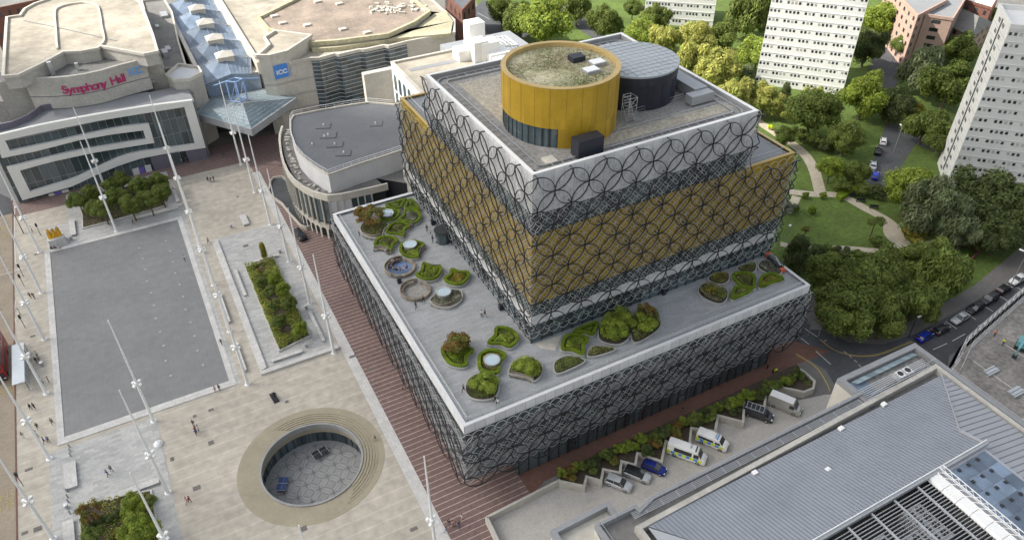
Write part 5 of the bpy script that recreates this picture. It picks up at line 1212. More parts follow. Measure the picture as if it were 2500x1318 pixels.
# trees of the square
SQ='young trees in the square beds'
i=0
names=['leftmost','second','third','fourth','fifth','sixth','seventh','eighth','ninth','tenth','eleventh','twelfth']
for k,(u,v,r_) in enumerate(sorted(((190,490,24),(222,470,24),(250,510,28),(285,478,26),(295,440,24),(318,500,30),(345,452,26),(362,488,28),(388,440,24),(392,470,26),(235,505,24),(270,455,22)))):
    tree(u,v,r_,('r1','r2','r3')[k%3],'leaf_green','%s young tree from the left in the bed before the white ribbon building'%names[k].replace('leftmost','first'),group=SQ,trunk=2.2)
for k,(u,v,r_,m,lab) in enumerate(((640,690,16,'leaf_green','small tree near the top end of the long bed'),(668,680,17,'leaf_lime','bright small tree at the top right of the long bed'),(655,712,19,'leaf_green','small tree on the left side of the long bed'),(690,705,19,'leaf_lime','small tree against the right edge of the long bed'),(705,740,20,'leaf_green','tree in the right middle of the long bed'),(672,745,21,'leaf_green','tree in the middle of the long bed'),(682,785,20,'leaf_green','tree in the lower left of the long bed'),(730,800,21,'leaf_lime','round tree at the bottom right of the long bed'),(635,660,12,'leaf_gold','yellowish bush at the top corner of the long bed'))):
    tree(u,v,r_,('r1','r3','a1')[k%3] if k!=7 else 'r2',m,lab,group=SQ,trunk=1.6)
tree(642,610,13,'k1','leaf_gold','thin young tree alone on the granite above the long bed',group=SQ,trunk=1.2,zk=1.7)
for a in ((217,1248,34,'a1','leaf_rust','rusty brown open tree in the bottom left bed'),(324,1232,32,'r2','leaf_lime','bright green round tree in the bottom left bed'),(342,1292,46,'r1','leaf_lime','large fluffy green bush cut by the bottom edge'),(225,1310,30,'s1','leaf_green','green shrub at the bottom edge of the bottom left bed')):
    tree(*a,group=SQ,trunk=1.0)
tree(362,1222,20,'s1','leaf_green','hedge clump right of the bright round tree',group='shrubs in the bottom left bed',zk=.5,trunk=0)
for k,(u,v) in enumerate(((222,1282),(245,1274),(266,1264),(288,1254))): tree(u,v,17,'s2','leaf_dark','%s clump of the dark curved hedge from the left'%names[k].replace('leftmost','first'),group='clumps of the curved hedge',zk=.7,trunk=0)
tree(284,1300,15,'s3','leaf_gold','orange flowering patch in the bottom left bed',group='shrubs in the bottom left bed',zk=.5,trunk=0)
def bed(name,P,z,lab,mk='soil',plants=0,pm=('heath',),h=.3,wall=.35):
    t=thing(name,lab,'planting bed','planting beds of the square'); MB().ringwall(P,.3,z,z+wall).build('kerb',['edge_granite'],t); MB().prism(P,z,z+wall-.1).build('soil',[mk],t)
    if plants:
        rg=random.Random(len(lab)); xs=[p[0] for p in P]; ys=[p[1] for p in P]; L_=[]
        while len(L_)<plants:
            x,y=rg.uniform(min(xs),max(xs)),rg.uniform(min(ys),max(ys))
            if inside(x,y,P):
                q=math.sin(x*1.3)+math.sin(y*1.1+2)
                if q>-.9: L_.append(((x,y,z+wall+rg.random()*h*(1+q*.4)),(0,0,1),min(1,max(0,.5+.3*q*.5+rg.uniform(-.3,.3)))))
        for i,m in enumerate(pm): leafmesh('x',L_[i::len(pm)],.16,None,seed=i).build('ground_cover',[m],t,kind='stuff')
    return t
bed('planting_bed',[(p.x,p.y) for p in Z([(203,560),(405,505),(398,440),(200,480)],1,0,0)],.05,'bare soil bed under the row of trees before the ribbon building',plants=1800,pm=('heath','leaf_green'))
bed('planting_bed',[(-18.6,79.4),(-12.0,79.4),(-12.0,50.0),(-18.6,48.6)],.05,'long planted bed between granite benches left of the brick walk',plants=11000,pm=('leaf_gold','leaf_lime','leaf_lime','heath'),h=.8)
bed('planting_bed',[(-56.2,28.5),(-45.6,26.0),(-45.6,5),(-57,5)],.05,'mixed planted bed at the bottom left of the square',plants=6000,pm=('leaf_gold','leaf_lime','heath'),h=.4)
# ---------------------------------------------------------------- terrace beds
def planter(pts,s,ox,oy,lab,inner='leaf_green',hedge='hedge',dens=46,h=.45,sm=2,wall='planter_stone',fill=True,rim=.55):
    P=[(p.x,p.y) for p in Z(pts,s,ox,oy,zT+.8)]; P=smoothpoly(P,3) if sm else P
    a=sum(P[i][0]*P[(i+1)%len(P)][1]-P[(i+1)%len(P)][0]*P[i][1] for i in range(len(P)))
    if a<0: P=P[::-1]
    t=thing('roof_garden_bed',lab,'planting bed','planting beds of the roof terrace')
    MB().ringwall([Vector((*p,0)) for p in P],.22,zT,zT+.5).build('kerb',[wall],t); MB().prism(P,zT,zT+.42).build('soil',['soil'],t)
    rg=random.Random(len(lab)*7)
    ins=shrink(P,rim*.65)
    if hedge:
        MB().ringwall([Vector((*p,0)) for p in ins],rim,zT+.42,zT+.88).build('hedge_body',[hedge],t); L_=[]
        n=len(ins)
        for i in range(n):
            A,B=Vector((*ins[i],0)),Vector((*ins[(i+1)%n],0)); d=B-A; nn=Vector((d.y,-d.x,0)).normalized() if d.length>1e-4 else Vector((1,0,0))
            for k in range(int(d.length*75)):
                o=rg.uniform(-1,1); top=rg.random()<.55; q=A+d*rg.random()+nn*((o*.5*rim) if top else (math.copysign(.52*rim,o))); q.z=zT+(.9 if top else rg.uniform(.45,.88)); L_.append((q,(0,0,1) if top else nn*math.copysign(1,o),rg.random()))
        leafmesh('x',L_,.085,None,seed=3).build('hedge',[hedge],t)
    if fill:
        C_=shrink(P,1.0 if hedge else .3); xs=[p[0] for p in C_]; ys=[p[1] for p in C_]; L_=[]; ar=abs(a)/2; tries=0
        while len(L_)<ar*dens and tries<40000:
            tries+=1; x,y=rg.uniform(min(xs),max(xs)),rg.uniform(min(ys),max(ys))
            if inside(x,y,C_):
                q=math.sin(x*2.1+len(lab))+math.sin(y*1.9); L_.append(((x,y,zT+.42+h*(.35+.3*q*.5+rg.random()*.6)),(0,0,1),min(1,max(0,.5+.22*q+rg.uniform(-.3,.3)))))
        leafmesh('x',L_,.12,None,seed=5).build('planting',[inner],t,kind='stuff')
    return t,ctr(P)
A_=(6.59,780,440); B_=(2.636,700,400); C3=(2.816,1100,850); D3=(2.636,1200,400)
planter([(1050,395),(1150,355),(1385,290),(1375,330),(1310,440),(1180,455),(1090,430)],*A_,'leaf shaped hedged bed at the far back edge of the roof terrace','leaf_green')
planter([(1480,290),(1560,370),(1615,465),(1480,452),(1375,450),(1365,400),(1400,330)],*A_,'triangular hedged bed in the far back corner by the ringed wall','leaf_green')
planter([(1010,440),(1110,455),(1290,470),(1290,550),(1230,620),(1130,650),(975,655),(960,600),(1000,520)],*A_,'hedged bed holding a round rooflight beside the rusty tree','leaf_lime')
planter([(1370,465),(1540,465),(1640,530),(1620,630),(1520,690),(1430,670),(1255,635),(1330,560)],*A_,'hedged bed filled with grey plants near the ringed wall','silver_plant')
planter([(1160,680),(1310,655),(1400,670),(1465,730),(1380,790),(1345,890),(1230,865),(1060,845),(1080,760)],*A_,'shell shaped hedged bed in front of the grey planted bed','heath')
planter([(1110,680),(1040,760),(1000,870),(930,905),(780,890),(680,820),(650,740),(720,640),(900,610)],*A_,'bed of the rusty tree at the far left of the terrace','heath',hedge=None)
planter([(870,1050),(880,980),(960,900),(1090,885),(1210,900),(1280,960),(1200,1030),(1150,1130),(1060,1065),(960,1050)],*A_,'hedged bed with a timber bench on its near side','heath')
planter([(1275,1120),(1290,1030),(1370,965),(1520,950),(1620,980),(1700,1020),(1620,1080),(1580,1150),(1580,1235),(1450,1240),(1330,1200)],*A_,'round hedged bed with a white rooflight and curved bench','leaf_lime')
planter([(880,630),(925,655),(995,655),(1000,690),(960,735),(890,745),(825,715),(855,690)],*B_,'leaf shaped hedged bed behind the blue seating circle','leaf_lime')
planter([(1060,670),(1110,685),(1175,690),(1175,730),(1120,775),(1050,770),(1005,740),(1040,710)],*B_,'hedged bed of yellow green plants alone near the ringed wall','leaf_gold')
planter([(975,785),(1040,800),(1110,800),(1130,840),(1110,880),(1040,915),(960,905),(920,865),(950,830)],*B_,'bed of silver plants with a rooflight and slatted bench edge','silver_plant',hedge=None)
planter([(1345,1045),(1420,1045),(1480,1080),(1495,1130),(1440,1178),(1380,1160),(1290,1150),(1330,1100)],*B_,'hedged bed just left of the front corner of the gold box','leaf_lime')
planter([(990,1180),(1100,1170),(1205,1185),(1165,1240),(1160,1295),(1090,1300),(1025,1270)],*B_,'hedged bed under the red leaved bush','hedge')
planter([(180,100),(190,40),(240,5),(310,0),(385,35),(345,100),(335,165),(260,170),(200,150)],*C3,'hedged bed ringed round the nearest rooflight','leaf_gold')
planter([(100,270),(130,190),(230,150),(310,170),(335,240),(310,320),(230,345),(140,330)],*C3,'round bed of the willowy green tree nearest the front corner','leaf_green',hedge=None)
planter([(400,140),(430,80),(500,55),(580,60),(632,110),(625,170),(575,215),(540,190),(480,175),(410,165)],*C3,'round bed with a curved timber bench near the front parapet','leaf_lime',hedge=None,h=.9,dens=90)
planter([(400,1290),(420,1250),(490,1222),(570,1235),(600,1262),(510,1310),(420,1340)],*D3,'low bed against the front parapet','leaf_green',hedge=None)
planter([(445,1150),(470,1100),(540,1085),(630,1120),(602,1165),(595,1225),(520,1200),(450,1190)],*D3,'hedged bed in front of the glazed corner of the gold box','leaf_lime')
planter([(525,1075),(600,1030),(680,1010),(685,1050),(655,1100),(600,1085)],*D3,'leaf shaped bed tucked against the terrace windows','hedge')
planter([(690,1110),(700,1010),(780,950),(880,930),(905,990),(890,1100),(830,1150),(750,1145)],*D3,'tall dense green bed in the middle of the front terrace','leaf_lime',hedge=None,h=1.5,dens=150)
planter([(900,1100),(910,960),(1000,915),(1070,935),(1092,1000),(1080,1050),(1000,1110),(930,1140)],*D3,'bed of shrubs with brown tips right of the tall green bed','heath',hedge=None,h=.9,dens=90)
planter([(620,1230),(640,1170),(700,1160),(800,1180),(720,1215)],*D3,'small mixed bed by the front parapet under the tall green bed','heath',hedge=None)
planter([(1335,790),(1380,755),(1510,790),(1520,850),(1480,890),(1400,870),(1340,830)],*D3,'bed with white flowers at the left of the right hand garden','straw',hedge=None,h=.8,dens=90)
planter([(1400,740),(1420,700),(1520,685),(1530,740),(1480,765)],*D3,'small bed against the windows in the right hand garden','leaf_gold',hedge=None)
planter([(1580,665),(1620,640),(1700,622),(1700,680),(1640,695)],*D3,'narrow bed nearest the windows in the right hand garden','heath',hedge=None)
planter([(1545,720),(1580,690),(1690,705),(1705,770),(1690,800),(1600,785)],*D3,'hedged middle bed of the right hand garden','heath')
planter([(1720,660),(1740,610),(1800,620),(1870,690),(1800,700)],*D3,'bed of grey plants below the orange access lift','silver_plant',hedge=None)
planter([(1720,760),(1740,710),(1820,698),(1885,735),(1800,768),(1730,792)],*D3,'hedged bed at the right end of the terrace','leaf_gold')
planter([(1540,840),(1560,790),(1600,785),(1680,810),(1560,868)],*D3,'small hedged bed beside the front rail in the right hand garden','heath')
sheet('pale_apron',[(p.x,p.y) for p in Z([(1305,838),(1372,817),(1355,855),(1320,850)],1,0,0,zT)],zT+.02,'pale_concrete')
def drum(u,v,lab,r=1.25):
    p=at(u,v,zT+1.3); t=thing('rooflight_drum',lab,'rooflight','round rooflights of the roof terrace',loc=(p.x,p.y,zT))
    MB().lathe((0,0,0),[(r-.05,0),(r-.05,1.15),(r+.12,1.15),(r+.12,1.3),(r-.1,1.3),(r-.1,1.22)],28).build('drum',['steel'],t); MB().disc((0,0,1.24),r-.1,28).build('glass_disc',['skylight'],t)
drum(945,519,'round white rooflight between the hedges beside the rusty tree'); drum(1001,595,'round white rooflight in the round hedged bed'); drum(1083,711,'round rooflight among silver plants by the curved seats'); drum(1201,877,'greenish round rooflight nearest the front corner')
TT='trees of the roof terrace'
for a in ((905,528,42,'a1','leaf_rust','rusty leaved small tree at the far left of the terrace'),(890,520,30,'s1','leaf_rust','rusty undergrowth left of the terrace tree'),(1108,842,42,'s2','leaf_rust','red brown leafy bush near the left parapet'),(1180,934,40,'s1','leaf_lime','light green willowy bush nearest the front corner'),(1284,892,34,'s2','leaf_lime','round green bush behind the curved timber bench'),(1500,800,36,'s1','leaf_lime','dense green bush in the middle of the front terrace'),(1570,790,36,'s3','leaf_lime','green shrub with brown tips beside the dense green bush'),(1580,755,32,'a2','leaf_rust','bare twiggy shrub above the front terrace beds'),(1735,705,22,'a2','leaf_gold','twiggy yellow shrub in the right hand garden'),(1758,715,20,'a1','leaf_green','loose green shrub above the white flowers')):
    tree(*a[:5],a[5],group=TT,zk=.55,trunk=.45,zb=zT)
_o='first second third fourth fifth sixth seventh eighth ninth tenth eleventh twelfth thirteenth fourteenth fifteenth sixteenth seventeenth eighteenth nineteenth twentieth'.split()
ORD=_o+['twenty '+q for q in _o[:9]]+['thirtieth']+['thirty '+q for q in _o[:9]]
# zig-zag bed by the yard
zz=Z([(1364.6,1173),(1426,1185.6),(1432,1162.5),(1467.5,1173),(1473,1144.7),(1513.7,1153.6),(1517,1125),(1551,1134),(1556,1105),(1615,1125),(1625.6,1075.5),(1682.4,1095),(1687.8,1043.5),(1746,1052),(1753,1013),(1814.3,1029),(1817.3,982),(1866,992),(1872,953),(1894,960),(1896,942.6),(1935,950),(1963,956),(1985.7,947),(1988.8,929),(1965,908),(1952,899)],1,0,0,1.5)
zz=[Vector((p.x,p.y,0)) for p in zz]
t=thing('zigzag_planter','long zigzag concrete planter wall beside the service yard','planter wall')
MB().ringwall(zz,.42,0,1.55,closed=False).build('retaining_wall',['concrete'],t)
bk=[Vector((68,-3.3,0)),Vector((15.6,-3.1,0))]
MB().prism([(p.x,p.y) for p in zz[:-1]+bk],.03,1.15).build('soil',['soil'],t)
MB().ringwall([at(1188,1262,1.4),at(1365,1172,1.4),at(1365.5,1172.5,1.4)],.4,0,1.5,closed=False).ringwall([at(1188,1262,1.4),at(1215,1318,1.4),at(1222,1340,1.4)],.5,0,1.5,closed=False).build('ramp_wall',['concrete'],t)
rg=random.Random(21); n_=0
for k in range(34):
    u=1372+k*(1950-1372)/33; v0=1150+(905-1150)*(u-1365)/(1955-1365); 
    r_=(15,18,14,17,20)[k%5]; v=v0+7+rg.uniform(-3,5); key=('s1','s2','s3')[k%3]; m=('leaf_green','leaf_lime','leaf_rust','leaf_green','leaf_dark','leaf_lime')[rg.randrange(6)]
    tree(u,v,r_,key,m,'%s shrub standing %s from the left along the back of the zigzag planter'%({'leaf_green':'mid green','leaf_lime':'light green','leaf_rust':'brownish','leaf_dark':'dark green'}[m],ORD[k]),group='shrubs in the zigzag planter',zk=.75,trunk=.3,zb=.9)
LW=((1395,1165,14,'leaf_rust'),(1448,1148,15,'leaf_green'),(1498,1125,16,'leaf_rust'),(1580,1100,20,'leaf_dark'),(1600,1080,20,'leaf_rust'),(1650,1065,20,'leaf_rust'),(1700,1030,18,'leaf_dark'),(1730,1020,18,'leaf_green'),(1790,1000,18,'leaf_dark'),(1850,968,16,'leaf_dark'))
for u,v,r_,m in LW:
    tree(u,v,r_,'s3',m,'low %s shrub in the %s tooth of the zigzag wall from the left'%({'leaf_rust':'brown','leaf_green':'green','leaf_dark':'dark'}[m],ORD[LW.index((u,v,r_,m))]),group='shrubs in the zigzag planter',zk=.6,trunk=.2,zb=.9)
tree(1944,915,12,'k1','leaf_dark','dark upright conifer at the end of the zigzag planter',group='shrubs in the zigzag planter',zk=2.0,trunk=.2)
tree(1970,938,14,'s1','leaf_green','low green bush at the rounded end of the zigzag planter',group='shrubs in the zigzag planter',zk=.6,trunk=.2)
for u,v,lab in ((1900,922,'left tyre shaped planter at the end of the brick walk'),(1913,915,'right tyre shaped planter at the end of the brick walk')):
    p=at(u,v,.4); t=thing('round_planter',lab,'planter','round planters',loc=(p.x,p.y,0)); MB().lathe((0,0,0),[(.55,0),(.7,.3),(.65,.6),(.45,.6),(.45,.45),(0,.45)],18).build('pot',['metal_grey'],t); c_=bpy.data.objects.new('plant',mcopy(CR['s3'],'leaf_dark')); COL.objects.link(c_); c_.parent=t; c_.scale=(.42,.42,.35); c_.location=(0,0,.65)
# meadow on the rotunda roof
rg=random.Random(2); L_=[]
for k in range(9000):
    a,r_=rg.uniform(0,6.283),(RR-.9)*math.sqrt(rg.random()); x,y=r_*math.cos(a),r_*math.sin(a); q=math.sin(x*.55+1)+math.sin(y*.7)
    if rg.random()<.55+.25*q and not any(abs(x-dx)<1.3 and abs(y-dy)<1.1 for dx,dy in ((3.6,1.2),(3.2,-3.6),(5.6,-1.6))): L_.append(((RC[0]+x,RC[1]+y,zR+8.92+rg.random()*.3),(0,0,1),rg.random()))
leafmesh('x',L_,.13,None,droop=0,seed=1).build('rotunda_meadow',['sedum'],LIB,kind='stuff')
# grass tufts of the park
rg=random.Random(4); L_=[]
for k in range(26000):
    u,v=rg.uniform(1850,2480),rg.uniform(290,860); p=at(u,v,.05)
    if inside(p.x,p.y,[(72,16),(86,4),(90,-2.5),(97,-4.6),(120,-3.2),(140,.5),(200,12),(200,90),(110,130),(85,120),(72,70)]): L_.append(((p.x,p.y,.06),(0,0,1),rg.random()))
o=leafmesh('x',L_,.12,None,seed=2).build('grass_tufts',['grass'],kind='stuff'); o['label']='tufts in the park lawn'; o['category']='grass'
# ================================================================ MASTS
t=thing('light_mast','proto','light mast'); 
b=MB().tube([(0,0,0),(0,0,8),(0,0,16),(0,0,24.4)],.30,12,r2=.09); b.lathe((0,0,0),[(.55,0),(.55,.06),(.32,.08)],12); b.build('mast',['white_paint'],t)
for k in range(4):
    a=R(45+90*k); b=MB().box(-.2,.2,-.22,.22,-.22,.22).tube([(-.1,0,0),(-.9,0,0)],.06,5); o=b.build('floodlight',['lamp_white'],t); o.location=(.7*math.cos(a),.7*math.sin(a),9.7); o.rotation_euler=(0,.3,a)
MB().lathe((0,0,9.3),[(.35,0),(.35,.8),(.2,.85)],12).build('bracket',['white_paint'],t)
MAST=t
ML_=[(-9.2,43.1,'mast on the granite edge beside the bottom end of the long planted bed'),(-9.2,60.2,'mast beside the long planted bed near its lower middle'),(-9.2,77,'mast beside the top end of the long planted bed'),(-9.3,94,'mast by the brick walk level with the theatre ramp'),(-9.3,110.7,'mast by the brick walk level with the curved theatre end'),(-9.3,127,'mast nearest the glass canopy on the brick walk edge'),(-8.9,-7.3,'mast at the bottom edge beside the brick walk stripes'),(-26.2,42.7,'mast at the bottom right corner of the grey pool'),(-26.2,59.4,'mast on the right pool edge, second from its lower corner'),(-26.2,76.4,'mast half way up the right pool edge'),(-26.2,93,'mast on the right pool edge above the long steps'),(-26.2,109.8,'mast at the top right corner of the grey pool'),(-26.2,126.8,'mast between the tree bed and the open sandstone square'),(-26.3,-9.7,'mast whose tip only shows below the round sunken court'),(-43.2,41.6,'mast in front of the lower pool kerb with its base on granite'),(-43.2,24.4,'mast beside the small granite bench at the bottom left'),(-43.5,8.3,'mast rising through the bottom left planted bed'),(-43,109,'mast at the top pool kerb before the tree bed'),(-43.3,128.5,'mast behind the tree bed against the white ribbon front'),(-59.8,108.4,'mast at the road side nearest the gold statue'),(-59.9,91.7,'mast at the road side level with the upper pool'),(-59.9,74.9,'mast at the road side just above the bus shelter'),(-60.1,58.3,'mast rising through the bus shelter roof'),(-60.2,41.3,'mast at the road side below the lower left pool corner'),(-60.3,24,'mast at the road side in the bottom left corner')]
for i,(x,y,l) in enumerate(ML_):
    l='tall white '+l
    if i==0: t.location=(x,y,.05); t['label']=l; t['group']='tall white light masts of the square'
    else: dup(MAST,(x,y,.05),random.uniform(0,.2),l)
# ================================================================ STREET FURNITURE
def bench(x0,x1,y0,y1,lab,h=.5,z=.06):
    t=thing('stone_bench',lab,'bench','pale granite benches of the square',loc=((x0+x1)/2,(y0+y1)/2,z)); a,c_=(x1-x0)/2,(y1-y0)/2
    MB().box(-a,a,-c_,c_,h-.14,h).build('seat',['edge_granite'],t); MB().box(-a+.12,a-.12,-c_+.12,c_-.12,0,h-.14).build('base',['granite'],t); return t
def pb(u0,v0,u1,v1,w_,lab,h=.5):
    p,q=at(u0,v0,h),at(u1,v1,h)
    if abs(p.x-q.x)>abs(p.y-q.y): ym=(p.y+q.y)/2; return bench(min(p.x,q.x),max(p.x,q.x),ym-w_/2,ym+w_/2,lab,h)
    xm=(p.x+q.x)/2; return bench(xm-w_/2,xm+w_/2,min(p.y,q.y),max(p.y,q.y),lab,h)
pb(424,455,432,492,.8,'granite bench right of the tree bed with a person sitting on it'); pb(593,524,600,548,1.5,'wide short granite block on the open sandstone above the steps'); pb(575,657,597,721,.7,'long thin granite bench left of the long bed'); pb(757,760,789,832,.7,'long thin granite bench right of the long bed'); pb(664,882,737,853,.8,'granite bench across the bottom end of the long bed'); pb(326,531,435,508,.8,'long granite bench below the tree bed'); pb(173,537,180,573,1.3,'granite block beside the golden statue'); pb(170,1128,173,1190,1.9,'large pale granite block by the bollards at the bottom left'); pb(268,1213,388,1172,1.2,'long pale granite block above the bottom left bed'); pb(165,1270,170,1325,1.6,'granite block cut by the bottom edge left of the planted bed'); pb(535,715,556,786,.9,'upper of two long benches in the line of masts beside the pool',.6); pb(570,836,600,903,.9,'lower of two long benches in the line of masts beside the pool',.6); pb(612,640,680,622,.7,'low granite bench above the top end of the long bed')
def small(name,lab,cat,group,u,v,parts,z=.06,zb=0,rz=0.):
    p=at(u,v,z); t=thing(name,lab,cat,group,loc=(p.x,p.y,z),rz=rz)
    for nm,mb,m in parts: mb.build(nm,[m],t)
    return t
def bin_(u,v,lab,z=.06): small('litter_bin',lab,'bin','litter bins',u,v,[('body',MB().lathe((0,0,0),[(.28,0),(.3,.95),(.26,.95)],14),'metal_grey'),('lid',MB().lathe((0,0,0),[(.34,.95),(.34,1.03),(0,1.06)],14),'steel')],z)
bin_(499,617,'round bin beside the line of masts near the pool'); bin_(748,797-43,'steel bin at the top end of the right hand long bench'); bin_(748,847,'bin at the bottom right corner of the long bed'); bin_(565,556,'bin left of the wide granite block'); bin_(104,893,'pale topped bin beside the bus shelter'); bin_(165,1240,'bin below the row of leaning bollards'); bin_(684,617,'bin by the lone thin tree'); bin_(175,585,'bin at the end of the block beside the statue')
def dbin(u,v,lab): small('litter_bin',lab,'bin','black bins of the roof terrace',u,v,[('body',MB().box(-.35,.35,-.35,.35,0,1.15),'dark_clad'),('lid',MB().box(-.38,.38,-.38,.38,1.15,1.22),'mullion')],zT)
dbin(975,690,'black bin between the blue circle and the grey seating circle'); dbin(1223,755,'black bin against the glazing near the front corner'); dbin(1620,718,'black bin against the windows of the front terrace'); dbin(1057,548,'dark bin beside the revolving door of the roof terrace')
for k,(u,v,w_) in enumerate(((170,1091,'top'),(172,1102,'second'),(173,1113,'third'),(164,1200,'fourth'),(166,1214,'fifth'),(168,1226,'sixth'),(172,1254,'lowest'))):
    small('bollard','grey steel bollard, %s of the short row beside the bottom left granite blocks'%w_,'bollard','bollards at the bottom left',u,v,[('post',MB().lathe((0,0,0),[(.13,0),(.13,1.0),(.1,1.05),(0,1.06)],12),'metal_grey')])
for k,(u,v,w_) in enumerate(((1873,899,'nearest the library glass'),(1887,910,'in the middle of the three'),(1898,918,'nearest the tyre planters'))):
    small('bollard','black bollard %s at the end of the brick walk'%w_,'bollard','black bollards at the street corner',u,v,[('post',MB().lathe((0,0,0),[(.13,0),(.13,1.0),(0,1.06)],12),'mullion')])
small('cable_cover','small yellow barrier between the black bollards','barrier',None,1892,907,[('panel',MB().box(-.5,.5,-.1,.1,.1,.6),'hi_yellow'),('foot',MB().box(-.6,.6,-.25,.25,0,.1),'mullion')])
def lamp(name,lab,u,v,h,arm=0.,head='lamp_white',m='metal_grey',z=0.,rz=0.):
    p=at(u,v,z); t=thing(name,lab,'street lamp','street lamps',loc=(p.x,p.y,z),rz=rz); MB().tube([(0,0,0),(0,0,h)],.11,8,r2=.06).build('pole',[m],t)
    if arm: MB().tube([(0,0,h),(arm,0,h+.3)],.05,5).build('arm',[m],t); MB().box(arm-.2,arm+.7,-.18,.18,h+.2,h+.36).build('lamp_head',[head],t)
    else: MB().lathe((0,0,h),[(.1,0),(.32,.25),(.32,.4),(.18,.6),(0,.62)],12).build('lamp_head',[head],t)
lamp('street_lamp','tall street lamp behind the rotunda by the park street',1458,94,12,.9); lamp('street_lamp','globe lamp on the lawn path behind the terrace corner',1918,592,4.5); lamp('street_lamp','lamp pole at the park edge above the white car on the right',2465,700,9,.9,rz=R(100)); lamp('street_lamp','dark lamp post on the kerb beside the blue car',2218,823,5,.5,m='mullion'); lamp('street_lamp','lamp post in the grass triangle beside the close',2180,375,8,.8,rz=R(60)); lamp('street_lamp','lamp pole among the far trees by the back road',2173,168,9,.8); lamp('street_lamp','lamp among the trees right of the slim lawn tree',2225,520,5)
lamp('street_lamp','dark lamp post at the left edge beside the upper masts',58,570,7,.8,m='mullion')
for u,v,l in ((58,675,'dark signal post on the kerb by the upper pool corner'),(60,700-0,'short signal post on the kerb below it'),(57,1185,'signal post on the kerb at the bottom left'),(100,575,'dark camera post on the pavement left of the statue'),(62,800,'thin stop pole beside the bus shelter')):
    small('signal_post',l,'post','posts along the bus road kerb',u,v,[('pole',MB().tube([(0,0,0),(0,0,3.4)],.06,6),'mullion'),('signal_head',MB().box(-.2,.2,-.15,.15,2.6,3.5),'mullion')])
p=at(387,1084,.1); t=thing('dome_lamp','white dome on a slim pole beside the granite paving below the pool','lamp',loc=(p.x,p.y,.05)); MB().lathe((0,0,0),[(.8,0),(.75,.3),(.45,.62),(0,.75)],20).build('dome',['white_paint'],t); MB().tube([(0,0,.7),(0,0,5.2)],.05,6).build('pole',['white_paint'],t)
# bus shelter and bus
t=thing('bus_shelter','glass bus shelter with pale roof beside the red bus','bus shelter',loc=(-63.2,66.5,.05))
MB().box(-1.6,.5,-6.2,5.8,2.6,2.72).build('roof',['glass_roof_pale'],t); MB().box(.42,.5,-6,5.6,.3,2.5).build('back_glass',['glass_rail'],t)
b=MB()
for k in range(6): b.box(.36,.5,-6+k*2.32,-5.88+k*2.32,0,2.6)
b.box(.36,.5,-6,5.7,1.3,1.4); b.build('frame',['metal_grey'],t); MB().box(-.3,.2,-4,3,.45,.52).build('seat',['metal_grey'],t)
t=thing('city_bus','red double decker bus with white roof at the left edge of the photo','bus',loc=(-67.6,70.5,.05))
MB().box(-1.27,1.27,-4.9,6.2,.35,2.3).box(-1.25,1.25,-5.1,6.2,2.3,4.25,tone=.2).build('body',['red_paint'],t); MB().box(-1.2,1.2,-4.9,6.1,4.25,4.33).build('roof',['white_paint'],t)
MB().box(-1.1,1.1,-5.02,-4.88,1.1,2.1).box(-1.1,1.1,-5.16,-5.08,2.8,3.9).build('windscreen',['car_glass'],t)
MB().box(1.26,1.29,-4.3,5.8,1.3,2.1).box(1.26,1.29,-4.6,5.8,2.9,3.8).build('side_window',['car_glass'],t); MB().box(-1.2,1.2,-5.1,-4.85,.35,1.0).build('bumper',['mullion'],t)
for x in(-1,1): MB().box(x-.2,x+.2,-5.14,-5.08,.75,.95).build('headlight',['lamp_white'],t)
for y in(-3.4,3.2):
    for x in(-1.15,1.15): MB().tube([(x-.14,y,.48),(x+.14,y,.48)],.48,14).build('wheel',['tyre'],t)
# table, blue and grey seating circles, curved timber benches on the terrace
def circ(u,v,ru,m,lab,floor):
    p=at(u,v,zT+.5); q=at(u+ru,v,zT+.5); r_=(q-p).length; t=thing('seating_circle',lab,'seating','seating circles of the roof terrace',loc=(p.x,p.y,zT))
    b=MB(); n=26
    for k in range(n):
        if k in (4,5): continue
        a=R(360/n*k); b.obox((r_*.93*math.cos(a),r_*.93*math.sin(a)),a,.55,r_*.225,0,.62,tone=random.random())
    b.build('timber_seat',['timber'],t); MB().disc((0,0,.03),r_*.82,32).build('circle_floor',[floor],t)
    b=MB(); b.lathe((0,0,0),[(r_*1.06,0),(r_*1.06,1.0),(r_*1.02,1.0),(r_*1.02,0)],20,a0=R(60),a1=R(215)); b.build('timber_back',['timber'],t)
circ(977,652,36,'timber','round timber seat with blue floor and people sitting inside','pool_blue'); circ(1015,708,36,'timber','empty round timber seat with grey floor','gravel_grey')
def cbench(pts,s,ox,oy,lab):
    P=smoothline(Z(pts,s,ox,oy,zT+.5),5); t=thing('curved_bench',lab,'bench','curved timber benches of the roof terrace')
    MB().ringwall([Vector((p.x,p.y,0)) for p in P],.5,zT+.36,zT+.46,closed=False).build('seat',['timber'],t); MB().ringwall([Vector((p.x+.18,p.y+.28,0)) for p in P],.07,zT+.5,zT+.95,closed=False).build('backrest',['timber'],t)
    b=MB()
    for q in P[::4]: b.box(q.x-.05,q.x+.05,q.y-.2,q.y+.2,zT,zT+.36)
    b.build('leg',['mullion'],t)
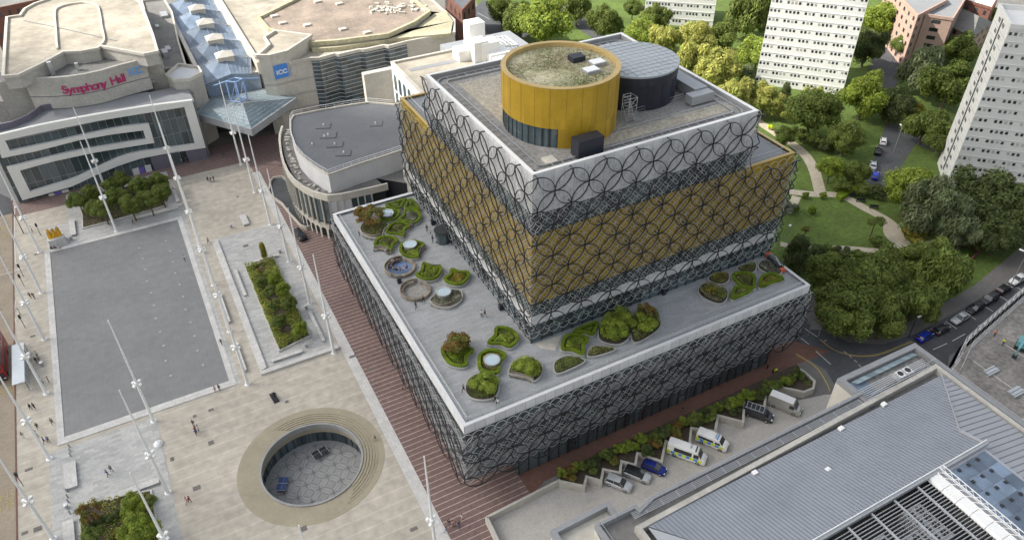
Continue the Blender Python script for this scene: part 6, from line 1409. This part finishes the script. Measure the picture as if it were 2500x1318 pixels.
cbench([(870,1110),(960,1095),(1060,1115),(1150,1165)],6.59,780,440,'curved timber bench with two people in front of a hedged bed'); cbench([(1700,1075),(1630,1130),(1600,1215)],6.59,780,440,'curved timber bench on the right of the round rooflight bed'); cbench([(410,180),(470,190),(530,205),(570,228)],2.816,1100,850,'curved timber bench near the front parapet'); cbench([(930,900),(990,920),(1060,905),(1120,860)],2.636,700,400,'curved timber bench around the silver planted bed'); cbench([(890,650),(940,665),(990,665)],2.636,700,400,'short timber bench behind the leaf shaped bed'); cbench([(700,880),(780,912),(870,925),(980,900)],6.59,780,440,'curved bench below the rusty tree')
p=at(1082,588,zT); t=thing('revolving_door','dark drum of the revolving door onto the roof terrace','door',loc=(p.x,p.y,zT)); MB().lathe((0,0,0),[(1.5,0),(1.5,2.5)],20,tones=lambda i,k:k%3/3).build('drum_glass',['glass'],t); MB().lathe((0,0,2.5),[(1.7,0),(1.7,.3),(0,.3)],20).build('drum_cap',['mullion'],t)
# theatre ramp
t=thing('access_ramp','pale edged curved ramp with planting troughs beside the theatre','ramp')
rp=Z([(661,445),(668,437),(690,434),(697,440),(712,470),(752,520),(768,552),(748,558),(735,553),(705,520),(690,500),(665,482),(657,470)],1,0,0,.3)
MB().prism(rp,.05,.3).build('ramp_deck',['asphalt'],t); MB().ringwall(rp,.3,.05,.9).build('ramp_wall',['pale_concrete'],t)
# statues
def lowfig(P,r,name,m,par):
    b=MB(); b.tube(P,r[0],8,r2=r[1]); return b
# ================================================================ PEOPLE
def person_mesh(name,J,E,lab):
    "J: name->(pos,radius,label)"
    me=bpy.data.meshes.new(name); ks=list(J); me.from_pydata([J[k][0] for k in ks],[(ks.index(a),ks.index(b_)) for a,b_ in E],[])
    o=bpy.data.objects.new(name,me); COL.objects.link(o); md=o.modifiers.new('skin','SKIN')
    for i,k in enumerate(ks):
        sv=me.skin_vertices[0].data[i]; r=J[k][1]; sv.radius=(r,r) if not isinstance(r,tuple) else r; sv.use_root=(k=='pelvis')
    ss=o.modifiers.new('sub','SUBSURF'); ss.levels=1; ss.render_levels=1
    dg=bpy.context.evaluated_depsgraph_get(); m2=bpy.data.meshes.new_from_object(o.evaluated_get(dg)); bpy.data.objects.remove(o)
    m2.name=name; m2.materials.clear()
    for m in ('cloth_black','cloth_navy','skin','cloth_black'): m2.materials.append(M[m])
    idx={'top':0,'leg':1,'skin':2,'shoe':3}; L_=[(Vector(J[k][0]),idx[J[k][2]]) for k in ks]
    for p in m2.polygons: c_=p.center; p.material_index=min(L_,key=lambda q:(q[0]-c_).length)[1]; p.use_smooth=True
    return m2
def body(pose):
    J={}; sit=pose=='sit'; zz=.0 if not sit else -.45
    J['pelvis']=((0,0,.95+zz),(.15,.11),'leg'); J['waist']=((0,0,1.10+zz),(.13,.10),'top'); J['chest']=((.0,0,1.30+zz),(.17,.115),'top'); J['neck']=((.01,0,1.47+zz),.055,'skin'); J['jaw']=((.03,0,1.555+zz),.068,'skin'); J['nose']=((.105,0,1.61+zz),.014,'skin'); J['head']=((.015,0,1.63+zz),.088,'skin'); J['crown']=((0,0,1.70+zz),.066,'skin')
    E=[('pelvis','waist'),('waist','chest'),('chest','neck'),('neck','jaw'),('jaw','head'),('head','crown'),('head','nose')]
    sw={'stand':(0,0),'walk':(.24,-.22),'stride':(-.3,.28),'sit':(0,0),'talk':(.03,-.03)}[pose]
    for s,nm,f in ((1,'l',sw[0]),(-1,'r',sw[1])):
        J['hip'+nm]=((0,s*.095,.90+zz),.088,'leg')
        if sit: J['knee'+nm]=((.42,s*.13,.50),.062,'leg'); J['ankle'+nm]=((.44,s*.13,.09),.042,'shoe'); J['toe'+nm]=((.60,s*.14,.045),.036,'shoe')
        else: J['knee'+nm]=((f*.55+.03,s*.10,.50),.062,'leg'); J['ankle'+nm]=((f*1.15-.02,s*.10,.09+max(0,-f)*.25),.042,'shoe'); J['toe'+nm]=((f*1.15+.15,s*.12,.045+max(0,-f)*.1),.034,'shoe')
        a=-f if pose!='talk' else .25*(s>0); J['sh'+nm]=((0,s*.185,1.41+zz),.056,'top'); J['el'+nm]=((a*.35-.03,s*.235,1.13+zz),.043,'top')
        if sit: J['el'+nm]=((.05,s*.25,.68),.042,'top'); w_=Vector((.28,s*.17,.60))
        elif pose=='talk' and s>0: w_=Vector((.26,s*.16,1.20))
        else: w_=Vector((a*.8+.03,s*.25,.88+zz))
        J['wr'+nm]=(tuple(w_),.029,'skin'); d=(w_-Vector(J['el'+nm][0])).normalized(); J['pa'+nm]=(tuple(w_+d*.07),(.038,.018),'skin')
        E+=[('pelvis','hip'+nm),('hip'+nm,'knee'+nm),('knee'+nm,'ankle'+nm),('ankle'+nm,'toe'+nm),('chest','sh'+nm),('sh'+nm,'el'+nm),('el'+nm,'wr'+nm),('wr'+nm,'pa'+nm)]
        fx=Vector((1,0,0)) if abs(d.x)<.8 else Vector((0,0,1))
        for q in range(4):
            b0=w_+d*(.10)+fx*(.030-.020*q); k='f%d'%q+nm; J[k]=(tuple(b0+d*.02),.009,'skin'); J[k+'t']=(tuple(b0+d*(.065,.075,.07,.055)[q]+Vector((0,-s*.012,0))),.007,'skin'); E+=[('pa'+nm,k),(k,k+'t')]
        J['th'+nm]=(tuple(w_+d*.05+fx*.05),.010,'skin'); J['tht'+nm]=(tuple(w_+d*.09+fx*.06),.008,'skin'); E+=[('wr'+nm,'th'+nm),('th'+nm,'tht'+nm)]
    return J,E
BODY={}
for q in ('stand','walk','stride','sit','talk'): J,E=body(q); BODY[q]=person_mesh('person_'+q,J,E,None)
def hair_mesh(long):
    b=MB(); n=12; prof=[(.0,.122),(.05,.112),(.082,.085),(.098,.045),(.101,.0)]+([(.1,-.06),(.09,-.14)] if long else [])
    b.lathe((0,0,0),prof[::-1],n,sx=1.02); vs=[]
    for x,y,z in b.v: vs.append((x-.018,y,z+ (.0 if x<.05 else max(0,(x-.05))*1.1 if z<.06 else 0)))
    b.v=vs; o=b.build('hair_proto',['hair'],smooth=True); m=o.data; bpy.data.objects.remove(o); return m
HAIR=[hair_mesh(False),hair_mesh(True)]
MODE=dict(black='cloth_black',navy='cloth_navy',grey='cloth_grey',white='cloth_white',blue='cloth_blue',red='cloth_red',pink='cloth_pink',jeans='cloth_denim',khaki='cloth_khaki',hivis='hi_yellow',orange='orange_vest')
def person(u,v,pose,top,leg,lab,z=.06,rz=None,h=1.,group='people in the square',seat=0.,longhair=False):
    p=at(u,v,z); o=bpy.data.objects.new('person',BODY[pose]); COL.objects.link(o); o.location=(p.x,p.y,z+seat); o.rotation_euler=(0,0,R(rz if rz is not None else random.uniform(0,360))); o.scale=(h,h,h); tag(o,lab,'person',group)
    for i,m in ((0,MODE[top]),(1,MODE[leg])): o.material_slots[i].link='OBJECT'; o.material_slots[i].material=M[m]
    k=bpy.data.objects.new('hair',HAIR[1 if longhair else 0]); COL.objects.link(k); k.parent=o; k.location=(0,0,1.645-(.45 if pose=='sit' else 0)); return o
for a in ((509,444,'walk','black','black','person in black, left of three walking on the open sandstone',.06,100),(516,445,'stand','grey','black','person in grey, middle of three walking on the open sandstone',.06,100),(523,443,'stride','navy','jeans','person in navy, right of three walking on the open sandstone',.06,100),
 (327,549,'stride','black','black','person in black striding along the kerb above the pool',.06,200),(424,466,'sit','black','black','person in black sitting on the bench right of the tree bed',.06,0,1,'people in the square',.05),
 (76,728,'walk','black','black','left of two people in black near the upper left pool kerb',.06,260),(85,729,'walk','black','jeans','right of two people in black near the upper left pool kerb',.06,260),(50,768,'stand','white','black','person in white by the kerb above the bus shelter'),(452,637,'walk','white','grey','person in pale clothes walking on the upper right of the pool'),
 (510,594,'stride','grey','black','cyclist like figure in grey beside the steps above the long benches',.06,180),(542,842,'walk','black','black','person in black beside the white mast at the right pool edge'),(527,957,'stand','pink','khaki','person in pink standing at the lower right pool kerb'),(537,953,'stand','black','black','person in black standing at the lower right pool kerb'),
 (474,1040,'stand','black','grey','dark haired person at the back of the group on the plaza'),(479,1055,'walk','red','jeans','person in red in the group on the plaza'),(486,1052,'stand','white','grey','person in white in the group on the plaza'),(481,1062,'stride','blue','navy','person in blue in front of the group on the plaza'),
 (458,1228,'walk','pink','pink','left of two people in pink left of the sunken court'),(465,1226,'walk','red','black','right of the pair left of the sunken court'),(77,1000,'walk','black','black','left of two people in black by the lower left pool kerb'),(86,998,'walk','black','black','right of two people in black by the lower left pool kerb'),
 (94,1047,'stride','black','black','person in black walking alone below the pair in black'),(130,1036,'stride','grey','black','person in dark grey close to the pool kerb corner'),(111,1082,'walk','blue','black','left of two people in blue shirts at the lower left'),(121,1080,'walk','blue','navy','right of two people in blue shirts at the lower left'),(94,1066,'stand','white','grey','person in white by the mast above the two in blue'),(59,1070,'stand','grey','white','pale clothed person by the kerb at the lower left'),
 (265,1162,'walk','blue','jeans','left of two people in denim on the lower granite paving'),(274,1151,'walk','grey','jeans','right of two people in denim on the lower granite paving'),(104,937,'walk','white','black','person in white and black beside the mast below the shelter'),(121,934,'stand','khaki','black','person in khaki beside the pool kerb below the shelter'),(93,872,'stand','white','black','person in white behind the bus shelter'),(91,886,'stand','black','black','person in black behind the bus shelter'),(97,882,'sit','grey','grey','person in grey crouched beside the shelter bin'),
 (983,952,'walk','pink','black','small child walking on the brick walk against the rings',.06,90,.7),(1097,1282,'walk','black','grey','person in black at the back left of the group on the striped walk'),(1107,1285,'stand','pink','black','person in pink in the group on the striped walk'),(1113,1284,'stand','grey','navy','short person in grey in the group on the striped walk',.06,0,.8),(1121,1286,'walk','navy','blue','person in navy in the group on the striped walk'),(1128,1270,'walk','white','pink','pale dressed person at the right of the group on the striped walk'),(1090,1302,'stride','blue','white','person in bright blue in front of the group on the striped walk'),
 (1664,1005,'stride','black','grey','person in black alone on the brown brick walk under the library',.06,0),(127,611,'sit','black','black','left of three people sitting on the top pool kerb',.16,60),(136,610,'sit','black','grey','middle of three people sitting on the top pool kerb',.16,60),(146,609,'sit','white','grey','right of three people sitting on the top pool kerb',.16,60),(547,384,'walk','black','jeans','person walking on the striped paving under the canopy'),(72,566,'stand','grey','grey','left person beside the upper left mast near the statue'),(80,566,'stand','white','grey','pale person beside the upper left mast near the statue'),
 (917,1074,'sit','black','white','person in black sitting on the steps of the sunken court',-.1,200),(445,400,'stand','white','black','left person at the hall entrance'),(456,398,'stand','black','black','right person at the hall entrance')):
    person(*a[:6],*a[6:])
for u,v,l,tp in ((2426,822,'worker in an orange vest on the concrete deck','orange'),(2446,843,'worker in a yellow vest on the concrete deck','hivis')): person(u,v,'walk',tp,'navy',l,8,0,1,'workers on the concrete deck')
TG='people on the roof terrace'
for a in ((1043,566,'stand','black','black','tall person in black beside the revolving door'),(1051,572,'stand','white','grey','small child in white near the revolving door',.65),(1057,592,'walk','navy','black','woman in navy walking toward the revolving door'),(1067,593,'walk','white','white','person in white walking toward the revolving door'),(1004,560,'stand','red','grey','child in red by the shell shaped bed',.7),(1009,557,'stand','navy','black','adult in navy by the shell shaped bed'),(957,538,'stand','white','jeans','person in pale clothes between the hedges'),(878,577,'walk','grey','black','small person alone left of the hedged bed with bench',.8),
 (1016,755,'walk','black','black','woman in black with a pale bag below the grey seating circle'),(1034,739,'walk','black','black','person in black with bare arms beside the grey seating circle'),(1176,774,'stand','white','black','left of the couple alone on the middle of the terrace'),(1184,773,'walk','black','black','right of the couple alone on the middle of the terrace'),(1132,957,'stride','black','black','person in black leaning by the willowy bush'),(1209,982,'walk','black','black','person in black behind the one in white near the front corner'),(1215,990,'stride','white','black','person in white striding near the front corner')):
    person(*a[:6],z=zT,h=a[6] if len(a)>6 else 1.,group=TG,longhair='woman' in a[5],rz=random.choice((200,240,300,20)))
cx_,cy_=at(977,652,zT).xy
cls=('black','navy','white','grey','black','blue','khaki','black','grey','white','navy')
for k in range(11):
    a=R(75+k*22); x,y=cx_+1.85*math.cos(a),cy_+1.85*math.sin(a); o=person(977,652,'sit',cls[k],'black' if k%2 else 'jeans','person in %s sitting inside the blue floored circle, %s clockwise from the door side'%(cls[k],ORD[k]),z=zT,group=TG); o.location=(x,y,zT+.18); o.rotation_euler=(0,0,a+math.pi)
for u,v,c_,l in ((943,617,'white','left person in white on the curved bench before the hedged bed'),(948,619,'navy','right person in navy on the curved bench before the hedged bed')): person(u,v,'sit',c_,'black',l,z=zT+.02,rz=-90,group=TG)
# statue group: three gilded figures on a stone plinth
p=at(143,595,0); t=thing('gilded_statue','golden group of three standing figures on a pale stone plinth','statue',loc=(p.x,p.y,.05),rz=R(-85))
MB().box(-1.5,1.5,-2.0,2.0,0,.5).box(-1.25,1.25,-1.75,1.75,.5,2.0,tone=1).build('plinth',['edge_granite'],t)
for y,ps,x in ((-.95,'talk',0),(0,'stand',.1),(.95,'talk',-.1)):
    f=bpy.data.objects.new('figure',BODY[ps]); COL.objects.link(f); f.parent=t; f.location=(x,y,2.0); f.scale=(1.55,1.55,1.5); f.rotation_euler=(0,0,y*.5)
    for i in range(4): f.material_slots[i].link='OBJECT'; f.material_slots[i].material=M['gold_leaf']
    c_=MB().lathe((0,0,0),[(.62,0),(.55,.8),(.38,1.9),(.25,2.2)],10,sx=.7); k=c_.build('cloak',['gold_leaf'],t); k.location=(x-.12,y,2.0)
MB().box(-.6,.5,-1.3,1.3,2.0,2.5).build('figure_base',['gold_leaf'],t)
p=at(670,972,0); t=thing('bronze_sculpture','dark bronze reclining figure on a low slab above the sunken court','statue',loc=(p.x,p.y,.05),rz=R(97))
MB().box(-1.3,1.3,-.5,.5,0,.25).build('slab',['bronze'],t)
f=bpy.data.objects.new('figure',BODY['sit']); COL.objects.link(f); f.parent=t; f.location=(-.5,0,.25); f.rotation_euler=(0,R(-8),0); f.scale=(1.7,1.7,1.7)
for i in range(4): f.material_slots[i].link='OBJECT'; f.material_slots[i].material=M['bronze']
# ================================================================ VEHICLES
def loft(b,secs,mi=0,tone=.5):
    "secs: list of rings of equal length (open strips left to right)"
    n=len(secs[0]); o=len(b.v); b.v+=[tuple(q) for s in secs for q in s]
    for i in range(len(secs)-1):
        for k in range(n-1): b.f.append((o+i*n+k,o+(i+1)*n+k,o+(i+1)*n+k+1,o+i*n+k+1)); b.t.append(tone); b.m.append(mi)
    b.f.append(tuple(o+k for k in range(n))); b.f.append(tuple(o+(len(secs)-1)*n+k for k in range(n-1,-1,-1))); b.t+=[tone,tone]; b.m+=[mi,mi]
CARP={}
def car(kind,paint,lab,loc,rz,group=None,roofm=None,z=0.):
    key=(kind)
    D={ # L, W, H, hood z, belt z, stations of body (x, halfwidth factor, top z), cabin (x0,x1 base; x0r,x1r roof)
     'hatch':dict(L=4.25,W=1.78,H=1.48,st=[(-2.1,.80,.75),(-2.02,.93,.98),(-1.5,1,.98),(0,1,.95),(.9,1,.93),(1.5,.97,.86),(1.95,.88,.72),(2.12,.74,.55)],cab=(-2.0,1.05,-1.55,.25)),
     'suv':dict(L=4.65,W=1.9,H=1.66,st=[(-2.3,.82,.8),(-2.24,.95,1.08),(-1.6,1,1.08),(0,1,1.05),(1.0,1,1.03),(1.65,.98,.98),(2.15,.9,.84),(2.33,.76,.6)],cab=(-2.2,1.15,-1.85,.4)),
     'saloon':dict(L=4.7,W=1.82,H=1.43,st=[(-2.35,.8,.8),(-2.25,.92,1.0),(-1.6,1,1.0),(0,1,.95),(1.0,1,.93),(1.7,.97,.86),(2.15,.88,.72),(2.35,.74,.55)],cab=(-1.7,1.1,-1.0,.3)),
    }[kind]
    t=thing('parked_car',lab,'car',group or 'cars parked on the streets',loc=(loc[0],loc[1],z+.04),rz=rz); Wd=D['W']/2; H=D['H']
    b=MB(); secs=[]
    for x,f,zt in D['st']: w_=Wd*f; secs.append([(x,-w_*.94,.24),(x,-w_,.45),(x,-w_*.99,zt-.12),(x,-w_*.93,zt-.02),(x,-w_*.55,zt+.02),(x,0,zt+.035),(x,w_*.55,zt+.02),(x,w_*.93,zt-.02),(x,w_*.99,zt-.12),(x,w_,.45),(x,w_*.94,.24),(x,-w_*.94,.24)])
    loft(b,secs); b.build('body',['paint_'+paint],t,smooth=True)
    x0,x1,r0_,r1_=D['cab']; zb=D['st'][3][2]-.03; wb,wr=Wd*.90,Wd*.70
    b=MB(); secs=[]
    for x,zz_,w0 in ((x0,zb,wb*.95),(x0+.08,zb+.15,wb*.93),(r0_,H-.05,wr),((r0_+r1_)/2,H-.02,wr),(r1_,H-.05,wr),(x1-.1,zb+.08,wb*.97),(x1,zb,wb*.97)):
        secs.append([(x,-wb,zb-.02),(x,-w0,zz_),(x,0,zz_+.02),(x,w0,zz_),(x,wb,zb-.02)])
    loft(b,secs); b.build('window_band',['car_glass'],t,smooth=False)
    b=MB(); secs=[]
    for x,zz_,w0 in ((r0_-.1,H-.09,wr*.98),(r0_+.1,H-.03,wr*.99),((r0_+r1_)/2,H,wr*.99),(r1_-.05,H-.035,wr*.97)): secs.append([(x,-w0-.03,zz_-.05),(x,-w0+.03,zz_+.012),(x,0,zz_+.035),(x,w0-.03,zz_+.012),(x,w0+.03,zz_-.05)])
    loft(b,secs)
    for s in (-1,1):
        b.tube([(x1,s*wb*.97,zb+.02),(r1_,s*(wr+.02),H-.05)],.035,4); b.tube([(x0,s*wb*.95,zb+.02),(r0_,s*(wr+.02),H-.05)],.06,4); xm=(x0+x1)/2-.1; b.tube([(xm,s*wb,zb),(xm,s*(wr+.02),H-.03)],.035,4)
    b.build('roof',['paint_'+(roofm or paint)],t)
    wh=.33 if kind!='suv' else .37
    for x in (-D['L']*.29,D['L']*.30):
        for s in(-1,1):
            k=MB().lathe((0,0,0),[(wh,-.1),(wh,.1),(wh*.66,.11),(wh*.66,-.1)],16).build('wheel',['tyre'],t); k.rotation_euler=(R(90),0,0); k.location=(x,s*(Wd-.1),wh)
            r_=MB().disc((0,0,.09),wh*.68,12).disc((0,0,-.09),wh*.68,12).build('rim',['chrome'],k)
    for s in(-1,1):
        MB().box(D['L']/2-.28,D['L']/2-.1,s*Wd*.62-.16,s*Wd*.62+.16,.62,.74).build('headlight',['lamp_white'],t); MB().box(-D['L']/2+.0,-D['L']/2+.14,s*Wd*.72-.13,s*Wd*.72+.13,.78,.95).build('tail_light',['lamp_red'],t); MB().box(x1-.35,x1-.15,s*(Wd+.02)-.08,s*(Wd+.02)+.08,zb,zb+.14).build('wing_mirror',['mullion'],t)
    return t
def van(paint,lab,loc,rz,L=5.6,W=2.0,H=2.4,hood=1.25,police=0,rack=False,group='vans in the yard',roofm=None):
    t=thing('parked_van',lab,'van',group,loc=(loc[0],loc[1],.04),rz=rz); w_=W/2; h2=L/2; b=MB(); secs=[]
    for x,f,zt,wt in ((-h2,.97,H-.12,.84),(-h2+.15,1,H,.86),(0,1,H+.03,.86),(h2-1.9,1,H,.85),(h2-1.55,1,H-.08,.82),(h2-.85,.99,hood+.12,.90),(h2-.35,.95,hood-.08,.86),(h2-.05,.86,hood-.42,.8),(h2,.8,.62,.78)):
        secs.append([(x,-w_*f*.96,.3),(x,-w_*f,.6),(x,-w_*f*.99,min(hood,zt-.1)),(x,-w_*wt,zt-.04),(x,-w_*wt*.6,zt+.02),(x,w_*wt*.6,zt+.02),(x,w_*wt,zt-.04),(x,w_*f*.99,min(hood,zt-.1)),(x,w_*f,.6),(x,w_*f*.96,.3),(x,-w_*f*.96,.3)])
    loft(b,secs); b.build('body',['paint_'+paint],t,smooth=False)
    if roofm: MB().box(-h2+.1,h2-1.7,-w_*.8,w_*.8,H,H+.06).build('roof_panel',[roofm],t)
    a,c_=(h2-1.5,H-.12),(h2-.88,hood+.14); n=Vector((a[1]-c_[1],0,c_[0]-a[0])).normalized()*.03
    b=MB().quad((a[0]+n.x,-w_*.76,a[1]+n.z),(a[0]+n.x,w_*.76,a[1]+n.z),(c_[0]+n.x,w_*.86,c_[1]+n.z),(c_[0]+n.x,-w_*.86,c_[1]+n.z)); b.build('windscreen',['car_glass'],t)
    def sidep(b,s,x0,x1,z0,z1,mi=0):
        def y(z): return s*(w_+.015 - (max(0,z-hood)/(H-hood))*(w_*(1-.86)))
        b.quad((x0,y(z0),z0),(x1,y(z0),z0),(x1,y(z1),z1),(x0,y(z1),z1),mi=mi)
    b=MB()
    for s in(-1,1):
        sidep(b,s,h2-2.15,h2-1.25,hood+.08,H-.42)
        if police: sidep(b,s,-h2+1.2 if police==1 else -h2+.4,h2-2.45,hood+.08,H-.38)
    b.build('side_window',['car_glass'],t)
    if police:
        b=MB(); n_=9 if police==1 else 7
        for s in(-1,1):
            for k in range(n_):
                x0=-h2+.1+k*(L-.8)/n_; sidep(b,s,x0,x0+(L-.8)/n_,.72,hood+.0,mi=k%2)
            sidep(b,s,-h2+.02,-h2+.18,.7,H-.3,mi=0)
        b.quad((-h2-.02,-w_*.9,.7),(-h2-.02,w_*.9,.7),(-h2-.02,w_*.8,H-.3),(-h2-.02,-w_*.8,H-.3),mi=0); b.build('chequer_marking',['hi_yellow','sign_blue'],t)
        text('CE81' if police==1 else 'TWFC',.55,'mullion',frame((.3 if police==1 else .25,.75,H+.055),(0,-1,0),(1,0,0),(0,0,1)),t,'roof_lettering',.005,.9)
        MB().box(h2-2.05,h2-1.85,-.65,.65,H,H+.12).build('light_bar',['sign_blue' if police==2 else 'mullion'],t)
    if rack:
        b=MB()
        for s in(-1,1): b.tube([(-h2+.2,s*w_*.78,H+.15),(h2-1.8,s*w_*.78,H+.15)],.06,4)
        for k in range(5): b.box(-h2+.4+k*.75,-h2+.48+k*.75,-w_*.78,w_*.78,H+.08,H+.15)
        b.build('roof_rack',['steel'],t)
    for x in (-L*.29,L*.31):
        for s in(-1,1):
            k=MB().lathe((0,0,0),[(.36,-.11),(.36,.11),(.22,.12),(.22,-.11)],16).build('wheel',['tyre'],t); k.rotation_euler=(R(90),0,0); k.location=(x,s*(w_-.11),.36); MB().disc((0,0,.1),.23,12).disc((0,0,-.1),.23,12).build('rim',['chrome'],k)
    for s in(-1,1): MB().box(h2-.3,h2-.04,s*w_*.66-.15,s*w_*.66+.15,.78,.98).build('headlight',['lamp_white'],t); MB().box(-h2-.03,-h2+.05,s*w_*.86-.07,s*w_*.86+.07,.9,1.5).build('tail_light',['lamp_red'],t)
    MB().box(h2-.2,h2+.04,-w_*.8,w_*.8,.32,.6).build('bumper',['mullion'],t)
    return t
def pos(u,v,z=.7): p=at(u,v,z); return (p.x,p.y)
def hd(u0,v0,u1,v1,z=.5): p,q=at(u0,v0,z),at(u1,v1,z); return math.atan2(q.y-p.y,q.x-p.x)
YG='cars parked in the zigzag bays'
car('suv','silver','silver car with silver roof, lowest in the zigzag bays',pos(1510,1178),hd(1482,1168,1538,1190),YG); car('suv','silver','silver car with black roof between the silver and the blue car',pos(1556,1157),hd(1528,1148,1585,1170),YG,roofm='black'); car('hatch','deep_blue','dark blue car beside the long police van',pos(1597,1140),hd(1568,1130,1626,1153),YG)
van('white','long white police van with yellow and blue chequers',pos(1678,1103,1.2),hd(1632,1090,1722,1122),6.7,2.0,2.65,1.35,1); van('white','shorter white police van with yellow and blue chequers',pos(1740,1073,1.1),hd(1705,1060,1778,1090),5.5,2.0,2.2,1.3,2); van('graphite','dark grey van with a pale roof rack',pos(1852,1007,1),hd(1822,998,1885,1020),5.3,1.95,1.95,1.15,0,True); van('beige','tall silver grey van with a white roof at the top of the yard',pos(1918,985,1.2),hd(1884,972,1952,1000),6.0,2.05,2.5,1.3,0,roofm='white_paint')
for u,v,k,p_,l in ((2258,820,'hatch','bright_blue','bright blue car at the left end of the street row'),(2299,803,'hatch','graphite','dark grey car just behind the bright blue one'),(2345,776,'saloon','silver','silver estate car in the middle of the street row'),(2381,752,'suv','black','black car with a glass roof behind the silver estate'),(2416,729,'suv','graphite','dark car third from the right of the street row'),(2451,705,'hatch','black','black car next to the white one in the street row'),(2486,681,'saloon','white','white car at the right end of the street row')):
    x,y=pos(u,v); car(k,p_,l,(x,y),R(180+4) if k!='hatch' else R(4))
for u,v,k,p_,l,a in ((2157,344,'hatch','white','white car parked at the top of the close',math.degrees(hd(2130,410,2135,372))),(2144,368,'hatch','black','small black car below the white car in the close',math.degrees(hd(2130,410,2135,372))),(2132,403,'saloon','silver','silver car in the lower part of the close',math.degrees(hd(2130,410,2135,372))),(2137,428,'hatch','bright_blue','blue car at the bottom of the close',math.degrees(hd(2130,410,2135,372))),(1545,22,'saloon','grey','left of two dark cars at the very top right of the lime tree',10),(1568,20,'saloon','black','right of two dark cars at the very top',10),(2195,105,'hatch','graphite','dark car half hidden on the back road',40),(2235,125,'hatch','black','black car beside the far flats',30)):
    x,y=pos(u,v); car(k,p_,l,(x,y),R(a))
x,y=pos(732,571,1); car('suv','black','black taxi standing on the striped walk by the theatre ramp',(x,y),R(-80),'taxis')
# access lift on the terrace
p=at(1893,640,zT+.6); t=thing('access_lift','orange and black access lift folded at the right end of the terrace','lift machine',loc=(p.x,p.y,zT),rz=R(78))
MB().box(-2.8,-2.1,-.5,.5,.2,.9).box(2.0,2.8,-.5,.5,.3,1.0).build('basket',['orange_paint'],t); MB().box(-1.8,1.8,-.7,.7,.3,1.1).build('chassis',['mullion'],t); MB().tube([(-1.8,.2,1.2),(0,.2,1.8),(1.8,.1,1.2)],.16,6).build('boom',['metal_grey'],t)
for x in(-1.3,1.3):
    for y_ in(-.65,.65): k=MB().lathe((0,0,0),[(.3,-.12),(.3,.12)],14).build('wheel',['tyre'],t); k.rotation_euler=(R(90),0,0); k.location=(x,y_,.3)
# street sign at the corner, park benches
p=at(1994,822,0); t=thing('direction_sign','grey backed direction sign on two posts behind the library corner','sign',loc=(p.x,p.y,0),rz=R(-30)); MB().box(-1.9,.4,-.05,.05,2.0,4.3).build('sign_board',['metal_grey'],t); MB().tube([(.3,.1,0),(.3,.1,4.2)],.12,6).build('post',['metal_grey'],t); MB().tube([(-1.8,.1,0),(-1.8,.1,4.2)],.08,6).build('post',['metal_grey'],t)
for u,v,l in ((2078,478,'dark park bench at the left of the three by the path'),(2102,490,'dark park bench in the middle of the three by the path'),(2134,506,'dark park bench at the right of the three by the path')):
    p=at(u,v,.4); t=thing('park_bench',l,'bench','dark benches by the park path',loc=(p.x,p.y,.05),rz=R(-35)); MB().box(-1.1,1.1,-.25,.25,.42,.48).build('seat',['mullion'],t); MB().box(-1.1,1.1,.22,.28,.48,.95).build('backrest',['mullion'],t)
    for x in(-1,1): MB().box(x-.04,x+.04,-.22,.22,0,.42).build('leg',['mullion'],t)
